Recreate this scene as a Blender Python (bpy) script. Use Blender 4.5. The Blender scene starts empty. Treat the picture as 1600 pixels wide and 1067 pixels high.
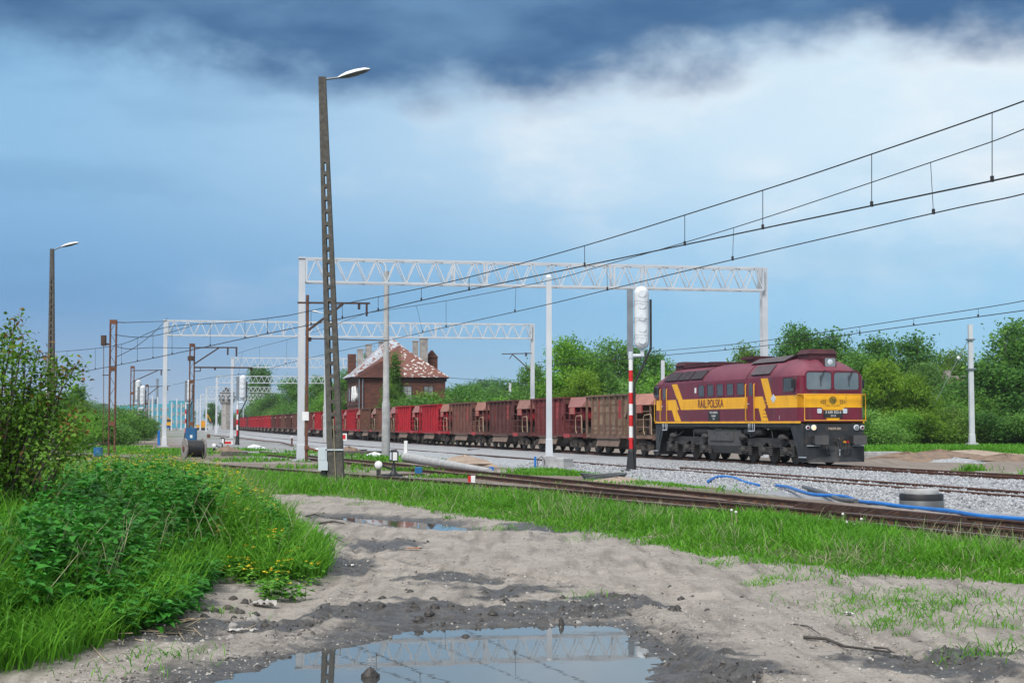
import bpy, math, random
import numpy as np
from mathutils import Vector, Matrix
random.seed(7)
RNG = np.random.default_rng(11)
S = bpy.context.scene
COL = S.collection

# ------------------------------------------------------------------ camera
F, CX, CY, HOR, CAMZ = 2350.0, 800.0, 533.5, 662.0, 1.85      # focal length and horizon in photo pixels
PITCH = math.atan((HOR - CY) / F)
cam_data = bpy.data.cameras.new('camera')
cam = bpy.data.objects.new('camera', cam_data)
COL.objects.link(cam)
cam_data.sensor_width = 36.0
cam_data.lens = 36.0 * F / 1600.0
cam_data.clip_start = 0.1
cam_data.clip_end = 9000.0
cam.location = (0, 0, CAMZ)
cam.rotation_euler = (math.pi / 2 + PITCH, 0, 0)
S.camera = cam

# ------------------------------------------------------------------ sun, sky, exposure
SUN_EL, SUN_AZ = math.radians(48), math.radians(205)           # behind the camera, to its left
sun_data = bpy.data.lights.new('sun', 'SUN')
sun_data.energy = 1.5
sun_data.angle = math.radians(22)
sun_data.color = (1.0, 0.96, 0.9)
sun = bpy.data.objects.new('sun', sun_data)
COL.objects.link(sun)
sd = Vector((math.sin(SUN_AZ) * math.cos(SUN_EL), math.cos(SUN_AZ) * math.cos(SUN_EL), math.sin(SUN_EL)))
sun.rotation_euler = sd.to_track_quat('Z', 'Y').to_euler()

world = bpy.data.worlds.new('World')
S.world = world
world.use_nodes = True
EXPO = 1.40
def build_world():
    nt = world.node_tree
    nt.nodes.clear()
    N = nt.nodes.new
    L = nt.links.new
    out = N('ShaderNodeOutputWorld')
    bg = N('ShaderNodeBackground')
    bg.inputs['Strength'].default_value = 0.1
    L(bg.outputs[0], out.inputs[0])
    sky = N('ShaderNodeTexSky')
    sky.sky_type = 'NISHITA'
    sky.sun_disc = False
    sky.sun_elevation = SUN_EL
    sky.sun_rotation = SUN_AZ
    tc = N('ShaderNodeTexCoord')
    sep = N('ShaderNodeSeparateXYZ')
    L(tc.outputs['Generated'], sep.inputs[0])
    def math_(op, a, b=None, c=None):
        n = N('ShaderNodeMath')
        n.operation = op
        for i, v in enumerate((a, b, c)):
            if v is None:
                continue
            if isinstance(v, (int, float)):
                n.inputs[i].default_value = v
            else:
                L(v, n.inputs[i])
        return n.outputs[0]
    def noise(scale, detail, vec, rough=0.55):
        n = N('ShaderNodeTexNoise')
        n.inputs['Scale'].default_value = scale
        n.inputs['Detail'].default_value = detail
        n.inputs['Roughness'].default_value = rough
        L(vec, n.inputs['Vector'])
        return n.outputs['Fac']
    def sstep(lo, hi, v):
        n = N('ShaderNodeMapRange')
        n.interpolation_type = 'SMOOTHSTEP'
        n.inputs['From Min'].default_value = lo
        n.inputs['From Max'].default_value = hi
        L(v, n.inputs['Value'])
        return n.outputs[0]
    def mix(f, a, b):
        n = N('ShaderNodeMix')
        n.data_type = 'RGBA'
        if isinstance(f, (int, float)):
            n.inputs[0].default_value = f
        else:
            L(f, n.inputs[0])
        for i, v in ((6, a), (7, b)):
            if isinstance(v, tuple):
                n.inputs[i].default_value = (*v, 1)
            else:
                L(v, n.inputs[i])
        return n.outputs[2]
    def mapping(scale, loc=(0, 0, 0)):
        n = N('ShaderNodeMapping')
        n.inputs['Scale'].default_value = scale
        n.inputs['Location'].default_value = loc
        L(tc.outputs['Generated'], n.inputs['Vector'])
        return n.outputs[0]
    x, z = sep.outputs['X'], sep.outputs['Z']
    g = 10.0 / 2 ** EXPO                                     # display value -> sky value at strength 0.1
    def c(r, gg, b):
        lin = lambda v: ((v / 255 + 0.055) / 1.055) ** 2.4
        return (lin(r) * g, lin(gg) * g, lin(b) * g)
    xr = sstep(-0.36, 0.30, x)                               # west (darker) to east (brighter)
    haze_lo = mix(xr, c(146, 170, 200), c(150, 200, 230))
    haze_mid = mix(xr, c(108, 158, 206), c(142, 198, 235))
    haze_hi = mix(xr, c(140, 188, 226), c(214, 235, 249))
    a = mix(sstep(0.0, 0.09, z), haze_lo, haze_mid)
    a = mix(sstep(0.07, 0.19, z), a, haze_hi)
    a = mix(0.03, a, sky.outputs[0])
    n1 = noise(3.2, 6, mapping((1.0, 1.0, 2.6), (3.1, 0.4, 0.2)))
    n2 = noise(10.0, 9, mapping((1.0, 1.0, 1.5), (0.3, 1.7, 0.9)))
    # white cumulus veil in the eastern half, softer elsewhere
    w = math_('ADD', math_('MULTIPLY', n1, 0.75), math_('MULTIPLY', n2, 0.35))
    w = math_('ADD', w, math_('MULTIPLY', xr, 0.22))
    w = math_('MULTIPLY', sstep(0.62, 0.86, w), sstep(0.05, 0.15, z))
    a = mix(math_('MULTIPLY', w, 0.9), a, c(243, 248, 252))
    # blue-grey smudges
    s = sstep(0.50, 0.66, noise(5.0, 5, mapping((1.0, 1.0, 4.0), (7.7, 2.0, 0.0))))
    a = mix(math_('MULTIPLY', s, 0.25), a, mix(xr, c(104, 150, 192), c(160, 200, 228)))
    # dark cloud deck
    e = math_('ADD', z, math_('MULTIPLY', math_('SUBTRACT', n1, 0.5), 0.12))
    e = math_('ADD', e, math_('MULTIPLY', math_('SUBTRACT', n2, 0.5), 0.10))
    e = math_('SUBTRACT', e, math_('MULTIPLY', math_('MULTIPLY', xr, xr), 0.016))
    d = sstep(0.198, 0.246, e)
    n3 = noise(7.0, 8, mapping((1.0, 1.0, 3.0), (2.2, 5.1, 0.3)))
    deck = mix(sstep(0.3, 0.7, n3), c(70, 109, 153), c(106, 146, 186))
    # higher up the deck breaks into brighter grey cloud
    n4 = noise(1.7, 4, mapping((1, 1, 1), (4.0, 1.0, 2.0)))
    deck = mix(sstep(0.32, 0.62, math_('ADD', z, math_('MULTIPLY', math_('SUBTRACT', n4, 0.5), 0.3))), deck, tuple(1.4 * q for q in c(214, 220, 226)))
    a = mix(d, a, deck)
    L(a, bg.inputs['Color'])
build_world()
S.view_settings.view_transform = 'Standard'
S.view_settings.look = 'None'
S.view_settings.gamma = 1.0
S.view_settings.use_curve_mapping = False
S.view_settings.exposure = EXPO

# ------------------------------------------------------------------ photo pixel -> place
def ray(x, y):
    u, v = (x - CX) / F, (CY - y) / F
    ca, sa = math.cos(PITCH), math.sin(PITCH)
    return Vector((u, ca - v * sa, sa + v * ca))
def G(x, y, z=0.0):
    """point where the pixel's ray meets the level z"""
    r = ray(x, y)
    t = (z - CAMZ) / r.z
    return Vector((r.x * t, r.y * t, z))
def PD(x, y, d):
    """point on the pixel's ray at distance d along the view axis"""
    r = ray(x, y)
    t = d / r.y
    return Vector((r.x * t, d, CAMZ + r.z * t))

# ------------------------------------------------------------------ mesh helpers
class MB:
    def __init__(s):
        s.v, s.f, s.sm = [], [], []
    def add(s, vs, fs, smooth=False):
        o = len(s.v)
        s.v += [tuple(p) for p in vs]
        s.f += [tuple(i + o for i in f) for f in fs]
        s.sm += [smooth] * len(fs)
        return s
    def box(s, c, d, rot=None):
        hx, hy, hz = d[0] / 2, d[1] / 2, d[2] / 2
        vs = [Vector((a * hx, b * hy, e * hz)) for e in (-1, 1) for a, b in ((-1, -1), (1, -1), (1, 1), (-1, 1))]
        if rot is not None:
            vs = [rot @ p for p in vs]
        c = Vector(c)
        return s.add([p + c for p in vs], [(3, 2, 1, 0), (4, 5, 6, 7), (0, 1, 5, 4), (1, 2, 6, 5), (2, 3, 7, 6), (3, 0, 4, 7)])
    def bar(s, p0, p1, w, h=None, up=(0, 0, 1)):
        p0, p1 = Vector(p0), Vector(p1)
        h = w if h is None else h
        t = (p1 - p0).normalized()
        u = Vector(up)
        if abs(t.dot(u)) > 0.98:
            u = Vector((1, 0, 0))
        a = t.cross(u).normalized()
        b = a.cross(t)
        vs = [p + a * (i * w / 2) + b * (j * h / 2) for p in (p0, p1) for i, j in ((-1, -1), (1, -1), (1, 1), (-1, 1))]
        return s.add(vs, [(0, 1, 2, 3), (7, 6, 5, 4), (4, 5, 1, 0), (5, 6, 2, 1), (6, 7, 3, 2), (7, 4, 0, 3)])
    def tube(s, pts, r, n=8, caps=True):
        pts = [Vector(p) for p in pts]
        rs = r if isinstance(r, (list, tuple)) else [r] * len(pts)
        vs, fs = [], []
        t0 = (pts[1] - pts[0]).normalized()
        a = t0.cross(Vector((0, 0, 1)))
        if a.length < 0.05:
            a = t0.cross(Vector((1, 0, 0)))
        a.normalize()
        for i, p in enumerate(pts):
            t = (pts[min(i + 1, len(pts) - 1)] - pts[max(i - 1, 0)]).normalized()
            a = (a - t * a.dot(t)).normalized()
            b = t.cross(a)
            for k in range(n):
                g = 2 * math.pi * k / n
                vs.append(p + (a * math.cos(g) + b * math.sin(g)) * rs[i])
        for i in range(len(pts) - 1):
            for k in range(n):
                k2 = (k + 1) % n
                fs.append((i * n + k, i * n + k2, (i + 1) * n + k2, (i + 1) * n + k))
        s.add(vs, fs, True)
        if caps:
            m = (len(pts) - 1) * n
            s.add(vs[:n], [tuple(range(n))[::-1]])
            s.add(vs[m:], [tuple(range(n))])
        return s
    def lathe(s, prof, origin=(0, 0, 0), axis='z', n=16, smooth=True):
        """prof: list of (radius, height along the axis)"""
        vs, fs = [], []
        o = Vector(origin)
        for r, h in prof:
            for k in range(n):
                g = 2 * math.pi * k / n
                p = (r * math.cos(g), r * math.sin(g), h)
                if axis == 'x':
                    p = (p[2], p[0], p[1])
                elif axis == 'y':
                    p = (p[1], p[2], p[0])
                vs.append(o + Vector(p))
        for i in range(len(prof) - 1):
            for k in range(n):
                k2 = (k + 1) % n
                fs.append((i * n + k, i * n + k2, (i + 1) * n + k2, (i + 1) * n + k))
        s.add(vs, fs, smooth)
        s.add(vs[:n], [tuple(range(n))[::-1]])
        s.add(vs[-n:], [tuple(range(n))])
        return s
    def prism(s, poly, depth):
        """poly: 3-D points of a flat outline, extruded by the vector depth"""
        n = len(poly)
        d = Vector(depth)
        vs = [Vector(p) for p in poly] + [Vector(p) + d for p in poly]
        fs = [tuple(range(n))[::-1], tuple(range(n, 2 * n))] + [(i, (i + 1) % n, n + (i + 1) % n, n + i) for i in range(n)]
        return s.add(vs, fs)
    def mesh(s, name, mat):
        me = bpy.data.meshes.new(name)
        me.from_pydata(s.v, [], s.f)
        me.polygons.foreach_set('use_smooth', s.sm)
        if mat is not None:
            me.materials.append(mat)
        me.update()
        return me
    def build(s, name, mat, parent=None, **kw):
        return link(name, s.mesh(name, mat), parent, **kw)

KIDS = {}
def link(name, me, parent=None, loc=None, rz=None, color=None):
    o = bpy.data.objects.new(name, me)
    COL.objects.link(o)
    if parent is not None:
        o.parent = parent
        KIDS.setdefault(parent.name, []).append(o)
    if loc is not None:
        o.location = loc
    if rz is not None:
        o.rotation_euler = (0, 0, rz)
    if color is not None:
        o.color = (*color, 1)
    return o
def tag(o, label=None, cat=None, group=None, kind=None):
    if label:
        o['label'] = label
    if cat:
        o['category'] = cat
    if group:
        o['group'] = group
    if kind:
        o['kind'] = kind
    return o
def thing(name, label, cat, loc=(0, 0, 0), rz=0.0, group=None):
    o = bpy.data.objects.new(name, None)
    COL.objects.link(o)
    o.empty_display_size = 0.2
    o.location = loc
    o.rotation_euler = (0, 0, rz)
    return tag(o, label, cat, group)
def copy_tree(o, parent=None):
    c = o.copy()
    COL.objects.link(c)
    if parent is not None:
        c.parent = parent
        KIDS.setdefault(parent.name, []).append(c)
    for ch in KIDS.get(o.name, ()):
        copy_tree(ch, c)
    return c
def np_mesh(name, v, tris, mat, tint=None, smooth=False):
    me = bpy.data.meshes.new(name)
    v = np.asarray(v, np.float32)
    t = np.asarray(tris, np.int32)
    k = t.shape[1]
    me.vertices.add(len(v))
    me.vertices.foreach_set('co', v.ravel())
    me.loops.add(t.size)
    me.loops.foreach_set('vertex_index', t.ravel())
    me.polygons.add(len(t))
    me.polygons.foreach_set('loop_start', np.arange(0, t.size, k, dtype=np.int32))
    me.polygons.foreach_set('use_smooth', np.full(len(t), smooth))
    if tint is not None:
        at = me.attributes.new('tint', 'FLOAT', 'POINT')
        at.data.foreach_set('value', np.asarray(tint, np.float32))
    me.materials.append(mat)
    me.update(calc_edges=True)
    me.validate()
    return me
FONT_TMP = []
def text(s, size, mat, parent, mtx, name='lettering', sx=1.0, align='CENTER', depth=0.002):
    cu = bpy.data.curves.new('text', 'FONT')
    cu.body = s
    cu.size = size
    cu.align_x = align
    cu.align_y = 'CENTER'
    cu.extrude = depth
    cu.resolution_u = 3
    ob = bpy.data.objects.new('text', cu)
    COL.objects.link(ob)
    bpy.context.view_layer.update()
    me = bpy.data.meshes.new_from_object(ob.evaluated_get(bpy.context.evaluated_depsgraph_get()))
    bpy.data.objects.remove(ob)
    me.transform(mtx @ Matrix.Diagonal((sx, 1, 1, 1)))
    me.materials.clear()
    me.materials.append(mat)
    return link(name, me, parent)

# ------------------------------------------------------------------ materials
def M(name, c1, c2=None, scale=2.0, rough=0.7, metal=0.0, bump=0.0, bscale=None, lo=0.35, hi=0.65, objcol=False,
      stretch=None, spec=0.4, rust=None, rustamt=0.0, rscale=3.0):
    m = bpy.data.materials.new(name)
    m.use_nodes = True
    nt = m.node_tree
    b = nt.nodes['Principled BSDF']
    N, L = nt.nodes.new, nt.links.new
    b.inputs['Roughness'].default_value = rough
    b.inputs['Metallic'].default_value = metal
    b.inputs['Specular IOR Level'].default_value = spec
    geo = N('ShaderNodeNewGeometry')
    vec = geo.outputs['Position']
    if stretch:
        mp = N('ShaderNodeMapping')
        mp.inputs['Scale'].default_value = stretch
        L(vec, mp.inputs['Vector'])
        vec = mp.outputs[0]
    def noise(sc, det=5):
        n = N('ShaderNodeTexNoise')
        n.inputs['Scale'].default_value = sc
        n.inputs['Detail'].default_value = det
        L(vec, n.inputs['Vector'])
        return n.outputs['Fac']
    def rng(v, a, bb):
        n = N('ShaderNodeMapRange')
        n.inputs['From Min'].default_value = a
        n.inputs['From Max'].default_value = bb
        L(v, n.inputs['Value'])
        return n.outputs[0]
    def mix(f, a, bb, mode='MIX'):
        n = N('ShaderNodeMix')
        n.data_type = 'RGBA'
        n.blend_type = mode
        if isinstance(f, float):
            n.inputs[0].default_value = f
        else:
            L(f, n.inputs[0])
        for i, v in ((6, a), (7, bb)):
            if isinstance(v, tuple):
                n.inputs[i].default_value = (*v, 1)
            else:
                L(v, n.inputs[i])
        return n.outputs[2]
    if objcol:
        oi = N('ShaderNodeObjectInfo')
        base = oi.outputs['Color']
        c2v = mix(1.0, base, c2 if c2 else (0.7, 0.7, 0.7), 'MULTIPLY')
        col = mix(rng(noise(scale), lo, hi), base, c2v)
    elif c2:
        col = mix(rng(noise(scale), lo, hi), c1, c2)
    else:
        col = None
        b.inputs['Base Color'].default_value = (*c1, 1)
    if rust is not None:
        col = mix(rng(noise(rscale, 8), 0.62 - rustamt * 0.3, 0.74 - rustamt * 0.3), col if col is not None else c1, rust)
    if col is not None:
        L(col, b.inputs['Base Color'])
    if bump:
        bn = N('ShaderNodeBump')
        bn.inputs['Strength'].default_value = bump
        bn.inputs['Distance'].default_value = 0.02
        L(noise(bscale or scale * 6, 4), bn.inputs['Height'])
        L(bn.outputs[0], b.inputs['Normal'])
    return m
def leaf_mat(name, c1, c2, objcol=False, scale=0.7, trans=0.35):
    m = bpy.data.materials.new(name)
    m.use_nodes = True
    nt = m.node_tree
    N, L = nt.nodes.new, nt.links.new
    nt.nodes.remove(nt.nodes['Principled BSDF'])
    out = nt.nodes['Material Output']
    geo = N('ShaderNodeNewGeometry')
    n = N('ShaderNodeTexNoise')
    n.inputs['Scale'].default_value = scale
    n.inputs['Detail'].default_value = 3
    L(geo.outputs['Position'], n.inputs['Vector'])
    at = N('ShaderNodeAttribute')
    at.attribute_name = 'tint'
    add = N('ShaderNodeMath')
    add.operation = 'ADD'
    L(n.outputs['Fac'], add.inputs[0])
    L(at.outputs['Fac'], add.inputs[1])
    r = N('ShaderNodeMapRange')
    r.inputs['From Min'].default_value = 0.45
    r.inputs['From Max'].default_value = 1.45
    L(add.outputs[0], r.inputs['Value'])
    mx = N('ShaderNodeMix')
    mx.data_type = 'RGBA'
    L(r.outputs[0], mx.inputs[0])
    mx.inputs[6].default_value = (*c1, 1)
    mx.inputs[7].default_value = (*c2, 1)
    col = mx.outputs[2]
    if objcol:
        oi = N('ShaderNodeObjectInfo')
        m2 = N('ShaderNodeMix')
        m2.data_type = 'RGBA'
        m2.blend_type = 'MULTIPLY'
        m2.inputs[0].default_value = 1.0
        L(col, m2.inputs[6])
        L(oi.outputs['Color'], m2.inputs[7])
        col = m2.outputs[2]
    d = N('ShaderNodeBsdfPrincipled')
    d.inputs['Roughness'].default_value = 0.55
    d.inputs['Specular IOR Level'].default_value = 0.25
    t = N('ShaderNodeBsdfTranslucent')
    L(col, d.inputs['Base Color'])
    L(col, t.inputs['Color'])
    ms = N('ShaderNodeMixShader')
    ms.inputs[0].default_value = trans
    L(d.outputs[0], ms.inputs[1])
    L(t.outputs[0], ms.inputs[2])
    L(ms.outputs[0], out.inputs['Surface'])
    return m

MT = {}
MT['galv'] = M('galvanised_steel', (0.62, 0.66, 0.70), (0.50, 0.55, 0.60), scale=1.2, rough=0.5, metal=0.15, bump=0.02)
MT['white_steel'] = M('white_painted_steel', (0.56, 0.58, 0.61), (0.47, 0.50, 0.54), scale=0.8, rough=0.45)
MT['grey_steel'] = M('grey_steel', (0.22, 0.25, 0.28), (0.17, 0.19, 0.22), scale=2, rough=0.5, metal=0.3)
MT['rust'] = M('rusty_steel', (0.085, 0.042, 0.03), (0.16, 0.065, 0.035), scale=3.5, rough=0.85, bump=0.15)
MT['dark_rust'] = M('dark_rusty_iron', (0.045, 0.030, 0.025), (0.085, 0.048, 0.036), scale=5, rough=0.7, metal=0.2, bump=0.1)
MT['rail_side'] = M('old_rail_steel', (0.058, 0.034, 0.026), (0.10, 0.055, 0.038), scale=6, rough=0.6, metal=0.25, bump=0.1)
MT['rail_rust'] = M('fresh_rusty_rail', (0.13, 0.055, 0.034), (0.085, 0.042, 0.032), scale=5, rough=0.75, metal=0.1, bump=0.1)
MT['rail_shiny'] = M('worn_rail_head', (0.22, 0.21, 0.21), (0.13, 0.11, 0.10), scale=5, rough=0.32, metal=0.8)
MT['concrete'] = M('weathered_concrete', (0.115, 0.105, 0.092), (0.065, 0.060, 0.054), scale=7, rough=0.95, bump=0.5, bscale=45)
MT['light_concrete'] = M('pale_concrete', (0.40, 0.40, 0.40), (0.30, 0.30, 0.30), scale=3, rough=0.9, bump=0.2, bscale=40)
MT['white_wrap'] = M('white_plastic_wrap', (0.66, 0.69, 0.72), (0.58, 0.61, 0.65), scale=2, rough=0.4, bump=0.06, bscale=6)
MT['white'] = M('white_paint', (0.78, 0.78, 0.78), (0.66, 0.66, 0.65), scale=4, rough=0.5)
MT['red'] = M('signal_red_paint', (0.62, 0.02, 0.025), (0.5, 0.018, 0.02), scale=4, rough=0.45)
MT['black'] = M('black_paint', (0.016, 0.017, 0.020), (0.028, 0.028, 0.030), scale=4, rough=0.5)
MT['wire'] = M('dark_wire', (0.03, 0.03, 0.034), rough=0.6, metal=0.3)
MT['porcelain'] = M('brown_porcelain', (0.06, 0.025, 0.018), rough=0.25)
MT['blue'] = M('blue_plastic', (0.012, 0.16, 0.50), (0.010, 0.12, 0.40), scale=3, rough=0.4)
MT['blue_box'] = M('blue_painted_box', (0.02, 0.13, 0.30), (0.018, 0.10, 0.23), scale=3, rough=0.5)
MT['grey_plastic'] = M('grey_plastic', (0.11, 0.12, 0.13), (0.08, 0.085, 0.09), scale=3, rough=0.5)
MT['wood'] = M('weathered_wood', (0.27, 0.22, 0.17), (0.18, 0.15, 0.12), scale=6, rough=0.9, bump=0.3)
MT['sleeper'] = M('old_timber_sleeper', (0.075, 0.055, 0.042), (0.045, 0.035, 0.030), scale=8, rough=0.95, bump=0.4)
MT['grey_wood'] = M('silver_grey_boards', (0.30, 0.28, 0.27), (0.19, 0.17, 0.16), scale=8, rough=0.9, bump=0.4)
MT['glass'] = M('dark_window_glass', (0.03, 0.04, 0.045), (0.05, 0.06, 0.065), scale=1.5, rough=0.08, spec=0.8)
MT['tape'] = M('yellow_paint', (0.72, 0.36, 0.02), (0.62, 0.30, 0.018), scale=4, rough=0.45)
MT['bark'] = M('tree_bark', (0.07, 0.055, 0.042), (0.12, 0.10, 0.08), scale=5, rough=0.95, bump=0.5)

# ================================================================== THE SETTING
# ------------------------------------------------------------------ lines of the tracks (plan)
_d = np.arange(20.0, 1400.0, 1.0)
_sl = np.interp(_d, [20, 120, 160, 300, 450, 600, 1400], [-0.29, -0.29, -0.248, -0.232, -0.225, -0.21, -0.20])
_x = np.concatenate([[0], np.cumsum((_sl[1:] + _sl[:-1]) / 2)])
_x += 12.65 - np.interp(62.2, _d, _x)
def Lx(d):
    """easting of the near rail of the train's track"""
    d = np.asarray(d, float)
    return np.where(d < 20, _x[0] + (d - 20) * -0.29, np.interp(d, _d, _x))
def fit(px, z, deg):
    p = [G(x, y, z) for x, y in px]
    return np.polyfit([q.y for q in p], [q.x for q in p], deg)
RAILZ = 0.10
P_FIT = fit([(341, 725), (462, 733.5), (620, 745.6), (820, 760), (1000, 773), (1200, 790), (1400, 807.5), (1600, 825)], RAILZ, 3)
Q_FIT = fit([(365, 705), (462, 714), (540, 721), (640, 731), (820, 750), (1000, 768), (1100, 778.5), (1200, 789.5), (1400, 808.7), (1600, 827.5)], RAILZ, 3)
def Px(d):
    d = np.asarray(d, float)
    lo, hi = 21.0, 66.0
    q = np.polyval(P_FIT, np.clip(d, lo, hi))
    dp = np.polyder(P_FIT)
    return q + np.where(d > hi, (d - hi) * np.polyval(dp, hi), 0) + np.where(d < lo, (d - lo) * np.polyval(dp, lo), 0)
def Qx(d):
    d = np.asarray(d, float)
    lo, hi = 22.0, 88.0
    q = np.polyval(Q_FIT, np.clip(d, lo, hi))
    dp = np.polyder(Q_FIT)
    return q + np.where(d > hi, (d - hi) * np.polyval(dp, hi), 0) + np.where(d < lo, (d - lo) * np.polyval(dp, lo), 0)

# ------------------------------------------------------------------ noise and masks
_perm = np.random.default_rng(3).random((256, 256))
def vnoise(x, y):
    xi, yi = np.floor(x).astype(int), np.floor(y).astype(int)
    fx, fy = x - xi, y - yi
    fx, fy = fx * fx * (3 - 2 * fx), fy * fy * (3 - 2 * fy)
    g = lambda a, b: _perm[a & 255, b & 255]
    return (g(xi, yi) * (1 - fx) + g(xi + 1, yi) * fx) * (1 - fy) + (g(xi, yi + 1) * (1 - fx) + g(xi + 1, yi + 1) * fx) * fy
def fbm(x, y, oct=4, seed=0.0):
    v, a, t = 0, 1.0, 0
    for i in range(oct):
        v = v + a * vnoise(x * 2 ** i + 17.3 * i + seed, y * 2 ** i - 9.1 * i + seed * 1.7)
        t += a
        a *= 0.55
    return v / t
def sst(a, b, v):
    t = np.clip((v - a) / (b - a), 0, 1)
    return t * t * (3 - 2 * t)
def polysd(poly, x, y):
    """signed distance to a polygon, negative inside"""
    x, y = np.asarray(x, float), np.asarray(y, float)
    d2 = np.full(x.shape, 1e18)
    ins = np.zeros(x.shape, bool)
    n = len(poly)
    for i in range(n):
        ax, ay = poly[i][0], poly[i][1]
        bx, by = poly[(i + 1) % n][0], poly[(i + 1) % n][1]
        ex, ey = bx - ax, by - ay
        t = np.clip(((x - ax) * ex + (y - ay) * ey) / (ex * ex + ey * ey + 1e-12), 0, 1)
        d2 = np.minimum(d2, (x - ax - t * ex) ** 2 + (y - ay - t * ey) ** 2)
        c = ((ay > y) != (by > y)) & (x < (bx - ax) * (y - ay) / (by - ay + 1e-12) + ax)
        ins ^= c
    d = np.sqrt(d2)
    return np.where(ins, -d, d)
def gpoly(px, z=0.0):
    return [tuple(G(x, y, z)[:2]) for x, y in px]
PUDDLES = [gpoly([(345, 1066), (385, 1045), (470, 1013), (545, 1005), (600, 991), (635, 982), (660, 978), (700, 977), (760, 975), (860, 973),
                  (905, 970), (950, 970), (982, 986), (1000, 1004), (1022, 1016), (1031, 1032), (1024, 1068), (960, 1150), (700, 1200), (420, 1150), (340, 1090)]),
           gpoly([(500, 804), (560, 806.5), (640, 812.5), (705, 819), (745, 827), (700, 827.5), (640, 823), (570, 815), (520, 808.5)])]
WEEDS = gpoly([(-900, 1130), (-300, 1095), (60, 1050), (190, 1002), (262, 975), (305, 935), (340, 905), (420, 915), (505, 905), (512, 880), (470, 838), (425, 800), (392, 775), (-500, 770), (-1500, 800)])
def strip_poly():
    low = gpoly([(300, 771), (380, 772), (480, 772), (560, 776), (640, 786), (700, 798), (800, 812), (900, 826), (1000, 840), (1100, 857),
                 (1200, 875), (1300, 888), (1400, 896), (1600, 908), (1900, 930), (2500, 985)])
    dd = np.arange(12.0, 70.0, 2.0)
    up = [(float(Px(d)) - 2.55, float(d)) for d in dd]
    return low + up
STRIP = strip_poly()
WETS = [(700, 905, 0.9, 0.5), (800, 925, 0.8, 0.5), (960, 945, 0.75, 0.55), (640, 955, 0.9, 0.6), (760, 958, 0.9, 0.5), (880, 955, 1.0, 0.5), (1060, 1045, 0.9, 0.5),
        (1130, 1060, 0.7, 0.3), (560, 960, 0.7, 0.4), (340, 985, 1.1, 0.5), (240, 1000, 0.9, 0.4), (840, 826, 1.2, 1.0), (540, 885, 0.5, 0.8), (600, 850, 0.8, 0.7), (1500, 1045, 1.0, 0.5)]
WETS = [(*G(x, y)[:2], a, b) for x, y, a, b in WETS]
WATERZ = -0.03
TYRES = [(gpoly([(960, 935), (1015, 975), (1060, 1022), (1110, 1050), (1200, 1090)]), 0.13), (gpoly([(1035, 985), (1090, 1035), (1180, 1075), (1260, 1110)]), 0.11),
         (gpoly([(520, 862), (600, 872), (700, 893), (800, 905), (900, 900)]), 0.15), (gpoly([(760, 880), (850, 905), (960, 918), (1100, 925)]), 0.12),
         (gpoly([(1330, 985), (1420, 1020), (1540, 1050), (1660, 1075)]), 0.14), (gpoly([(470, 800), (545, 850), (560, 905), (520, 960), (420, 1010)]), 0.14)]
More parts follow.
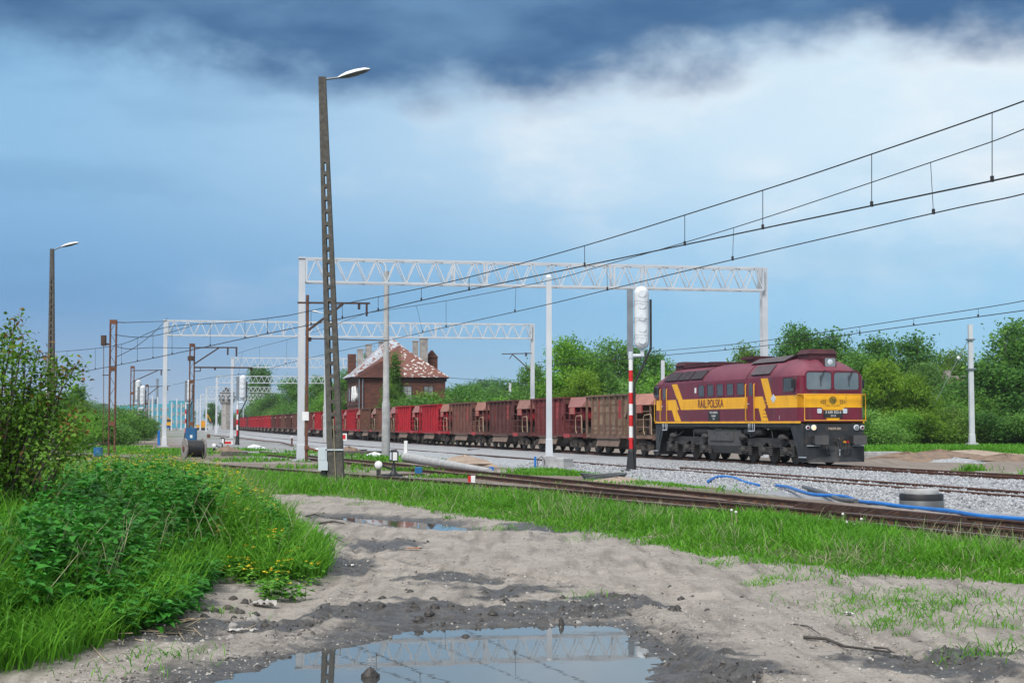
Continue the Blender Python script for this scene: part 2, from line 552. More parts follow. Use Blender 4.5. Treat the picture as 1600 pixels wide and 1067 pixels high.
def fields(x, y):
    """height and surface masks of the ground"""
    x, y = np.asarray(x, float), np.asarray(y, float)
    near = sst(70, 25, y)
    u = x - Lx(y)
    nz = fbm(x * 0.5, y * 0.5, 4, 1.0) - 0.5
    fine = fbm(x * 3.1, y * 3.1, 4, 5.0) - 0.5
    vf = fbm(x * 9.0, y * 9.0, 3, 8.0) - 0.5
    crumb = np.maximum(0, fbm(x * 5.0, y * 5.0, 4, 13.0) - 0.56)
    h = 0.07 * (nz + 0.06) + near * (0.045 * fine + 0.022 * vf + 0.12 * crumb)
    # wheel ruts curving along the dirt road
    road = x - (-1.2 + 0.02 * (y - 12) ** 1.0 - 0.0045 * (y - 14) ** 2)
    for off in (-0.9, 0.8, 2.6, 4.2):
        w = np.exp(-((road - off - 0.25 * np.sin(y * 0.35 + off)) / 0.22) ** 2) * sst(34, 26, y) * sst(6, 10, y)
        h = h - 0.035 * w * (0.6 + 1.2 * fbm(x * 0.8, y * 0.8, 2, 3.3))
    # weed bank
    sw = polysd(WEEDS, x, y) + 0.35 * nz
    h = h + 0.42 * sst(0.55, -2.4, sw)
    # puddles
    sp = np.full(x.shape, 99.0)
    for p in PUDDLES:
        sp = np.minimum(sp, polysd(p, x, y))
    spn = sp + 0.34 * fine + 0.22 * vf
    rim = np.where(spn < 0, np.maximum(-0.09, WATERZ - 0.004 + 0.25 * spn), WATERZ + 0.004 + 0.075 * spn + 0.05 * np.maximum(0, fine) * np.minimum(1, spn * 3))
    k = sst(1.4, 0.5, sp)
    h = h * (1 - k) + np.where(k > 0, np.minimum(rim, 0.07 + 0.3 * fine), 0) * k
    # ditch by the new ballast, old track bed, mounds of spoil past the train's track
    h = h - 0.22 * np.exp(-((u + 10.6) / 1.3) ** 2) * sst(140, 60, y) * sst(10, 24, y)
    h = np.where((u > -10.0) & (u < 4.0), np.minimum(h, -0.16), h)
    h = h + (0.25 * sst(0.42, 0.75, fbm(x * 0.33, y * 0.33, 4, 2.2)) + 0.08 * fine) * np.exp(-((u - 7.0) / 3.2) ** 2) * sst(110, 70, y)
    for fx in (Px, Qx):
        c = x - fx(y) - (0.75 if fx is Qx else -0.75)
        h = h - 0.03 * np.exp(-(c / 1.6) ** 2)
    h = np.where(y > 300, 0.0, h)
    # masks
    pass
    wet = sst(0.95, -0.05, sp + 0.9 * nz + 0.7 * fine)
    for wx, wy, ra, rb in WETS:
        r = np.sqrt(((x - wx) / ra) ** 2 + ((y - wy) / (rb * 2.2)) ** 2)
        wet = np.maximum(wet, sst(1.0, 0.45, r + 1.1 * fine + 0.9 * nz))
    wet = np.maximum(wet, 0.85 * sst(0.1, -0.25, sw) * sst(-0.02, 0.16, fine + 0.1))
    churn = wet * sst(0.02, 0.25, sp) * sst(40, 22, y)
    h = h + churn * (0.11 * np.maximum(0, fbm(x * 2.6, y * 2.6, 5, 21.0) - 0.46) + 0.16 * np.maximum(0, fbm(x * 6.5, y * 6.5, 3, 27.0) - 0.55))
    for path, hw in TYRES:
        best = np.full(x.shape, 9.0)
        arc = np.zeros(x.shape)
        s0 = 0.0
        for (ax, ay), (bx, by) in zip(path, path[1:]):
            ex, ey = bx - ax, by - ay
            L2 = ex * ex + ey * ey
            t = np.clip(((x - ax) * ex + (y - ay) * ey) / L2, 0, 1)
            dd = np.hypot(x - ax - t * ex, y - ay - t * ey)
            arc = np.where(dd < best, s0 + t * math.sqrt(L2), arc)
            best = np.minimum(best, dd)
            s0 += math.sqrt(L2)
        k = sst(hw, hw * 0.6, best) * sst(0.0, 0.2, sp)
        h = h - k * (0.02 + 0.012 * np.sin(arc * 6.283 / 0.17 + best * 14)) + 0.02 * np.exp(-((best - hw * 1.15) / 0.05) ** 2) * (best < 1) * sst(0.0, 0.2, sp)
        wet = np.maximum(wet, k * (0.45 + 0.25 * np.sin(arc * 6.283 / 0.17 + best * 14) + 0.5 * nz))
    ss = polysd(STRIP, x, y) + 0.5 * nz
    grass = np.maximum(sst(0.25, -0.35, sw), sst(0.25, -0.35, ss))
    # lineside turf in the background
    far_left = sst(-2.5, -6.0, x - Px(y)) * sst(44, 52, y)
    mid = 0.8 * sst(0.53, 0.62, fbm(x * 0.16, y * 0.10, 4, 6.1)) * sst(0.3, 1.5, x - Px(y)) * sst(-11.5, -12.5, u) * sst(36, 44, y)
    right = sst(14.5, 17.5, u) * np.maximum(sst(0.50, 0.57, fbm(x * 0.15, y * 0.2, 4, 4.4)), sst(26, 30, u))
    leftfar = sst(-24, -29, u + 0.0 * y) * sst(60, 75, y) * np.maximum(sst(0.46, 0.5, fbm(x * 0.12, y * 0.07, 4, 9.0)), sst(-31, -36, u))
    grass = np.maximum.reduce([grass, mid * 0.8, right, leftfar])
    gravel = sst(-11.0, -10.3, u) * sst(4.6, 3.4, u)
    gravel = np.maximum(gravel, 0.75 * sst(-22, -20, u) * sst(-10, -12, u) * sst(70, 90, y))
    brown = np.maximum(np.exp(-((x - Px(y) + 0.75) / 1.7) ** 4), np.exp(-((x - Qx(y) - 0.75) / 1.7) ** 4)) * sst(21, 24, y + 100)
    brown = np.maximum(brown, sst(4.0, 5.0, u) * 0.55)
    brown = np.maximum(brown, 0.8 * sst(-0.5, 0.5, x - Px(y)) * sst(-10.2, -10.8, u) * sst(0.40, 0.52, fbm(x * 0.4, y * 0.3, 3, 3.7)))
    tr = np.minimum(np.abs(x - Px(y) + 0.75), np.abs(x - Qx(y) - 0.75))
    grass = grass * sst(1.2, 1.9, tr)
    return h, grass, wet, gravel, brown
def hz(x, y):
    return float(fields(np.array([x]), np.array([y]))[0][0])

def ground_material():
    m = bpy.data.materials.new('ground')
    m.use_nodes = True
    nt = m.node_tree
    N, L = nt.nodes.new, nt.links.new
    b = nt.nodes['Principled BSDF']
    geo = N('ShaderNodeNewGeometry')
    def noise(sc, det=6, rough=0.6):
        n = N('ShaderNodeTexNoise')
        n.inputs['Scale'].default_value = sc
        n.inputs['Detail'].default_value = det
        n.inputs['Roughness'].default_value = rough
        L(geo.outputs['Position'], n.inputs['Vector'])
        return n.outputs['Fac']
    def rng(v, a, bb, c=0.0, d=1.0):
        n = N('ShaderNodeMapRange')
        for k, q in (('From Min', a), ('From Max', bb), ('To Min', c), ('To Max', d)):
            n.inputs[k].default_value = q
        L(v, n.inputs['Value'])
        return n.outputs[0]
    def attr(n_):
        a = N('ShaderNodeAttribute')
        a.attribute_name = n_
        return a.outputs['Fac']
    def mix(f, a, bb):
        n = N('ShaderNodeMix')
        n.data_type = 'RGBA'
        L(f, n.inputs[0])
        for i, v in ((6, a), (7, bb)):
            if isinstance(v, tuple):
                n.inputs[i].default_value = (*v, 1)
            else:
                L(v, n.inputs[i])
        return n.outputs[2]
    mpr = N('ShaderNodeMapping')
    mpr.inputs['Rotation'].default_value = (0, 0, 0.22)
    mpr.inputs['Scale'].default_value = (4.5, 0.55, 1)
    L(geo.outputs['Position'], mpr.inputs['Vector'])
    streak = N('ShaderNodeTexNoise')
    streak.inputs['Scale'].default_value = 1.0
    streak.inputs['Detail'].default_value = 7
    L(mpr.outputs[0], streak.inputs['Vector'])
    vor = N('ShaderNodeTexVoronoi')
    vor.inputs['Scale'].default_value = 26
    L(geo.outputs['Position'], vor.inputs['Vector'])
    sand = mix(rng(noise(1.3), 0.35, 0.65), (0.335, 0.302, 0.268), (0.245, 0.217, 0.190))
    sand = mix(rng(streak.outputs['Fac'], 0.50, 0.68), sand, (0.165, 0.145, 0.128))
    sand = mix(rng(vor.outputs['Distance'], 0.16, 0.08), sand, (0.20, 0.18, 0.165))
    sand = mix(rng(noise(14, 8, 0.7), 0.52, 0.68), sand, (0.15, 0.13, 0.115))
    sand = mix(rng(noise(60, 3), 0.58, 0.70), sand, (0.43, 0.41, 0.39))
    brown = mix(rng(noise(4), 0.35, 0.65), (0.17, 0.125, 0.095), (0.105, 0.082, 0.066))
    brown = mix(rng(noise(30, 4), 0.52, 0.66), brown, (0.25, 0.21, 0.18))
    turf = mix(rng(noise(0.8), 0.35, 0.65), (0.050, 0.095, 0.020), (0.095, 0.130, 0.040))
    turf = mix(rng(noise(9), 0.55, 0.75), turf, (0.13, 0.115, 0.06))
    stone = mix(rng(noise(22, 4), 0.40, 0.62), (0.17, 0.18, 0.195), (0.36, 0.375, 0.395))
    col = mix(attr('brown'), sand, brown)
    col = mix(attr('gravel'), col, stone)
    col = mix(attr('grass'), col, turf)
    mud = mix(rng(noise(7, 8, 0.7), 0.42, 0.60), (0.030, 0.029, 0.029), (0.080, 0.076, 0.074))
    mud = mix(rng(noise(30, 6, 0.7), 0.56, 0.70), mud, (0.14, 0.13, 0.12))
    def mth(op, a, bb):
        n = N('ShaderNodeMath')
        n.operation = op
        for i, v in enumerate((a, bb)):
            if isinstance(v, float):
                n.inputs[i].default_value = v
            else:
                L(v, n.inputs[i])
        return n.outputs[0]
    wsum = mth('ADD', attr('wet'), mth('MULTIPLY', mth('SUBTRACT', noise(9, 8, 0.7), 0.5), 1.5))
    wet_f = rng(wsum, 0.28, 0.85)
    wet = mth('MULTIPLY', wet_f, 0.93)
    col = mix(wet, col, mud)
    L(col, b.inputs['Base Color'])
    L(rng(wet_f, 0.1, 1.0, 0.95, 0.45), b.inputs['Roughness'])
    b.inputs['Specular IOR Level'].default_value = 0.35
    bn = N('ShaderNodeBump')
    bn.inputs['Strength'].default_value = 0.9
    bn.inputs['Distance'].default_value = 0.03
    L(noise(24, 6, 0.65), bn.inputs['Height'])
    L(bn.outputs[0], b.inputs['Normal'])
    return m
def build_ground():
    def axis(lo, dense, hi, step, grow):
        a, b = dense
        m = list(np.arange(a, b, step))
        s, p, left = step, a, []
        while p > lo:
            s *= grow
            p -= s
            left.append(p)
        s, p, right = step, m[-1], []
        while p < hi:
            s *= grow
            p += s
            right.append(p)
        return np.array(left[::-1] + m + right)
    xs = axis(-2500, (-5.6, 7.2), 2500, 0.054, 1.065)
    ys = axis(-60, (9.8, 19.0), 4500, 0.054, 1.026)
    X, Y = np.meshgrid(xs, ys)
    h, gr, wt, gv, br = fields(X, Y)
    nx, ny = len(xs), len(ys)
    v = np.stack([X.ravel(), Y.ravel(), h.ravel()], 1)
    i = np.arange((nx - 1) * (ny - 1))
    r, c = i // (nx - 1), i % (nx - 1)
    a = r * nx + c
    q = np.stack([a, a + 1, a + nx + 1, a + nx], 1)
    me = np_mesh('ground', v, q, ground_material(), smooth=True)
    for n_, d in (('grass', gr), ('wet', wt), ('gravel', gv), ('brown', br)):
        at = me.attributes.new(n_, 'FLOAT', 'POINT')
        at.data.foreach_set('value', d.ravel().astype(np.float32))
    tag(link('ground', me), kind='structure')
build_ground()

# ------------------------------------------------------------------ puddles
def water_mat():
    m = bpy.data.materials.new('muddy_water')
    m.use_nodes = True
    nt = m.node_tree
    b = nt.nodes['Principled BSDF']
    b.inputs['Base Color'].default_value = (0.050, 0.052, 0.050, 1)
    b.inputs['Roughness'].default_value = 0.015
    b.inputs['IOR'].default_value = 1.33
    b.inputs['Specular IOR Level'].default_value = 0.9
    n = nt.nodes.new('ShaderNodeTexNoise')
    n.inputs['Scale'].default_value = 5.0
    g = nt.nodes.new('ShaderNodeNewGeometry')
    nt.links.new(g.outputs['Position'], n.inputs['Vector'])
    bp = nt.nodes.new('ShaderNodeBump')
    bp.inputs['Strength'].default_value = 0.02
    bp.inputs['Distance'].default_value = 0.01
    nt.links.new(n.outputs['Fac'], bp.inputs['Height'])
    nt.links.new(bp.outputs[0], b.inputs['Normal'])
    return m
MT['water'] = water_mat()
for i, p in enumerate(PUDDLES):
    cx, cy = sum(q[0] for q in p) / len(p), sum(q[1] for q in p) / len(p)
    mb = MB()
    ring = [(cx + (q[0] - cx) * 1.12, cy + (q[1] - cy) * 1.12, WATERZ) for q in p]
    mb.add([(cx, cy, WATERZ)] + ring, [(0, k + 1, (k + 1) % len(ring) + 1) for k in range(len(ring))])
    o = mb.build('puddle_water', MT['water'])
    tag(o, kind='structure')

# ------------------------------------------------------------------ ballast
def ballast_mat():
    m = M('crushed_stone', (0.20, 0.21, 0.225), (0.40, 0.415, 0.435), scale=11, rough=0.9, bump=1.0, bscale=26, lo=0.42, hi=0.60)
    return m
MT['ballast'] = ballast_mat()
def stone_mat():
    m = bpy.data.materials.new('ballast_stone')
    m.use_nodes = True
    nt = m.node_tree
    b = nt.nodes['Principled BSDF']
    a = nt.nodes.new('ShaderNodeAttribute')
    a.attribute_name = 'tint'
    r = nt.nodes.new('ShaderNodeValToRGB')
    r.color_ramp.elements[0].color = (0.16, 0.168, 0.18, 1)
    r.color_ramp.elements[1].color = (0.44, 0.45, 0.47, 1)
    nt.links.new(a.outputs['Fac'], r.inputs[0])
    nt.links.new(r.outputs[0], b.inputs['Base Color'])
    b.inputs['Roughness'].default_value = 0.9
    return m
def bed_z(u, y):
    """top of the ballast bed by offset from the near rail of the train's track"""
    prof = np.interp(u, [-11.0, -10.2, -8.55, -6.0, -4.2, -3.2, -2.2, -1.0, 2.6, 3.4, 4.6], [-0.36, -0.28, -0.005, -0.005, -0.10, -0.12, -0.06, 0.02, 0.02, -0.03, -0.3])
    return prof
def build_ballast():
    us = np.array([-11.0, -10.6, -10.2, -9.8, -9.4, -9.0, -8.55, -8.0, -7.2, -6.6, -6.0, -5.2, -4.6, -4.2, -3.6, -3.2, -2.6, -2.2, -1.6, -1.0, -0.4, 0.4, 1.0, 1.6, 2.1, 2.6, 3.0, 3.4, 4.0, 4.6])
    ds = np.concatenate([np.arange(8, 16, 1.0), np.arange(16, 60, 0.35), np.arange(60, 140, 1.2), np.arange(140, 700, 8), np.arange(700, 1300, 50)])
    U, D = np.meshgrid(us, ds)
    X = Lx(D) + U
    Z = bed_z(U, D) + (fbm(X * 1.7, D * 1.7, 3, 2.0) - 0.5) * 0.07 * (U > -10.9) * (U < 4.5)
    v = np.stack([X.ravel(), D.ravel(), Z.ravel()], 1)
    nx, ny = len(us), len(ds)
    i = np.arange((nx - 1) * (ny - 1))
    a = (i // (nx - 1)) * nx + i % (nx - 1)
    me = np_mesh('ballast_bed', v, np.stack([a, a + 1, a + nx + 1, a + nx], 1), MT['ballast'], smooth=True)
    tag(link('ballast_bed', me), kind='structure')
    # loose stones over the nearer part of the bed
    n = 62000
    dd = 23 + 50 * RNG.random(n) ** 1.7
    uu = -11.3 + 13.0 * RNG.random(n)
    uu = np.where(RNG.random(n) < 0.35, -11.2 + 4.5 * RNG.random(n), uu)
    x = Lx(dd) + uu
    keep = (np.abs(x / dd) < 0.40) & (np.abs(uu + 7.2) > 0.09) & (np.abs(uu + 5.63) > 0.09) & (np.abs(uu) > 0.1) & (np.abs(uu - 1.57) > 0.1)
    x, dd, uu = x[keep], dd[keep], uu[keep]
    z = bed_z(uu, dd) + (fbm(x * 1.7, dd * 1.7, 3, 2.0) - 0.5) * 0.07 + 0.008
    me = stones_mesh(x, dd, z, 0.028, 0.026, RNG)
    tag(link('ballast_stones', me), label='grey crushed stones lying loose over the new track bed', kind='stuff')
def stones_mesh(x, dd, z, s0, s1, RNG, mat=None):
    n = len(x)
    base = np.array([(1, 0, 0), (-1, 0, 0), (0, 1, 0), (0, -1, 0), (0, 0, 1), (0, 0, -1)], float)
    tri = np.array([(0, 2, 4), (2, 1, 4), (1, 3, 4), (3, 0, 4), (2, 0, 5), (1, 2, 5), (3, 1, 5), (0, 3, 5)])
    A = RNG.random((n, 3)) * 6.28
    sc = (s0 + s1 * RNG.random(n) ** 1.5)[:, None] * (0.75 + 0.5 * RNG.random((n, 3)))
    def rot(A):
        ca, sa = np.cos(A), np.sin(A)
        R = np.zeros((len(A), 3, 3))
        cx, sx, cy, sy, cz, sz = ca[:, 0], sa[:, 0], ca[:, 1], sa[:, 1], ca[:, 2], sa[:, 2]
        R[:, 0, 0], R[:, 0, 1], R[:, 0, 2] = cy * cz, sx * sy * cz - cx * sz, cx * sy * cz + sx * sz
        R[:, 1, 0], R[:, 1, 1], R[:, 1, 2] = cy * sz, sx * sy * sz + cx * cz, cx * sy * sz - sx * cz
        R[:, 2, 0], R[:, 2, 1], R[:, 2, 2] = -sy, sx * cy, cx * cy
        return R
    jit = base[None] * (1 + 0.5 * (RNG.random((n, 6, 3)) - 0.5)) + 0.35 * (RNG.random((n, 6, 3)) - 0.5)
    pts = np.einsum('nij,nkj->nki', rot(A), jit * sc[:, None, :]) + np.stack([x, dd, z], 1)[:, None, :]
    t = (tri[None] + 6 * np.arange(n)[:, None, None]).reshape(-1, 3)
    tint = np.repeat(RNG.random(n), 6)
    return np_mesh('stones', pts.reshape(-1, 3), t, mat or stone_mat(), tint)
build_ballast()

# ------------------------------------------------------------------ tracks
RAIL_PROF = [(-0.036, 0.0), (-0.036, -0.03), (-0.009, -0.045), (-0.009, -0.135), (-0.07, -0.148), (-0.07, -0.16), (0.07, -0.16), (0.07, -0.148), (0.009, -0.135), (0.009, -0.045), (0.036, -0.03), (0.036, 0.0)]
def rail_mesh(pts, mat_side, mat_top):
    vs, fs, mi = [], [], []
    n = len(RAIL_PROF)
    for i, p in enumerate(pts):
        t = (pts[min(i + 1, len(pts) - 1)] - pts[max(i - 1, 0)])
        t.z = 0
        t.normalize()
        r = Vector((t.y, -t.x, 0))
        for a, b in RAIL_PROF:
            vs.append(p + r * a + Vector((0, 0, b)))
    for i in range(len(pts) - 1):
        for k in range(n):
            k2 = (k + 1) % n
            fs.append((i * n + k, i * n + k2, (i + 1) * n + k2, (i + 1) * n + k))
            mi.append(1 if k == n - 1 else 0)
    fs += [tuple(range(n)), tuple(range((len(pts) - 1) * n, len(pts) * n))[::-1]]
    mi += [0, 0]
    me = bpy.data.meshes.new('rail')
    me.from_pydata([tuple(p) for p in vs], [], fs)
    me.materials.append(mat_side)
    me.materials.append(mat_top)
    me.polygons.foreach_set('material_index', mi)
    me.update()
    return me
def offset(pts, off):
    res = []
    for i, p in enumerate(pts):
        t = (pts[min(i + 1, len(pts) - 1)] - pts[max(i - 1, 0)])
        t.z = 0
        t.normalize()
        res.append(p + Vector((t.y, -t.x, 0)) * off)      # positive = to the right of travel away from the camera
    return res
SPIKE = MB()
for s_ in (-1, 1):
    SPIKE.box((s_ * 0.105, 0, 0.012), (0.09, 0.17, 0.022))
    SPIKE.lathe([(0.028, 0.0), (0.028, 0.05), (0.014, 0.055), (0.014, 0.085)], (s_ * 0.10, -0.045, 0.01), n=6, smooth=False)
    SPIKE.lathe([(0.028, 0.0), (0.028, 0.05), (0.014, 0.055), (0.014, 0.085)], (s_ * 0.10, 0.045, 0.01), n=6, smooth=False)
SPIKE_ME = SPIKE.mesh('rail_fastening', MT['rust'])
SLP = MB().box((0, 0, -0.09), (2.5, 0.24, 0.18))
SLEEPER_ME = SLP.mesh('sleeper', MT['sleeper'])
def sleepers(root, centre, d0, d1, pitch, top, fast=True, gauge=0.7525):
    ps = centre
    acc, last = 0.0, None
    nxt = 0.0
    for i in range(len(ps) - 1):
        a, b = ps[i], ps[i + 1]
        L_ = (b - a).length
        while nxt <= acc + L_:
            p = a.lerp(b, (nxt - acc) / L_)
            nxt += pitch
            if not (d0 <= p.y <= d1) or abs(p.x) > p.y * 0.37:
                continue
            t = (b - a).normalized()
            rz = math.atan2(t.y, t.x) - math.pi / 2 + random.uniform(-0.01, 0.01)
            link('sleeper', SLEEPER_ME, root, loc=(p.x, p.y, top), rz=rz)
            if fast:
                r = Vector((t.y, -t.x, 0))
                for s_ in (-1, 1):
                    q = p + r * (gauge * s_)
                    link('rail_fastening', SPIKE_ME, root, loc=(q.x, q.y, top), rz=rz)
        acc += L_
def track(name, label, pts_near, mats, gauge=1.505, top_near=None):
    root = thing(name, label, 'railway track')
    link('rail', rail_mesh(pts_near, mats[0], mats[1]), root)
    far = offset(pts_near, gauge)
    link('rail', rail_mesh(far, mats[0], mats[1]), root)
    return root, far
def line_pts(fx, ds, z):
    return [Vector((float(fx(d)), float(d), z)) for d in ds]
ds_near = list(np.arange(7, 100, 1.5))
# the worn track in front: its far rail is the bright one
far_p = line_pts(Px, [d for d in ds_near if d < 90], RAILZ)
near_p = offset(far_p, -1.505)
t_, far_ = track('railway_track', 'old track with bright worn rail heads running along the grass verge', near_p, (MT['rail_side'], MT['rail_shiny']))
sleepers(t_, offset(far_p, -0.7525), 21, 64, 0.65, RAILZ - 0.168)
TRACK_P = t_
# the rusty brown track behind it, meeting it at the right
near_q = line_pts(Qx, [d for d in ds_near if d < 96], RAILZ)
t_, far_q = track('railway_track', 'rust brown old track behind the bright one with the fallen pole lying beside it', near_q, (MT['rail_side'], MT['rail_rust']))
sleepers(t_, offset(near_q, 0.7525), 23, 75, 0.65, RAILZ - 0.168)
# steel support frame bolted between the two old tracks
def guard(root):
    a, b = G(1282, 786, 0.10), G(1532, 811, 0.10)
    ds = np.linspace(a.y, b.y, 8)
    c = offset(line_pts(Qx, np.linspace(36, 22, 40), RAILZ), 0.0)
    pts = [Vector((float(Qx(d)), float(d), 0)) for d in ds]
    t = (pts[-1] - pts[0]).normalized()
    r = Vector((-t.y, t.x, 0))
    if r.y < 0:
        r = -r
    p0, p1 = pts[0] + r * 1.18, pts[-1] + r * 1.18
    MB().bar(p0 + Vector((0, 0, 0.0)), p1 + Vector((0, 0, 0.0)), 0.05, 0.24).build('guard_beam', MT['dark_rust'], root)
    for k in range(7):
        p = p0.lerp(p1, (k + 0.3) / 7.0)
        for e in (0.0, 0.22):
            q = p + t * e
            MB().prism([q - r * 0.03 + Vector((0, 0, 0.11)), q - r * 0.03 + Vector((0, 0, -0.12)), q - r * 0.55 + Vector((0, 0, -0.12)), q - r * 0.50 + Vector((0, 0, -0.05))], t * 0.025).build('gusset', MT['dark_rust'], root)
guard(t_)
# the new track lying in the ballast
ds_m = np.concatenate([np.arange(10, 140, 2.0), np.arange(140, 460, 8.0)])
near_m = [Vector((float(Lx(d)) - 7.2, float(d), 0.075 if d < 90 else 0.045)) for d in ds_m]
root_m = thing('railway_track', 'rusty new rails half buried in fresh grey ballast', 'railway track')
link('rail', rail_mesh(near_m, MT['rail_rust'], MT['rail_rust']), root_m)
fm = [p for p in offset(near_m, 1.505) if p.y < 63]
link('rail', rail_mesh([Vector((p.x, p.y, 0.075)) for p in fm], MT['rail_rust'], MT['rail_rust']), root_m)
# the train's track
ds_l = np.concatenate([np.arange(10, 160, 2.0), np.arange(160, 1000, 10.0)])
near_l = [Vector((float(Lx(d)), float(d), 0.13)) for d in ds_l]
t_, far_ = track('railway_track', 'rusty railed track on raised ballast carrying the locomotive and hopper train', near_l, (MT['rail_rust'], MT['rail_rust']))
# the siding past the spoil heaps on the right
root_r = thing('railway_track', 'thin rusty siding in the grass beyond the spoil heaps, by the guyed post', 'railway track')
a_, b_ = G(1330, 696.5, 0.06), G(1700, 709, 0.06)
side = [a_.lerp(b_, k / 12) for k in range(-3, 16)]
side.sort(key=lambda p: p.y)
link('rail', rail_mesh(side, MT['rail_rust'], MT['rail_rust']), root_r)
link('rail', rail_mesh(offset(side, 1.505), MT['rail_rust'], MT['rail_rust']), root_r)

# ================================================================== THE TRAIN
MT['maroon'] = M('maroon_paint', (0.165, 0.012, 0.033), (0.125, 0.014, 0.028), scale=1.2, rough=0.36, spec=0.5, rust=(0.115, 0.040, 0.045), rustamt=0.16, rscale=2.0, stretch=(1.6, 1.6, 0.45))
MT['roof_paint'] = M('faded_maroon_roof', (0.185, 0.042, 0.066), (0.125, 0.026, 0.042), scale=0.9, rough=0.45, spec=0.4)
MT['roof_dark'] = M('dark_maroon_roof_gear', (0.050, 0.012, 0.017), (0.075, 0.020, 0.026), scale=2, rough=0.6)
MT['loco_yellow'] = M('loco_yellow', (0.86, 0.43, 0.012), (0.76, 0.37, 0.014), scale=1.4, rough=0.4, rust=(0.55, 0.27, 0.035), rustamt=0.14, rscale=2.5, stretch=(1.5, 1.5, 0.5))
MT['loco_black'] = M('loco_black', (0.022, 0.024, 0.028), (0.034, 0.035, 0.038), scale=3, rough=0.5, rust=(0.06, 0.045, 0.035), rustamt=0.1)
MT['chassis'] = M('sooty_chassis', (0.028, 0.028, 0.031), (0.055, 0.050, 0.048), scale=4, rough=0.75, bump=0.2)
MT['tank'] = M('dusty_grey_tank', (0.060, 0.060, 0.064), (0.085, 0.08, 0.078), scale=3, rough=0.7)
MT['grille'] = M('dark_grille', (0.030, 0.022, 0.028), (0.045, 0.032, 0.038), scale=8, rough=0.7)
MT['tarp'] = M('grey_roof_mesh', (0.075, 0.066, 0.075), (0.105, 0.085, 0.095), scale=5, rough=0.8)
MT['wind'] = M('windscreen_glass', (0.10, 0.125, 0.14), (0.17, 0.19, 0.205), scale=0.9, rough=0.06, spec=0.9)
MT['lens_red'] = M('red_lens', (0.12, 0.008, 0.010), rough=0.15)
MT['lens'] = M('clear_lens', (0.20, 0.22, 0.23), rough=0.12, spec=0.8)
MT['wheel'] = M('worn_wheel', (0.045, 0.038, 0.034), (0.075, 0.058, 0.048), scale=5, rough=0.6, metal=0.4)
def lamp_mat():
    m = bpy.data.materials.new('lit_lamp')
    m.use_nodes = True
    b = m.node_tree.nodes['Principled BSDF']
    b.inputs['Base Color'].default_value = (0.9, 0.6, 0.35, 1)
    b.inputs['Emission Color'].default_value = (1.0, 0.50, 0.22, 1)
    b.inputs['Emission Strength'].default_value = 0.45
    return m
MT['lit'] = lamp_mat()
def track_pose(d):
    """centre of the train's track at distance d: position and heading towards the camera"""
    e = 0.5
    sl = float((Lx(d + e) - Lx(d - e)) / (2 * e))
    f = Vector((-sl, -1, 0)).normalized()
    r = Vector((-f.y, f.x, 0))                                # left of the heading = far side
    return Vector((float(Lx(d)), d, 0.13)) + r * 0.7525, f
def rrect(cx, cz, w, h, r, n=4):
    pts = []
    for qx, qz, a0 in ((1, 1, 0), (-1, 1, 90), (-1, -1, 180), (1, -1, 270)):
        for k in range(n + 1):
            a = math.radians(a0 + 90 * k / n)
            pts.append((cx + qx * (w / 2 - r) + r * math.cos(a), cz + qz * (h / 2 - r) + r * math.sin(a)))
    return pts
def ring(mb, outer, inner, place, depth):
    """flat ring between two outlines of equal count, extruded"""
    n = len(outer)
    vs = [place(*p, 0) for p in outer] + [place(*p, 0) for p in inner] + [place(*p, depth) for p in outer] + [place(*p, depth) for p in inner]
    fs = []
    for i in range(n):
        j = (i + 1) % n
        fs += [(2 * n + i, 2 * n + j, 3 * n + j, 3 * n + i), (i, j, 2 * n + j, 2 * n + i), (n + j, n + i, 3 * n + i, 3 * n + j), (j, i, n + i, n + j)]
    return mb.add(vs, fs)
def sidep(sgn):
    return lambda a, b, d: Vector((a, sgn * (1.478 + d), b))
def frontp(sgn=1, x0=8.153):
    return lambda a, b, d: Vector((sgn * (x0 + d), a * sgn, b))
def slab(mb, outline, place, depth, d0=0.0):
    vs = [place(a, b, d0) for a, b in outline]
    n = len(vs)
    vs += [place(a, b, d0 + depth) for a, b in outline]
    return mb.add(vs, [tuple(range(n, 2 * n)), tuple(range(n))[::-1]] + [(i, (i + 1) % n, n + (i + 1) % n, n + i) for i in range(n)])
def window(parent, outline_args, place, rim=0.05, gmat='glass', name='window', rim_mat='maroon'):
    cx, cz, w, h, r = outline_args
    fr = ring(MB(), rrect(cx, cz, w + 2 * rim, h + 2 * rim, r + rim), rrect(cx, cz, w, h, r), place, 0.022).build(name, MT[rim_mat], parent)
    slab(MB(), rrect(cx, cz, w, h, r), place, 0.004, 0.002).build('pane', MT[gmat], fr)
    gasket = ring(MB(), rrect(cx, cz, w, h, r), rrect(cx, cz, w - 0.03, h - 0.03, max(r - 0.015, 0.01)), place, 0.014)
    gasket.build('gasket', MT['black'], fr)
    return fr
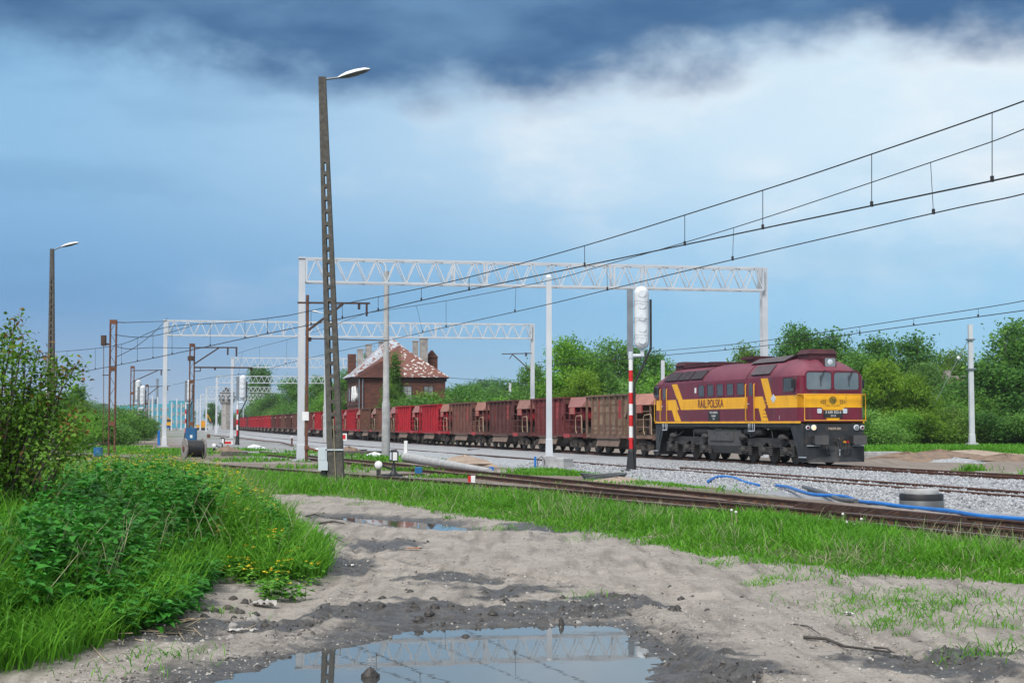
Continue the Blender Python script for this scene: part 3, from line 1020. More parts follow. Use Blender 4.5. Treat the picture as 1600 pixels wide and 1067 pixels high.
def make_loco():
    HL = 8.15
    p, f = track_pose(62.0 + HL * 0.96 + 0.35)
    root = thing('diesel_locomotive', 'maroon diesel locomotive with a yellow band and yellow diagonal stripes', 'locomotive', p, math.atan2(f.y, f.x))
    # shell
    st = [(8.15, 1.33, 0.30), (8.06, 1.43, 0.38), (7.85, 1.475, 0.60), (7.45, 1.475, 0.84), (6.95, 1.475, 0.97), (6.4, 1.475, 1.0), (3.0, 1.475, 1.0), (-2.0, 1.475, 1.0)]
    st = st + [(-a, b, c) for a, b, c in st[::-1] if a != -2.0 and a != 3.0]
    def prof(w, k):
        q = [(w, 3.70), (w - 0.07, 3.88), (w - 0.20, 4.06), (w - 0.42, 4.27), (w - 0.72, 4.43), (w - 1.05, 4.52), (0, 4.55)]
        return [(y, 3.70 + (z - 3.70) * k) for y, z in q]
    mb, mr = MB(), MB()
    body, roof = [], []
    for x, w, k in st:
        body.append([(x, -w, 1.8), (x, -w, 3.72), (x, w, 3.72), (x, w, 1.8)])
        h = prof(w, k)
        roof.append([(x, -y, z) for y, z in h] + [(x, y, z) for y, z in h[-2::-1]])
    for grp, m_, closed in ((body, mb, False), (roof, mr, False)):
        n = len(grp[0])
        vs = [q for s_ in grp for q in s_]
        fs = [(i * n + k, i * n + k + 1, (i + 1) * n + k + 1, (i + 1) * n + k) for i in range(len(grp) - 1) for k in range(n - 1)]
        m_.add(vs, fs, m_ is mr)
        m_.add(grp[0], [tuple(range(n))])
        m_.add(grp[-1], [tuple(range(n))[::-1]])
    mb.box((0, 0, 1.81), (16.2, 2.6, 0.02))
    shell = mb.build('body_shell', MT['maroon'], root)
    rf = mr.build('roof', MT['roof_paint'], root)
    # front and rear cabs
    for sg in (1, -1):
        fp = frontp(sg)
        window(root, (-0.635, 3.50, 1.16, 0.74, 0.12), fp, 0.055, 'wind', 'windscreen')
        window(root, (0.635, 3.50, 1.16, 0.74, 0.12), fp, 0.055, 'wind', 'windscreen')
        slab(MB(), [(-1.33, 2.40), (1.33, 2.40), (1.33, 2.92), (-1.33, 2.92)], fp, 0.004).build('yellow_band', MT['loco_yellow'], root)
        for s2 in (-1, 1):
            MB().add([Vector((sg * 8.157, s2 * 1.332, z)) for z in (2.40, 2.92)] + [Vector((sg * 8.063, s2 * 1.436, z)) for z in (2.40, 2.92)] + [Vector((sg * 7.85, s2 * 1.481, z)) for z in (2.40, 2.92)],
                     [(0, 1, 3, 2), (2, 3, 5, 4), (2, 3, 1, 0), (4, 5, 3, 2)]).build('yellow_band', MT['loco_yellow'], root)
        # wipers
        for yy in (-0.45, 0.85):
            MB().tube([fp(yy + 0.12, 3.99, 0.03), fp(yy - 0.12, 3.55, 0.06)], 0.012, 5).tube([fp(yy + 0.06, 3.99, 0.03), fp(yy - 0.10, 3.60, 0.06)], 0.010, 5).tube([fp(yy - 0.13, 3.72, 0.05), fp(yy - 0.11, 3.28, 0.05)], 0.014, 5).build('wiper', MT['black'], root)
        # headlight
        hd = MB()
        slab(hd, rrect(0, 4.28, 0.56, 0.44, 0.06), frontp(sg, 7.35), 0.62)
        hl = hd.build('headlight', MT['roof_dark'], root)
        slab(MB(), rrect(0, 4.28, 0.48, 0.36, 0.05), frontp(sg, 7.972), 0.004).build('lens', MT['lens'], hl)
        MB().lathe([(0.12, 0), (0.10, 0.01), (0.03, 0.015)], fp(0, 4.29, 7.977 - 8.153), 'x', 14).build('reflector', MT['galv'], hl)
        # horn and cooler housing
        mbx = MB()
        for z0, z1, a0, a1 in ((4.40, 4.66, 0.60, 0.60), (4.66, 4.86, 0.66, 0.52)):
            vs = [(sg * (6.9 + dx), dy, z) for z, q in ((z0, a0), (z1, a1)) for dx, dy in ((-q, -q * 1.05), (q * 0.7, -q * 1.05), (q * 0.7, q * 1.05), (-q, q * 1.05))]
            mbx.add(vs, [(3, 2, 1, 0), (4, 5, 6, 7), (0, 1, 5, 4), (1, 2, 6, 5), (2, 3, 7, 6), (3, 0, 4, 7)])
        mbx.build('cooler_housing', MT['roof_dark'], root)
        # railing round the nose
        q = lambda y, z: Vector((sg * 8.36, y, z))
        MB().tube([q(-1.4, 1.84), q(-1.4, 2.94), q(1.4, 2.94), q(1.4, 1.84)], 0.022, 6).tube([q(-1.4, 1.86), q(1.4, 1.86)], 0.022, 6).tube([q(-1.4, 2.94), Vector((sg * 7.9, -1.5, 2.94))], 0.02, 6).tube([q(1.4, 2.94), Vector((sg * 7.9, 1.5, 2.94))], 0.02, 6).build('front_railing', MT['tape'], root)
        # buffer beam, plough
        bb = MB()
        bb.add([(sg * x, y, z) for x, y, z in ((8.30, -1.32, 1.72), (8.30, 1.32, 1.72), (8.30, 1.32, 0.80), (8.30, -1.32, 0.80), (7.30, -1.42, 1.72), (7.30, 1.42, 1.72), (7.75, 1.42, 0.80), (7.75, -1.42, 0.80))],
               [(0, 1, 2, 3), (4, 7, 6, 5), (0, 4, 5, 1), (3, 2, 6, 7), (0, 3, 7, 4), (1, 5, 6, 2)])
        bb.build('buffer_beam', MT['loco_black'], root)
        pl = MB()
        pl.add([(sg * x, y, z) for x, y, z in ((8.32, -1.34, 0.80), (8.32, 1.34, 0.80), (8.28, -1.36, 0.14), (8.28, 1.36, 0.14), (8.62, 0, 0.14), (8.45, 0, 0.62), (7.7, -1.38, 0.80), (7.7, 1.38, 0.80), (7.9, -1.38, 0.16), (7.9, 1.38, 0.16))],
               [(0, 2, 5), (2, 4, 5), (1, 5, 3), (3, 5, 4), (0, 5, 1), (0, 6, 8, 2), (1, 3, 9, 7), (2, 8, 9, 3, 4), (6, 7, 9, 8), (0, 1, 7, 6)])
        pl.build('snow_plough', MT['loco_black'], root)
        bp = frontp(sg, 8.302)
        for s2 in (-1, 1):
            b_ = MB().lathe([(0.14, 0), (0.14, 0.2), (0.10, 0.2), (0.10, 0.5)], bp(s2 * 0.875, 1.06, 0) if sg > 0 else bp(s2 * 0.875, 1.06, 0.5), 'x', 12).build('buffer', MT['loco_black'], root)
            slab(MB(), rrect(s2 * 0.875, 1.06, 0.60, 0.38, 0.05), bp, 0.05, 0.50).build('buffer_plate', MT['tank'], b_)
            slab(MB(), rrect(s2 * 0.875, 1.06, 0.40, 0.34, 0.02), bp, 0.22).build('buffer_case', MT['loco_black'], b_)
            for yy, rr, mm in ((0.98, 0.115, 'lit' if (s2 < 0) else 'lens'), (1.25, 0.085, 'lens_red')):
                lp = MB().lathe([(rr, 0), (rr + 0.012, 0.05), (rr - 0.02, 0.055)], bp(s2 * yy, 1.56, 0) if sg > 0 else bp(s2 * yy, 1.56, 0.06), 'x', 16).build('marker_lamp', MT['galv'], root)
                MB().lathe([(rr - 0.022, 0), (rr * 0.5, 0.012)], bp(s2 * yy, 1.56, 0.057) if sg > 0 else bp(s2 * yy, 1.56, 0.069), 'x', 16).build('lens', MT[mm], lp)
            for k, (yy, mm) in enumerate(((0.42, 'tape'), (0.56, 'red'))):
                a_ = bp(s2 * yy, 0.96, 0.02)
                h_ = MB().tube([a_, bp(s2 * yy, 0.90, 0.16), bp(s2 * (yy - 0.02), 0.62, 0.22), bp(s2 * (yy - 0.10), 0.42, 0.16), bp(s2 * (yy - 0.2), 0.40, 0.10)], 0.024, 6).build('brake_hose', MT['black'], root)
                MB().box(bp(s2 * yy, 0.97, 0.05), (0.12, 0.05, 0.09)).build('hose_valve', MT[mm], h_)
            MB().box(bp(s2 * 1.02, 0.82, 0.05), (0.16, 0.55, 0.02)).build('step', MT['galv'], root)
            MB().box((sg * 8.15, s2 * 1.42, 0.34), (0.5, 0.12, 0.025)).build('step', MT['galv'], root)
        ck = MB().box(bp(0, 1.05, 0.12), (0.28, 0.14, 0.16))
        ck.tube([bp(0, 1.05, 0.26), bp(0, 1.13, 0.36), bp(0, 1.06, 0.42), bp(0, 0.98, 0.36)], 0.035, 7)
        hk = ck.build('draw_hook', MT['chassis'], root)
        MB().tube([bp(-0.06, 1.0, 0.36), bp(-0.05, 0.72, 0.40), bp(0.05, 0.72, 0.40), bp(0.06, 1.0, 0.36)], 0.025, 6).build('screw_coupling', MT['chassis'], hk)
        MB().lathe([(0.02, 0), (0.02, 0.2), (0.04, 0.21), (0.04, 0.25)], bp(0.02, 0.42, 0.36), 'z', 8).build('coupling_weight', MT['galv'], hk)
        # skirt plates at the corner
        for s2 in (-1, 1):
            MB().prism([(sg * 8.2, s2 * 1.40, 1.73), (sg * 6.95, s2 * 1.40, 1.73), (sg * 7.55, s2 * 1.40, 0.75), (sg * 7.75, s2 * 1.40, 0.30), (sg * 8.2, s2 * 1.37, 0.30)], (0, -s2 * 0.04, 0)).build('corner_skirt', MT['loco_black'], root)
        for s2 in (-1, 1):
            MB().box((sg * 7.75, s2 * 1.60, 3.38), (0.10, 0.16, 0.36)).build('mirror', MT['black'], root)
    # number plates, badge, lettering on the front
    fp = frontp(1)
    slab(MB(), [(-0.64, 2.90), (-0.64, 2.55), (-0.56, 2.44), (-0.44, 2.30), (-0.44, 2.10), (0.44, 2.10), (0.44, 2.30), (0.56, 2.44), (0.64, 2.55), (0.64, 2.90)], fp, 0.004, 0.005).build('badge_panel', MT['loco_yellow'], root)
    slab(MB(), [(-0.34, 1.98), (-0.25, 1.86), (0.25, 1.86), (0.34, 1.98)], fp, 0.004, 0.005).build('badge_panel', MT['loco_yellow'], root)
    MT['badge'] = M('olive_print', (0.30, 0.20, 0.02), (0.12, 0.085, 0.015), scale=9, rough=0.5)
    bd = MB()
    slab(bd, [(0.17 * math.cos(a / 20 * 6.283), 2.70 + 0.17 * math.sin(a / 20 * 6.283)) for a in range(20)], fp, 0.003, 0.010)
    globe = bd.build('globe_emblem', MT['badge'], root)
    wg = MB()
    for s2 in (-1, 1):
        for k in range(5):
            for j in range(3):
                c = s2 * (0.32 + j * 0.09)
                slab(wg, [(c, 2.53 + k * 0.04), (c + s2 * 0.07, 2.535 + k * 0.04), (c + s2 * 0.07, 2.553 + k * 0.04), (c, 2.548 + k * 0.04)] if abs(k - 2) + j < 4 else [(c, 2.6), (c + s2 * 0.01, 2.6), (c + s2 * 0.01, 2.605), (c, 2.605)], fp, 0.003, 0.010)
    wg.build('wing_emblem', MT['black'], root)
    fm = Matrix(((0, 0, 1, 8.164), (1, 0, 0, 0), (0, 1, 0, 0), (0, 0, 0, 1)))
    def ft(y, z, x=0.0):
        return Matrix.Translation((x, y, z)) @ fm
    text('RAIL POLSKA', 0.12, MT['badge'], root, ft(0, 2.47), sx=1.0)
    pl = MB()
    slab(pl, [(-0.44, 1.98), (0.44, 1.98), (0.44, 2.29), (-0.44, 2.29)], fp, 0.02, 0.012)
    np_ = pl.build('number_plate', MT['black'], root)
    text('3 630 252-6', 0.165, MT['white'], np_, ft(0, 2.20, 0.023), sx=0.92)
    text('3113', 0.12, MT['white'], np_, ft(0, 2.05, 0.023))
    pl = MB()
    slab(pl, [(-0.43, 1.42), (0.43, 1.42), (0.43, 1.62), (-0.43, 1.62)], frontp(1, 8.302), 0.012)
    np2 = pl.build('number_plate', MT['chassis'], root)
    MT['cream'] = M('cream_print', (0.62, 0.50, 0.38), rough=0.5)
    text('M62M-001', 0.135, MT['cream'], np2, ft(0, 1.52, 0.152))
    for yy, mm in ((-0.62, 'galv'), (0.55, 'galv')):
        slab(MB(), rrect(yy, 2.25, 0.20, 0.20, 0.04), fp, 0.03).build('socket_cover', MT[mm], root)
    # sides
    for sg in (-1, 1):
        sp = sidep(sg)
        X = lambda t: 8.15 - t
        slab(MB(), [(-7.85, 2.40), (7.85, 2.40), (7.85, 2.91), (-7.85, 2.91)], sp, 0.004).build('yellow_band', MT['loco_yellow'], root)
        slab(MB(), [(-8.1, 1.745), (8.1, 1.745), (8.1, 1.83), (-8.1, 1.83)], sp, 0.035, -0.03).build('sill_strip', MT['loco_yellow'], root)
        for ts in ([(13.95, 3.69), (13.25, 3.69), (12.55, 2.91), (13.25, 2.91)], [(13.95, 2.40), (13.30, 2.40), (12.75, 1.84), (13.55, 1.84)],
                   [(3.72, 3.69), (3.05, 3.69), (2.62, 2.91), (3.30, 2.91)], [(3.95, 2.40), (3.40, 2.40), (3.00, 1.84), (3.68, 1.84)]):
            slab(MB(), [(X(t), z) for t, z in ts], sp, 0.004, 0.001).build('diagonal_stripe', MT['loco_yellow'], root)
        for ts in ([(13.45, 2.93), (13.2, 2.93), (12.75, 2.38), (13.0, 2.38)], [(3.55, 2.93), (3.32, 2.93), (2.98, 2.38), (3.2, 2.38)]):
            slab(MB(), [(X(t), z) for t, z in ts], sp, 0.0045, 0.002).build('maroon_break', MT['maroon'], root)
        for a in (10.23, 9.14, 8.05, 6.94, 5.81):
            window(root, (X(a), 3.29, 0.72, 0.54, 0.07), sp, 0.045)
        window(root, (X(1.05), 3.36, 0.98, 0.58, 0.08), sp, 0.04, name='cab_window')
        window(root, (X(15.95), 3.36, 0.62, 0.58, 0.08), sp, 0.04, name='cab_window')
        for t in (4.74, 14.95):
            d_ = MB()
            slab(d_, [(X(t) - 0.36, 1.85), (X(t) + 0.36, 1.85), (X(t) + 0.36, 3.60), (X(t) - 0.36, 3.60)], sp, 0.006, 0.003)
            dr = d_.build('door', MT['maroon'], root)
            slab(MB(), rrect(X(t), 3.24, 0.36, 0.56, 0.10), sp, 0.004, 0.010).build('pane', MT['glass'], dr)
            MB().box(sp(X(t) - 0.22, 2.6, 0.03), (0.12, 0.05, 0.03)).build('handle', MT['galv'], dr)
            for e in (-0.44, 0.44):
                MB().tube([sp(X(t) + e, 1.86, 0.01), sp(X(t) + e, 1.9, 0.06), sp(X(t) + e, 3.44, 0.06), sp(X(t) + e, 3.48, 0.01)], 0.026, 6).build('handrail', MT['tape'], root)
            MB().tube([sp(X(t) - 0.3, 1.72, -0.02), sp(X(t) - 0.3, 1.42, 0.0), sp(X(t) - 0.12, 1.42, 0.0), sp(X(t) - 0.12, 1.72, 0)], 0.022, 5).tube([sp(X(t) + 0.3, 1.72, -0.02), sp(X(t) + 0.3, 1.42, 0.0), sp(X(t) + 0.12, 1.42, 0.0), sp(X(t) + 0.12, 1.72, 0)], 0.022, 5).tube([sp(X(t) - 0.3, 1.40, 0.0), sp(X(t) + 0.3, 1.40, 0.0)], 0.02, 5).build('stirrup_step', MT['galv'], root)
        # swaged ribs along the side
        for z in (2.02, 2.16, 2.30, 2.56, 2.70):
            for x0, x1 in ((-4.2, 2.9), (4.6, 6.2)):
                MB().bar(sp(x0, z, 0.004), sp(x1, z, 0.004), 0.012, 0.022).build('side_rib', MT['loco_yellow' if z > 2.4 else 'maroon'], root)
        rot = Matrix(((-sg, 0, 0, 0), (0, 0, sg, 0), (0, 1, 0, 0), (0, 0, 0, 1))) if sg > 0 else Matrix(((1, 0, 0, 0), (0, 0, -1, 0), (0, 1, 0, 0), (0, 0, 0, 1)))
        tm = lambda t, z, d: Matrix.Translation((X(t), sg * (1.478 + d), z)) @ rot
        text('RAIL POLSKA', 0.56, MT['maroon'], root, tm(9.15, 2.655, 0.024), sx=0.90)
        sp2 = MB()
        slab(sp2, [(X(9.4), 1.86), (X(8.15), 1.86), (X(8.15), 2.33), (X(9.4), 2.33)], sp, 0.016)
        pl2 = sp2.build('data_plate', MT['black'], root)
        text('92 51 3 630 252-6', 0.14, MT['white'], pl2, tm(8.78, 2.24, 0.018), sx=0.85)
        text('PL-RAILP', 0.12, MT['white'], pl2, tm(8.78, 2.08, 0.018))
        text('3113', 0.11, MT['white'], pl2, tm(8.78, 1.94, 0.018))
        text('1', 0.22, MT['white'], root, tm(1.95, 1.98, 0.004))
        slab(MB(), [(X(2.75), 2.80), (X(2.5), 2.60), (X(2.25), 2.80), (X(2.5), 3.0)], sp, 0.006, 0.006).build('diamond_plate', MT['galv'], root)
        slab(MB(), [(X(11.05), 3.2), (X(10.85), 3.2), (X(10.85), 3.45), (X(11.05), 3.45)], sp, 0.006).build('notice_plate', MT['white'], root)
        # roof grilles and seams on the slope
        def slope(x0, x1, mat, nm, f0=0.12, f1=0.92):
            lo, hi = Vector((0, 1.375, 3.93)), Vector((0, 1.075, 4.26))
            n_ = Vector((0, 0.74, 0.67))
            vs = []
            for fr_ in (f0, f1):
                q = lo.lerp(hi, fr_)
                for x in (x0, x1):
                    for d in (0.02, 0.055):
                        vs.append(Vector((x, sg * (q.y + n_.y * d), q.z + n_.z * d)))
            MB().add(vs, [(1, 3, 7, 5), (0, 1, 5, 4), (2, 6, 7, 3), (0, 2, 3, 1), (4, 5, 7, 6)]).build(nm, MT[mat], root)
        for t0, t1 in ((14.95, 13.35), (13.2, 12.45), (12.38, 11.75), (11.6, 10.2)):
            slope(X(t0), X(t1), 'grille', 'roof_grille', -0.25, 1.0)
        slope(X(4.75), X(2.9), 'tarp', 'roof_grille', -0.25, 1.0)
        # underframe side girder and tanks
        MB().box((0, sg * 1.36, 1.66), (14.2, 0.10, 0.16)).build('side_girder', MT['loco_black'], root)
        for x0 in (-2.6, 3.1):
            MB().lathe([(0.10, 0), (0.19, 0.05), (0.19, 1.75), (0.10, 1.8)], (x0 - 0.9, sg * 1.12, 1.40), 'x', 12).build('air_tank', MT['chassis'], root)
        for x0 in (-6.3, -2.3, 1.9, 5.9):
            MB().lathe([(0.12, 0), (0.15, 0.04), (0.15, 0.34), (0.06, 0.36), (0.06, 0.62)], (x0, sg * 1.28, 1.12), 'x', 12).build('brake_cylinder', MT['chassis'], root)
    # seams round the roof
    for x in (2.95, -1.95, -6.95):
        mbs = MB()
        pr = prof(1.475, 1.0)
        full = [(-y, z) for y, z in pr] + [(y, z) for y, z in pr[-2::-1]]
        mbs.tube([Vector((x, y * 1.006, z + 0.006)) for y, z in full], 0.02, 5)
        mbs.build('roof_seam', MT['roof_dark'], root)
    MB().box((-4.5, 0, 4.60), (5.2, 1.25, 0.16)).box((-5.4, 0, 4.70), (2.6, 1.0, 0.10)).build('fan_housing', MT['roof_dark'], root)
    MB().lathe([(0.5, 0), (0.55, 0.06), (0.50, 0.08)], (-3.4, 0, 4.66), 'z', 18).build('fan_cowl', MT['roof_dark'], root)
    MB().box((1.6, 0, 4.60), (1.7, 0.9, 0.12)).build('exhaust_base', MT['roof_dark'], root)
    ex = MB().box((1.0, 0, 4.74), (1.3, 1.05, 0.14)).build('exhaust_hood', MT['roof_dark'], root)
    MB().add([(2.2, -0.95, 4.42), (5.6, -0.95, 4.42), (5.6, 0.95, 4.42), (2.2, 0.95, 4.42), (2.4, -0.55, 4.64), (5.9, -0.55, 4.68), (5.9, 0.55, 4.68), (2.4, 0.55, 4.64)],
             [(4, 5, 6, 7), (0, 1, 5, 4), (1, 2, 6, 5), (2, 3, 7, 6), (3, 0, 4, 7)]).build('silencer_cover', MT['tarp'], root)
    # fuel tank
    ft_ = MB()
    for sg in (-1, 1):
        pass
    outl = [(-1.30, 1.45), (-1.30, 0.72), (-1.05, 0.36), (1.05, 0.36), (1.30, 0.72), (1.30, 1.45)]
    ft_.prism([(-1.75, y, z) for y, z in outl], (3.7, 0, 0))
    tk = ft_.build('fuel_tank', MT['tank'], root)
    for sg in (-1, 1):
        MB().box((-0.1, sg * 1.33, 1.15), (2.6, 0.05, 0.42)).build('battery_box_lid', MT['tank'], tk)
        for lx_ in (-0.9, 0.6):
            MB().box((lx_, sg * 1.365, 1.28), (0.2, 0.02, 0.05)).build('latch', MT['chassis'], tk)
    # bogies
    for bx in (4.3, -4.3):
        bg = MB().box((bx, 0, 0.92), (5.2, 1.7, 0.16)).build('bogie', MT['chassis'], root)
        for sg in (-1, 1):
            y = sg * 1.06
            fr = MB()
            pts = [(-2.75, 1.02), (-2.75, 0.78), (-2.5, 0.72), (-2.1, 0.92), (-1.7, 0.72), (-0.45, 0.70), (0, 0.92), (0.45, 0.70), (1.7, 0.72), (2.1, 0.92), (2.5, 0.72), (2.75, 0.78), (2.75, 1.02), (1.0, 1.10), (-1.0, 1.10)]
            fr.prism([(bx + a, y, z) for a, z in pts], (0, sg * 0.10, 0))
            fr.build('side_frame', MT['chassis'], bg)
            for ax in (-2.1, 0, 2.1):
                w = MB().lathe([(0.525, 0), (0.525, 0.10), (0.555, 0.11), (0.555, 0.14), (0.2, 0.14)], (bx + ax, sg * 0.71 if sg > 0 else -0.71 - 0.14 + 0.14, 0.525), 'y', 24) if sg < 0 else \
                    MB().lathe([(0.2, 0), (0.555, 0), (0.555, 0.03), (0.525, 0.04), (0.525, 0.14)], (bx + ax, 0.69, 0.525), 'y', 24)
                if sg < 0:
                    w = MB().lathe([(0.525, 0), (0.525, 0.10), (0.555, 0.11), (0.555, 0.14), (0.2, 0.14)], (bx + ax, -0.83, 0.525), 'y', 24)
                w.build('wheel', MT['wheel'], bg)
                bxm = MB().box((bx + ax, sg * 1.16, 0.55), (0.34, 0.26, 0.34)).lathe([(0.15, 0), (0.15, 0.10), (0.06, 0.13)] if sg > 0 else [(0.06, 0), (0.15, 0.03), (0.15, 0.13)], (bx + ax, 1.29 if sg > 0 else -1.42, 0.55), 'y', 12)
                bxm.tube([(bx + ax - 0.17, sg * 1.2, 0.6), (bx + ax - 0.5, sg * 1.2, 0.78)], 0.05, 6).tube([(bx + ax + 0.17, sg * 1.2, 0.5), (bx + ax + 0.55, sg * 1.2, 0.42)], 0.05, 6)
                bxm.build('axle_box', MT['chassis'], bg)
                for e in (-0.52, 0.52):
                    sp_ = MB()
                    pr = []
                    for k in range(13):
                        pr.append((0.12 if k % 2 else 0.085, 0.30 + k * 0.042))
                    sp_.lathe(pr, (bx + ax + e, sg * 1.20, 0.02), 'z', 8, False)
                    sp_.build('coil_spring', MT['chassis'], bg)
            MB().tube([(bx - 1.6, sg * 1.25, 1.35), (bx - 1.3, sg * 1.3, 1.15), (bx - 0.9, sg * 1.3, 1.2), (bx - 0.6, sg * 1.2, 1.4)], 0.03, 6).build('sand_hose', MT['black'], bg)
            MB().tube([(bx + 0.7, sg * 1.25, 1.45), (bx + 0.9, sg * 1.3, 1.05), (bx + 1.4, sg * 1.3, 1.1)], 0.03, 6).build('sand_hose', MT['black'], bg)
    MB().box((0, 0, 1.60), (15.2, 2.4, 0.22)).build('underframe', MT['chassis'], root)
    return root
make_loco()

# ------------------------------------------------------------------ hopper wagons
MT['wagon'] = M('wagon_paint', (1, 1, 1), (0.62, 0.60, 0.58), scale=1.6, rough=0.8, objcol=True, rust=(0.10, 0.055, 0.038), rustamt=0.12, rscale=2.2, bump=0.08)
MT['wagon_rib'] = M('wagon_rib_paint', (1, 1, 1), (0.70, 0.68, 0.66), scale=2.5, rough=0.8, objcol=True)
MT['wagon_patch'] = M('fresh_red_patch', (0.40, 0.035, 0.045), (0.30, 0.04, 0.045), scale=3, rough=0.7, rust=(0.22, 0.10, 0.07), rustamt=0.25, rscale=5)
MT['canopy'] = M('wagon_canopy', (1, 1, 1), (0.82, 0.80, 0.80), scale=1.5, rough=0.65, objcol=True)
MT['red_tank'] = M('red_air_tank', (0.34, 0.018, 0.025), (0.24, 0.02, 0.025), scale=2.5, rough=0.55)
MT['bogie'] = M('dusty_bogie', (0.036, 0.032, 0.030), (0.085, 0.066, 0.054), scale=5, rough=0.9, bump=0.2)
MT['cream_rail'] = M('cream_handrail', (0.42, 0.33, 0.22), (0.30, 0.22, 0.15), scale=5, rough=0.6)
MT['chute'] = M('dusty_chute', (0.15, 0.10, 0.078), (0.20, 0.145, 0.115), scale=2.5, rough=0.85)
MT['load'] = M('sandy_load', (0.36, 0.27, 0.18), (0.28, 0.21, 0.14), scale=3, rough=0.95, bump=0.5)
MT['opening'] = M('wagon_interior', (0.022, 0.018, 0.016), rough=0.9)
HW, TOP, SILL = 1.32, 3.30, 1.12
def wagon_meshes():
    P = {}
    x0, x1 = -5.25, 1.85
    def put(key, mb, mat, smooth=None):
        P[key] = mb.mesh(key, MT[mat])
    h = MB()
    # hopper: upright side sheets between sloping ends
    a, b = x0 + 0.12, x1 - 0.05
    outl = [(a + 0.05, TOP), (b, TOP), (b, TOP - 0.35), (b - 0.75, 2.0), (b - 0.75, SILL), (a + 0.95, SILL), (a + 0.95, 2.15), (a + 0.05, TOP - 0.1)]
    for s in (-1, 1):
        y = s * (HW - 0.11)
        h.prism([(x, y, z) for x, z in outl], (0, -s * 0.03, 0))
    for (xa, za), (xb, zb) in ((outl[7], outl[6]), (outl[6], outl[5]), (outl[2], outl[3]), (outl[3], outl[4])):
        h.add([(xa, -HW + 0.13, za), (xa, HW - 0.13, za), (xb, HW - 0.13, zb), (xb, -HW + 0.13, zb)], [(0, 1, 2, 3), (3, 2, 1, 0)])
    h.add([(b, -HW + 0.13, TOP), (b, HW - 0.13, TOP), (b, HW - 0.13, TOP - 0.35), (b, -HW + 0.13, TOP - 0.35)], [(0, 1, 2, 3), (3, 2, 1, 0)])
    P['hopper'] = h.mesh('hopper', MT['wagon'])
    m = MB()
    for z in (1.36, 1.62, 2.35, 2.80):
        for s in (-1, 1):
            m.box(((a + b) / 2 + 0.1, s * (HW - 0.098), z), (b - a - 1.75, 0.025, 0.05))
    P['panel_seam'] = m.mesh('panel_seam', MT['wagon_rib'])
    m = MB()
    for s in (-1, 1):
        m.box(((x0 + x1) / 2, s * (HW - 0.03), TOP + 0.02), (x1 - x0 + 0.04, 0.12, 0.09))
    m.box((x0 + 0.03, 0, TOP + 0.02), (0.08, 2 * HW - 0.18, 0.085)).box((x1 - 0.03, 0, TOP + 0.02), (0.08, 2 * HW - 0.18, 0.085))
    P['rim'] = m.mesh('rim', MT['wagon_rib'])
    n = 9
    m = MB()
    m.box((0, -(HW - 0.05), (TOP + SILL) / 2 - 0.012), (0.10, 0.115, TOP - SILL - 0.03))
    P['rib'] = m.mesh('rib', MT['wagon_rib'])
    m = MB()
    m.box((0, -(HW - 0.105), 2.45), (0.42, 0.03, 1.0))
    P['red_patch'] = m.mesh('red_patch', MT['wagon_patch'])
    # load
    k = 10
    vs, fs = [], []
    for i in range(k + 1):
        for j in range(5):
            vs.append((a + 0.15 + (b - a - 0.25) * i / k, (-1 + j * 0.5) * (HW - 0.16), TOP - 0.10 + 0.10 * (1 - abs(j - 2) / 2) * (0.7 + 0.3 * math.sin(i * 1.9))))
    fs = [(i * 5 + j, (i + 1) * 5 + j, (i + 1) * 5 + j + 1, i * 5 + j + 1) for i in range(k) for j in range(4)]
    P['load'] = MB().add(vs, fs, True).mesh('load', MT['load'])
    # canopy over the platform end
    c0, c1 = x1 - 0.02, 5.15
    m = MB()
    for t in (0.0, 0.03):
        pass
    vs = [(c0, -0.85, TOP + 0.03), (c1 - 0.05, -0.85, TOP + 0.03), (c1, -HW, 2.72), (c0 + 0.85, -HW, 2.72), (c0, 0.85, TOP + 0.03), (c1 - 0.05, 0.85, TOP + 0.03), (c1, HW, 2.72), (c0 + 0.85, HW, 2.72), (c1, 0, 2.72), (c0 + 0.85, 0, 2.72)]
    m.add(vs, [(0, 3, 2, 1), (4, 5, 6, 7), (0, 1, 5, 4), (1, 2, 6, 5), (0, 4, 7, 3), (3, 7, 6, 2)])
    P['canopy'] = m.mesh('canopy', MT['canopy'])
    P['air_tank'] = MB().lathe([(0.2, 0), (0.36, 0.12), (0.40, 0.3), (0.40, 2.3), (0.36, 2.48), (0.2, 2.6)], (c0 + 0.45, -0.62, 2.28), 'x', 16).mesh('air_tank', MT['red_tank'])
    m = MB()
    for s in (-1,):
        m.box((c0 + 1.55, s * (HW - 0.03), 2.50), (1.0, 0.03, 0.42))
    P['notice_panel'] = m.mesh('notice_panel', MT['wagon_patch'])
    m = MB()
    for s in (-1,):
        for i in range(4):
            for j in range(3):
                m.box((c0 + 1.25 + i * 0.2, s * (HW - 0.01), 2.38 + j * 0.12), (0.11, 0.012, 0.06))
    P['print'] = m.mesh('print', MT['cream_rail'])
    m = MB().box((0, -HW + 0.08, 1.95), (0.09, 0.09, 1.52))
    P['post'] = m.mesh('post', MT['wagon_rib'])
    m = MB()
    for z in (1.55, 1.95, 2.38):
        m.box((c0 + 1.6, -HW + 0.06, z), (3.2, 0.04, 0.05)).box((c0 + 1.6, HW - 0.06, z), (3.2, 0.04, 0.05))
    m.bar((c0 + 0.2, -HW + 0.3, 1.2), (c0 + 0.9, -HW + 0.3, 2.6), 0.08).bar((c0 + 1.1, -0.3, 1.2), (c0 + 2.4, -0.3, 1.9), 0.06).bar((c0 + 2.9, 0.2, 1.2), (c0 + 1.6, 0.2, 2.4), 0.06)
    P['bracing'] = m.mesh('bracing', MT['wagon_rib'])
    m = MB()
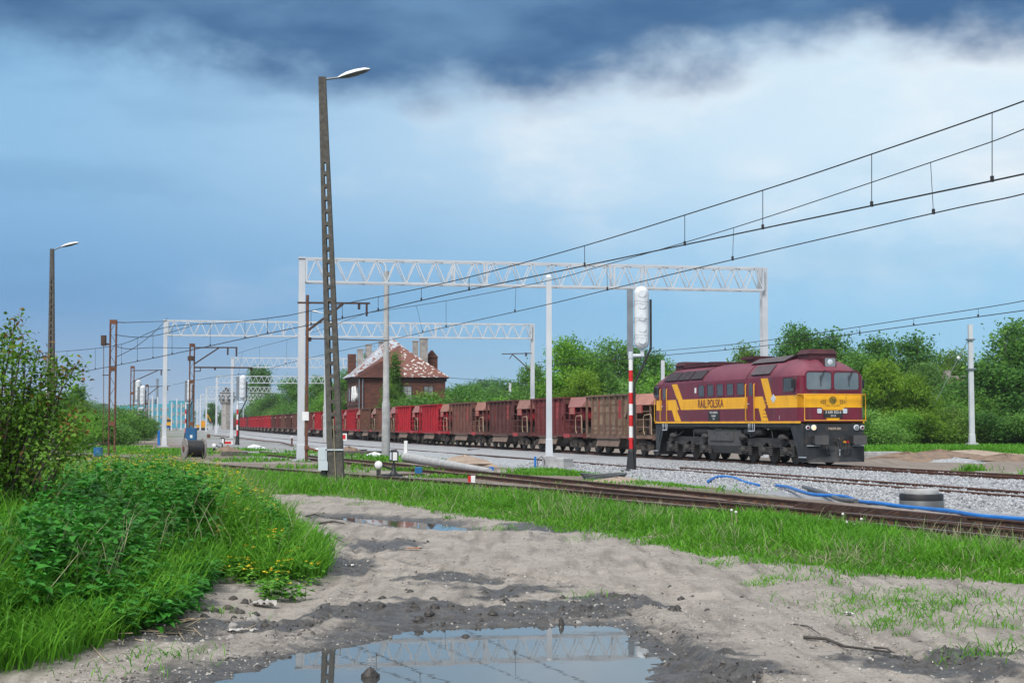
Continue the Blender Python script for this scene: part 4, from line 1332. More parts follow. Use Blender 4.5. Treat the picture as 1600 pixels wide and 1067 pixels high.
    for s in (-1,):
        m.tube([(c0 + 2.45, s * HW, 1.15), (c0 + 2.35, s * (HW + 0.02), 1.35), (c0 + 2.35, s * (HW + 0.02), 2.05), (c0 + 2.5, s * (HW + 0.02), 2.18), (c1 + 0.05, s * (HW + 0.02), 2.22), (c1 + 0.15, s * (HW + 0.02), 2.05), (c1 + 0.15, s * HW, 1.15)], 0.028, 6)
    P['handrail'] = m.mesh('handrail', MT['cream_rail'])
    m = MB().box((3.6, 0, 1.12), (3.4, 2.4, 0.06)).box((3.1, -0.2, 1.5), (0.5, 0.9, 0.7)).box((4.3, -0.4, 1.35), (0.35, 0.35, 0.4))
    m.tube([(2.4, -0.9, 1.3), (3.3, -0.9, 1.5), (4.6, -0.8, 1.35)], 0.05, 6)
    P['brake_gear'] = m.mesh('brake_gear', MT['bogie'])
    # underframe
    m = MB()
    for s in (-1, 1):
        m.box((0, s * (HW - 0.10), 1.02), (10.6, 0.14, 0.18))
    m.box((-5.25, 0, 1.02), (0.14, 2.5, 0.30)).box((5.25, 0, 1.02), (0.14, 2.5, 0.30)).box((0, 0, 1.0), (10.3, 0.5, 0.2))
    P['underframe'] = m.mesh('underframe', MT['wagon'])
    m = MB()
    for s in (-1,):
        m.box((2.35, s * (HW - 0.015), 1.0), (1.1, 0.03, 0.24))
    P['end_board'] = m.mesh('end_board', MT['wagon_patch'])
    m = MB()
    for s in (-1, 1):
        m.prism([(-3.4, s * 1.20, 0.86), (0.3, s * 1.20, 0.86), (0.3, s * 1.32, 0.46), (-3.4, s * 1.32, 0.46)], (0, s * 0.03, 0))
        m.box((-1.55, s * 1.28, 0.90), (3.75, 0.10, 0.05))
    P['chute'] = m.mesh('chute', MT['chute'])
    m = MB().prism([(-3.2, y, z) for y, z in ((-1.1, 0.95), (-0.6, 0.30), (0.6, 0.30), (1.1, 0.95))], (3.6, 0, 0)).box((1.0, 0, 0.72), (1.0, 1.9, 0.45))
    P['discharge_gear'] = m.mesh('discharge_gear', MT['bogie'])
    # bogie
    m = MB()
    for s in (-1, 1):
        y = s * 0.98
        m.prism([(dx, y, z) for dx, z in ((-1.25, 0.56), (-0.95, 0.72), (-0.4, 0.80), (0.4, 0.80), (0.95, 0.72), (1.25, 0.56), (1.2, 0.40), (0.75, 0.42), (0.4, 0.28), (-0.4, 0.28), (-0.75, 0.42), (-1.2, 0.40))], (0, s * 0.10, 0))
        for dx in (-0.9, 0.9):
            m.box((dx, s * 1.13, 0.47), (0.26, 0.16, 0.28))
        m.box((0, s * 1.13, 0.50), (0.42, 0.14, 0.34)).box((0, s * 1.22, 0.36), (0.9, 0.05, 0.05)).box((0, s * 1.22, 0.66), (0.9, 0.05, 0.05))
    m.box((0, 0, 0.68), (0.5, 2.0, 0.24))
    P['bogie'] = m.mesh('bogie', MT['bogie'])
    P['wheel'] = MB().lathe([(0.43, 0.0), (0.45, 0.02), (0.46, 0.10), (0.49, 0.11), (0.49, 0.14), (0.12, 0.14)], (0, 0, 0.46), 'y', 20).mesh('wheel', MT['wheel'])
    m = MB().lathe([(0.10, 0), (0.10, 0.28), (0.20, 0.29), (0.22, 0.33), (0.20, 0.36)], (0, 0, 0), 'x', 12)
    P['buffer'] = m.mesh('buffer', MT['bogie'])
    m = MB()
    for k_ in range(5):
        m.box((2.45, -HW, 1.45 + k_ * 0.36), (1.15, 0.035, 0.035))
    m.box((1.9, -HW, 2.1), (0.05, 0.05, 1.9)).box((3.02, -HW, 1.95), (0.05, 0.05, 1.6))
    P['ladder'] = m.mesh('ladder', MT['wagon_rib'])
    return P
WM = wagon_meshes()
# paint by wagon, counted back from the locomotive: body, canopy
TAN, MAR, RED, BRN, DRK = (0.30, 0.185, 0.115), (0.205, 0.046, 0.048), (0.52, 0.020, 0.040), (0.215, 0.098, 0.072), (0.140, 0.050, 0.045)
PAINT = [TAN, MAR, DRK, BRN, RED, RED, BRN, BRN, RED, RED, DRK, RED, MAR, BRN, BRN, DRK, BRN, MAR, DRK, RED, RED, RED, RED, RED, RED, RED, MAR, RED, RED, RED, BRN, DRK, BRN, MAR, MAR, BRN, RED, MAR, BRN, MAR]
NAME = {TAN: 'tan brown', MAR: 'maroon', RED: 'bright red', BRN: 'rusty brown', DRK: 'dark brown'}
ORD = 'first second third fourth fifth sixth seventh eighth ninth tenth eleventh twelfth thirteenth fourteenth fifteenth sixteenth seventeenth eighteenth nineteenth twentieth'.split()
def ordinal(n):
    if n <= 20:
        return ORD[n - 1]
    tens = {2: 'twenty', 3: 'thirty', 4: 'forty'}[n // 10]
    return {20: 'twentieth', 30: 'thirtieth', 40: 'fortieth'}[n] if n % 10 == 0 else tens + ' ' + ORD[n % 10 - 1]
def make_wagon(i, d, col):
    p, f = track_pose(d)
    full = i < 15
    root = thing('hopper_wagon', f'{NAME[col]} ribbed hopper wagon, {ordinal(i + 1)} behind the locomotive', 'wagon', p, math.atan2(f.y, f.x), 'hopper wagons of the goods train')
    j = lambda c, s=1.0: tuple(max(0.01, v * s * random.uniform(0.9, 1.1)) for v in c)
    rc = j(col, 0.72)
    can = j((0.40, 0.20, 0.14) if col in (TAN,) else (0.27, 0.125, 0.105))
    hop = link('hopper', WM['hopper'], root, color=j(col))
    link('rim', WM['rim'], hop, color=rc)
    link('load', WM['load'], root)
    link('canopy', WM['canopy'], root, color=can)
    link('underframe', WM['underframe'], root, color=rc)
    nr = 8
    for k in range(nr):
        for sd_ in (0.0, math.pi):
            link('rib', WM['rib'], hop, loc=(-5.25 + 0.06 + (7.10 - 0.12) * k / (nr - 1), 0, 0), rz=sd_, color=rc)
    link('chute', WM['chute'], root)
    link('discharge_gear', WM['discharge_gear'], root)
    if col is not TAN:
        link('air_tank', WM['air_tank'], root)
    if full:
        link('panel_seam', WM['panel_seam'], hop, color=rc)
        if col is not RED:
            for xx in (-3.3, 0.25):
                link('red_patch', WM['red_patch'], hop, loc=(xx, 0, random.uniform(-0.1, 0.15)))
        nt_ = link('notice_panel', WM['notice_panel'], root)
        link('print', WM['print'], nt_)
        link('bracing', WM['bracing'], root, color=rc)
        link('handrail', WM['handrail'], root)
        link('end_board', WM['end_board'], root)
        if i in (0, 3):
            link('ladder', WM['ladder'], root, color=rc)
    for x in (2.75, 4.95):
        link('post', WM['post'], root, loc=(x, 0, 0), color=rc)
        link('post', WM['post'], root, loc=(x, 0, 0), rz=math.pi, color=rc)
    link('brake_gear', WM['brake_gear'], root)
    for bx in (-3.75, 3.75):
        b = link('bogie', WM['bogie'], root, loc=(bx, 0, 0))
        for ax in (-0.9, 0.9):
            link('wheel', WM['wheel'], b, loc=(ax, -0.83, 0))
            w = link('wheel', WM['wheel'], b, loc=(ax, 0.83, 0), rz=math.pi)
    if full:
        for sg in (-1, 1):
            for s in (-1, 1):
                link('buffer', WM['buffer'], root, loc=(sg * 5.30, s * 0.875, 1.02), rz=0 if sg > 0 else math.pi)
def make_train():
    d = 62.0 + (16.3 + 0.6 + 0.3) * 0.96 + 5.6 * 0.96
    for i in range(40):
        make_wagon(i, d, PAINT[i % len(PAINT)])
        sl = float(Lx(d + 1) - Lx(d))
        d += 11.25 / math.sqrt(1 + sl * sl)
make_train()

# ================================================================== GANTRIES, MASTS, LAMPS, SIGNALS, WIRES
BRACE = {}
def brace_mesh(length, w=0.055):
    k = (round(length, 2), w)
    if k not in BRACE:
        BRACE[k] = MB().bar((0, 0, 0), (length, 0, 0), w).mesh('brace', MT['white_steel'])
    return BRACE[k]
def place_bar(name, p0, p1, w, parent, mat='white_steel'):
    d = p1 - p0
    o = link(name, brace_mesh(d.length, w), parent)
    o.location = p0
    o.rotation_euler = d.to_track_quat('X', 'Z').to_euler()
    return o
def white_mast(mb, p, h, w=0.30, lattice=False):
    """square tapered mast with a flared foot and base plate"""
    prof = [(0.0, w * 1.9), (0.05, w * 1.9), (0.05, w * 1.25), (0.75, w * 1.1), (0.78, w), (h, w * 0.9)]
    for (z0, a), (z1, b) in zip(prof, prof[1:]):
        vs = [(p.x + i * q / 2, p.y + j * q / 2, p.z + z) for z, q in ((z0, a), (z1, b)) for i, j in ((-1, -1), (1, -1), (1, 1), (-1, 1))]
        mb.add(vs, [(0, 1, 5, 4), (1, 2, 6, 5), (2, 3, 7, 6), (3, 0, 4, 7)] + ([(4, 5, 6, 7)] if z1 > z0 or True else []))
    return mb
def gantry(n, lx, rx, ltop, rtop, label, detail, top_z=10.15, th=1.22):
    dl = (top_z - CAMZ) * F / (HOR - ltop)
    dr = (top_z - CAMZ) * F / (HOR - rtop)
    pl, pr = PD(lx, HOR, dl), PD(rx, HOR, dr)
    pl.z = pr.z = 0.0
    root = thing('portal_gantry', label, 'gantry', pl, 0.0, 'white lattice gantries over the tracks')
    r = pr - pl
    span = r.length
    root.rotation_euler = (0, 0, math.atan2(r.y, r.x))
    gz = min(hz(pl.x, pl.y), 0) - 0.08
    foot = MB()
    foot.box((0, 0, gz - 0.1), (0.9, 0.9, 0.5))
    foot.build('footing', MT['light_concrete'], root)
    m = MB()
    white_mast(m, Vector((0, 0, gz + 0.15)), top_z - gz - 0.12, 0.34)
    m.box((0.0, 0, top_z - 0.02), (0.42, 0.42, 0.06))
    m.build('post', MT['white_steel'], root)
    # right post: two channels with lacing
    post = MB()
    for s in (-1, 1):
        post.box((span, s * 0.17, (top_z - 0.2) / 2), (0.30, 0.07, top_z + 0.2))
    rp = post.build('post', MT['white_steel'], root)
    if detail:
        k, z = 0, 0.6
        while z < top_z - 0.7:
            a = -1 if k % 2 else 1
            place_bar('lacing_bar', Vector((span - 0.06, -0.15 * a, z)), Vector((span - 0.06, 0.15 * a, z + 0.65)), 0.05, rp)
            z += 0.65
            k += 1
    # truss
    zt, zb, hw = top_z - 0.06, top_z - th, 0.36
    a, b = 0.2, span - 0.15
    if detail:
        for z in (zt, zb):
            for y in (-hw, hw):
                place_bar('chord', Vector((a, y, z)), Vector((b, y, z)), 0.10, root)
        npan = max(8, int(round((b - a) / 1.0)))
        st = (b - a) / npan
        for y in (-hw, hw):
            for k in range(npan):
                x = a + k * st
                lo, hi = Vector((x, y, zb)), Vector((x + st / 2, y, zt))
                place_bar('brace', lo, hi, 0.05, root)
                place_bar('brace', hi, Vector((x + st, y, zb)), 0.05, root)
            for f_ in (0.0, 0.31, 0.38, 0.66, 0.73, 1.0):
                place_bar('strut', Vector((a + (b - a) * f_, y, zb)), Vector((a + (b - a) * f_, y, zt)), 0.09, root)
        for z in (zt, zb):
            for k in range(0, npan, 2):
                x = a + k * st
                place_bar('tie', Vector((x, -hw, z)), Vector((x + st, hw, z)), 0.045, root)
    else:
        tr = MB()
        for z in (zt, zb):
            for y in (-hw, hw):
                tr.bar((a, y, z), (b, y, z), 0.11)
        npan = max(8, int(round((b - a) / 1.0)))
        st = (b - a) / npan
        for y in (-hw, hw):
            for k in range(npan):
                x = a + k * st
                tr.bar((x, y, zb), (x + st / 2, y, zt), 0.06)
                tr.bar((x + st / 2, y, zt), (x + st, y, zb), 0.06)
        tag(tr.build('truss', MT['white_steel'], root), kind='stuff')
    return root, pl, pr, span
GS = [(470, 1195, 402, 418, 'white lattice gantry whose far post stands behind the locomotive', True),
      (257, 832, 500, 506, 'second white lattice gantry back, its arm end post left of the tall white mast', True),
      (362, 625, 558.5, 560, 'third white lattice gantry, ending in front of the brick station house', True),
      (338, 512, 587, 588, 'fourth white lattice gantry, its far post hidden by the slotted concrete lamp pole', False),
      (322, 466, 604, 605, 'fifth white lattice gantry along the line', False),
      (313, 432, 616, 616, 'sixth white lattice gantry along the line', False),
      (308, 408, 623.5, 623.5, 'seventh white lattice gantry along the line', False),
      (302, 393, 630, 630, 'eighth white lattice gantry along the line', False),
      (298, 380, 635.5, 635.5, 'ninth white lattice gantry along the line, farthest from the locomotive', False)]
for n_, (a_, b_, c_, d_, lb, det) in enumerate(GS):
    gantry(n_, a_, b_, c_, d_, lb, det)

# far white masts on the left side of the yard and low gantries before the office block
for i, (x, top, d) in enumerate([(238, 618, 300), (232, 624, 350), (227, 628, 400), (246, 620, 380), (268, 628, 420), (276, 622, 440), (283, 629, 480), (290, 630, 520), (327, 634, 520), (333, 640, 560), (341, 642, 600), (372, 632, 560), (356, 640, 640)]):
    p = PD(x, HOR, d)
    p.z = 0
    m = MB()
    white_mast(m, Vector((0, 0, 0)), PD(x, top, d).z, 0.34)
    o = m.build('line_mast', MT['white_steel'], None, loc=p)
    tag(o, ('slim white mast before the turquoise office block' if x < 300 else 'slim white mast by the far end of the train and gantries'), 'mast', 'slim white masts before the office block' if x < 300 else 'slim white masts by the far gantries')
def tall_mast():
    p = G(858, 731, -0.1)
    root = thing('line_mast', 'tall plain white mast on a concrete foot beside the ballast edge', 'mast', (p.x, p.y, 0))
    MB().box((0.0, 0, 0.05), (0.6, 0.6, 0.75)).build('footing', MT['light_concrete'], root)
    m = MB()
    white_mast(m, Vector((0, 0, 0.42)), PD(858, 433, p.y).z - 0.42, 0.26)
    m.build('pole', MT['white_steel'], root)
    MB().lathe([(0.13, 0), (0.13, 0.08), (0.05, 0.13)], (0, 0, PD(858, 434, p.y).z), 'z', 12).build('cap', MT['white'], root)
    t = thing('concrete_well', 'small grey concrete junction box beside the tall white mast', 'junction box', (p.x + 0.62, p.y - 0.25, 0))
    MB().lathe([(0.46, -0.25), (0.42, 0.22), (0.44, 0.24), (0.44, 0.34), (0.36, 0.36)], (0, 0, 0), 'z', 4, False).build('box', MT['light_concrete'], t)
    s = MB().box((0, 0, 0.12), (0.10, 0.05, 0.62)).build('blue_stake', MT['blue'], None, loc=(p.x - 0.62, p.y - 0.4, -0.02))
    tag(s, 'short blue stake beside the white mast footing', 'stake')
    c = MB().tube([(p.x - 0.5, p.y - 0.55, -0.1), (p.x - 0.52, p.y - 0.5, 0.3), (p.x - 0.35, p.y - 0.45, 0.42), (p.x - 0.2, p.y - 0.5, 0.25), (p.x - 0.25, p.y - 0.6, -0.05)], 0.02, 6).build('cable_loop', MT['black'])
    tag(c, 'black cable loop hanging by the white mast footing', 'cable')
tall_mast()
def right_mast():
    p = G(1519, 697)
    root = thing('line_mast', 'white octagonal mast with a guy wire, standing in the grass before the trees', 'mast', (p.x, p.y, 0))
    h = PD(1515, 507, p.y).z
    MB().box((0, 0, 0.08), (0.9, 0.9, 0.3)).build('footing', MT['light_concrete'], root)
    m = MB()
    white_mast(m, Vector((0, 0, 0.23)), h - 0.23, 0.38)
    m.build('pole', MT['white_steel'], root)
    for z in (h - 1.25, h - 3.7):
        MB().box((0, 0, z), (0.62, 0.62, 0.12)).build('clamp', MT['grey_steel'], root)
    g = G(1428, 694)
    a = Vector((g.x - p.x, g.y - p.y, 0.05))
    w = MB().tube([Vector((-0.2, 0, h - 1.3)), a], 0.03, 5).build('guy_wire', MT['galv'], root)
    MB().lathe([(0.08, -0.15), (0.16, -0.05), (0.16, 0.05), (0.08, 0.15)], Vector((-0.2, 0, h - 1.3)).lerp(a, 0.16), 'z', 8).build('insulator', MT['white'], w)
    MB().box(a - Vector((0, 0, 0.02)), (1.4, 0.6, 0.2)).build('guy_anchor', MT['light_concrete'], root)
right_mast()
for x, top, d, lb in ((1036, 563, 118, 'thin white post rising behind the rear of the locomotive'), (797, 597, 175, 'thin white post behind the wagons left of the second gantry end')):
    p = PD(x, HOR, d)
    m = MB()
    white_mast(m, Vector((0, 0, 0)), PD(x, top, d).z, 0.3)
    tag(m.build('line_mast', MT['white_steel'], None, loc=(p.x, p.y, 0)), lb, 'mast')

# ------------------------------------------------------------------ slotted concrete lamp poles
def slotted_pole(base, top, wb, wt, slots, root):
    """flat concrete pole with a row of through slots: two flanges, webs between"""
    axis = top - base
    L_ = axis.length
    m = MB()
    w = lambda f: wb + (wt - wb) * f
    def pt(f, sx, sy, dep):
        q = base + axis * f
        return Vector((q.x + sx, q.y + sy * dep, q.z))
    edges = []
    f = 0.0
    s0, s1, n = slots
    cuts = [(0.0, s0, False)]
    for k in range(n):
        a = s0 + (s1 - s0) * k / n
        b = s0 + (s1 - s0) * (k + 0.70) / n
        c = s0 + (s1 - s0) * (k + 1) / n
        cuts += [(a, b, True), (b, c, False)]
    cuts.append((s1, 1.0, False))
    for a, b, op in cuts:
        for lo, hi in (((-1, -0.24), (0.24, 1)) if op else ((-1, 1),)):
            vs = []
            for f in (a, b):
                hw, dp = w(f) / 2, w(f) * 0.42
                for sy in (-1, 1):
                    vs += [pt(f, lo * hw, sy, dp), pt(f, hi * hw, sy, dp)]
            m.add(vs, [(0, 1, 5, 4), (3, 2, 6, 7), (0, 4, 6, 2), (1, 3, 7, 5)] + [(0, 2, 3, 1), (4, 5, 7, 6)])
    return m.build('pole', MT['concrete'], root)
def lamp_head(root, p0, p1, s=1.0):
    d = (p1 - p0).normalized()
    side = d.cross(Vector((0, 0, 1))).normalized()
    up = side.cross(d)
    m1, m2 = MB(), MB()
    prof = [(0.0, 0.05, 0.03), (0.12, 0.10, 0.07), (0.3, 0.15, 0.11), (0.55, 0.17, 0.12), (0.85, 0.13, 0.09), (1.0, 0.03, 0.03)]
    L_ = (p1 - p0).length
    for m, sg in ((m1, 1), (m2, -1)):
        vs, fs = [], []
        for t, w, h in prof:
            for k in range(7):
                a = math.pi * k / 6
                vs.append(p0 + d * (t * L_) + side * (math.cos(a) * w * s * 1.0) + up * (sg * math.sin(a) * h * s * (1.0 if sg > 0 else 0.75)))
        for i in range(len(prof) - 1):
            for k in range(6):
                q = (i * 7 + k, i * 7 + k + 1, (i + 1) * 7 + k + 1, (i + 1) * 7 + k)
                fs.append(q if sg < 0 else q[::-1])
        m.add(vs, fs, True)
    h = m1.build('lamp_head', MT['white'], root)
    m2.build('lamp_glass', MT['grey_plastic'], h)
MT['straw_pole'] = M('faded_yellow_strip', (0.34, 0.28, 0.17), rough=0.8)
def near_lamp():
    d = 45.0
    b, t = PD(526, 757, d), PD(503.5, 121, d)
    b.z = -0.2
    root = thing('lamp_post', 'tall leaning slotted concrete lamp pole with a grey meter box', 'lamp post', (b.x, b.y, 0))
    o = Vector((b.x, b.y, 0))
    B, T = b - o, t - o
    slotted_pole(B, T, 0.48, 0.215, (0.13, 0.80, 22), root)
    a = PD(511, 124, d) - o
    e = PD(530, 121.5, d) - o
    MB().tube([T + Vector((0.02, 0, -0.10)), a, e], 0.035, 7).build('arm', MT['grey_steel'], root)
    lamp_head(root, e - (PD(577, 108, d) - o - e) * 0.04, PD(578, 108.5, d) - o, 1.0)
    # straps, pipe, box
    f = lambda y: B + (T - B) * ((757 - y) / (757 - 121))
    q = f(692)
    s_ = MB().box((q.x, q.y, q.z), (0.52, 0.46, 0.04)).build('strap', MT['galv'], root)
    MB().tube([f(745) + Vector((0.02, -0.24, 0)), f(655) + Vector((0.0, -0.21, 0)), f(645) + Vector((-0.01, -0.2, 0))], 0.012, 6).build('earth_strip', MT['straw_pole'], root)
    MB().tube([f(672) + Vector((-0.24, -0.15, 0)), f(640) + Vector((-0.22, -0.1, 0)), f(560) + Vector((-0.2, -0.1, 0)), f(520) + Vector((-0.16, 0, 0))], 0.022, 6).build('cable', MT['galv'], root)
    c = f(706) + Vector((-0.36, -0.12, 0))
    bx = MB().box((c.x, c.y, c.z + 0.14), (0.26, 0.22, 0.42)).box((c.x + 0.02, c.y, c.z - 0.20), (0.28, 0.24, 0.26)).build('meter_box', MT['galv'], root)
    MB().box((c.x, c.y - 0.115, c.z + 0.14), (0.18, 0.01, 0.34)).build('box_lid', MT['galv'], bx)
    MB().tube([(c.x + 0.04, c.y, c.z - 0.3), (c.x + 0.08, c.y, -0.2)], 0.09, 8).build('cable_duct', MT['black'], root)
near_lamp()
def left_lamp():
    d = 88.0
    t = PD(81.5, 389, d)
    o = Vector((t.x, d, 0))
    root = thing('lamp_post', 'slotted concrete lamp pole rising behind the leafy bush', 'lamp post', o)
    B, T = Vector((0.12, 0, -0.1)), Vector((0, 0, t.z))
    slotted_pole(B, T, 0.46, 0.21, (0.13, 0.86, 24), root)
    e = PD(95, 386, d) - o
    MB().tube([T + Vector((0, 0, -0.1)), e], 0.04, 7).build('arm', MT['grey_steel'], root)
    lamp_head(root, e, PD(123, 379, d) - o, 1.0)
left_lamp()
def round_pole(bx, by, ty, arm, d, label, r=0.17):
    p = PD(bx, HOR, d)
    z = PD(bx, ty, d).z
    root = thing('lamp_post', label, 'lamp post', (p.x, p.y, 0))
    m = MB().lathe([(r * 1.35, -0.3), (r * 1.3, 2.9 * z / 10), (r * 1.05, 3.0 * z / 10), (r * 0.8, z)], (0, 0, 0), 'z', 12)
    m.build('pole', MT['light_concrete'], root)
    o = Vector((p.x, p.y, 0))
    pts = [PD(x, y, d) - o for x, y in arm]
    MB().tube([Vector((0, 0, z - 0.3))] + pts[:-1], 0.05, 7).build('arm', MT['galv'], root)
    lamp_head(root, pts[-2], pts[-1], 0.9)
round_pole(603, 713, 424, [(602.5, 416), (599, 411), (590, 409), (577, 406)], 83, 'round grey concrete lamp pole with an arm bent back, in front of the station house')
round_pole(509, 691, 497, [(508.6, 492), (506, 489), (498, 488), (487, 486)], 150, 'round concrete lamp pole partly hidden by the slotted leaning pole', 0.2)

# ------------------------------------------------------------------ rusty lattice catenary masts
def lattice_mast(x, base_y, top_y, d, label, w=0.36, arms=(), kind='lattice'):
    p = PD(x, HOR, d)
    h = PD(x, top_y, d).z
    root = thing('catenary_mast', label, 'mast', (p.x, p.y, 0))
    for s in (-1, 1):
        MB().box((s * w / 2, 0, h / 2 - 0.2), (0.075, 0.14, h + 0.4)).build('leg', MT['rust'], root)
    n = max(5, int(h / 0.62))
    for k in range(n):
        z0, z1 = 0.3 + (h - 0.4) * k / n, 0.3 + (h - 0.4) * (k + 1) / n
        a = 1 if k % 2 else -1
        MB().bar((-a * w / 2, -0.06, z0), (a * w / 2, -0.06, z1), 0.04, 0.02).build('lacing_bar', MT['rust'], root)
    for f in (0.24, 0.64, 0.985):
        MB().box((0, -0.075, h * f), (w + 0.06, 0.02, 0.26)).build('batten_plate', MT['rust'], root)
    for a in arms:
        a(root, Vector((p.x, p.y, 0)), d)
    return root, p, h
def arm_bar(x0, y0, x1, y1, t=0.09, name='cantilever_arm', mat='dark_rust'):
    def f(root, o, d):
        MB().bar(PD(x0, y0, d) - o, PD(x1, y1, d) - o, t).build(name, MT[mat], root)
    return f
def insul(x, y, hgt=0.5, r=0.09):
    def f(root, o, d):
        q = PD(x, y, d) - o
        pr = []
        for k in range(7):
            pr += [(0.035, -hgt * k / 7), (r, -hgt * (k + 0.4) / 7)]
        pr.append((0.03, -hgt))
        MB().lathe(pr, q, 'z', 8).build('insulator', MT['porcelain'], root)
    return f
lattice_mast(175, 713, 500, 86, 'rusty lattice mast with a side pulley weight, left of the second gantry', 0.34,
             (arm_bar(179, 503.5, 196, 504, 0.05), arm_bar(160, 537, 172, 538, 0.10), arm_bar(162, 524, 162, 540, 0.26, 'pulley_block'), arm_bar(162, 536, 162, 690, 0.03, 'guide_rod', 'rust'), arm_bar(160, 586, 170, 586, 0.05), arm_bar(160, 632, 170, 632, 0.05), arm_bar(170, 690, 150, 694, 0.06)))
lattice_mast(299, 700, 537, 110, 'rusty lattice mast with two cantilever arms, behind the cable drum', 0.32,
             (arm_bar(303, 543, 371, 543), arm_bar(303, 569, 342, 543.5), arm_bar(303, 574, 394, 574.5, 0.11), arm_bar(303, 580, 313, 580, 0.06), arm_bar(313, 574, 313, 580, 0.06), insul(356, 544), insul(369.5, 544, 0.6), insul(393, 574, 0.28, 0.12), insul(336, 574, 0.2, 0.1), arm_bar(294, 560, 304, 560, 0.34, 'switch_box')))
lattice_mast(206, 690, 572, 160, 'thin rusty lattice mast with one straight arm, beside twin wrapped signals', 0.34, (arm_bar(207, 579, 266, 578), arm_bar(208, 596, 246, 579), insul(252, 579)))
lattice_mast(229, 684, 601, 200, 'thin rusty lattice mast farthest down the weedy line', 0.34, (arm_bar(230, 604, 266, 603), arm_bar(230, 618, 248, 604), insul(262, 604)))
def gantry_side_mast():
    d = 73.0
    p = PD(479, HOR, d)
    z = PD(479, 461, d).z
    o = Vector((p.x, p.y, 0))
    root = thing('catenary_mast', 'slim rusty mast with bracket arms, close beside the first gantry post', 'mast', o)
    MB().box((0, 0, z / 2 - 0.1), (0.13, 0.16, z + 0.2)).build('pole', MT['rust'], root)
    for a in (arm_bar(465, 473, 578, 474, 0.09), arm_bar(479, 518, 536, 475, 0.11), arm_bar(479, 529, 520, 530, 0.05), arm_bar(520, 530, 606, 532, 0.05), insul(573, 475, 0.6, 0.07), insul(561, 474, 0.3, 0.09), insul(484, 527, 0.2, 0.12)):
        a(root, o, d)
    q = PD(478, 650, d) - o
    MB().box((q.x, -0.14, q.z), (0.32, 0.08, 0.42)).build('number_board', MT['white'], root)
    q = PD(480, 700, d) - o
    MB().box((q.x, -0.1, q.z), (0.24, 0.06, 0.2)).build('clamp', MT['rust'], root)
    MB().bar((0, -0.1, q.z + 0.02), PD(512, 708, 72.5) - o, 0.09).build('stay_bar', MT['rust'], root)
gantry_side_mast()
def bracket_on_gantry():
    d = 122.0
    p = PD(832, HOR, d)
    o = Vector((p.x, p.y, 0))
    root = thing('cantilever_bracket', 'dark cantilever bracket fixed to the second gantry post', 'bracket', o)
    for a in (arm_bar(831, 552, 784, 553, 0.07), arm_bar(800, 553, 829, 579, 0.08), arm_bar(796, 561, 801, 553, 0.06), insul(822, 551, 0.3, 0.12)):
        a(root, o, d)
bracket_on_gantry()

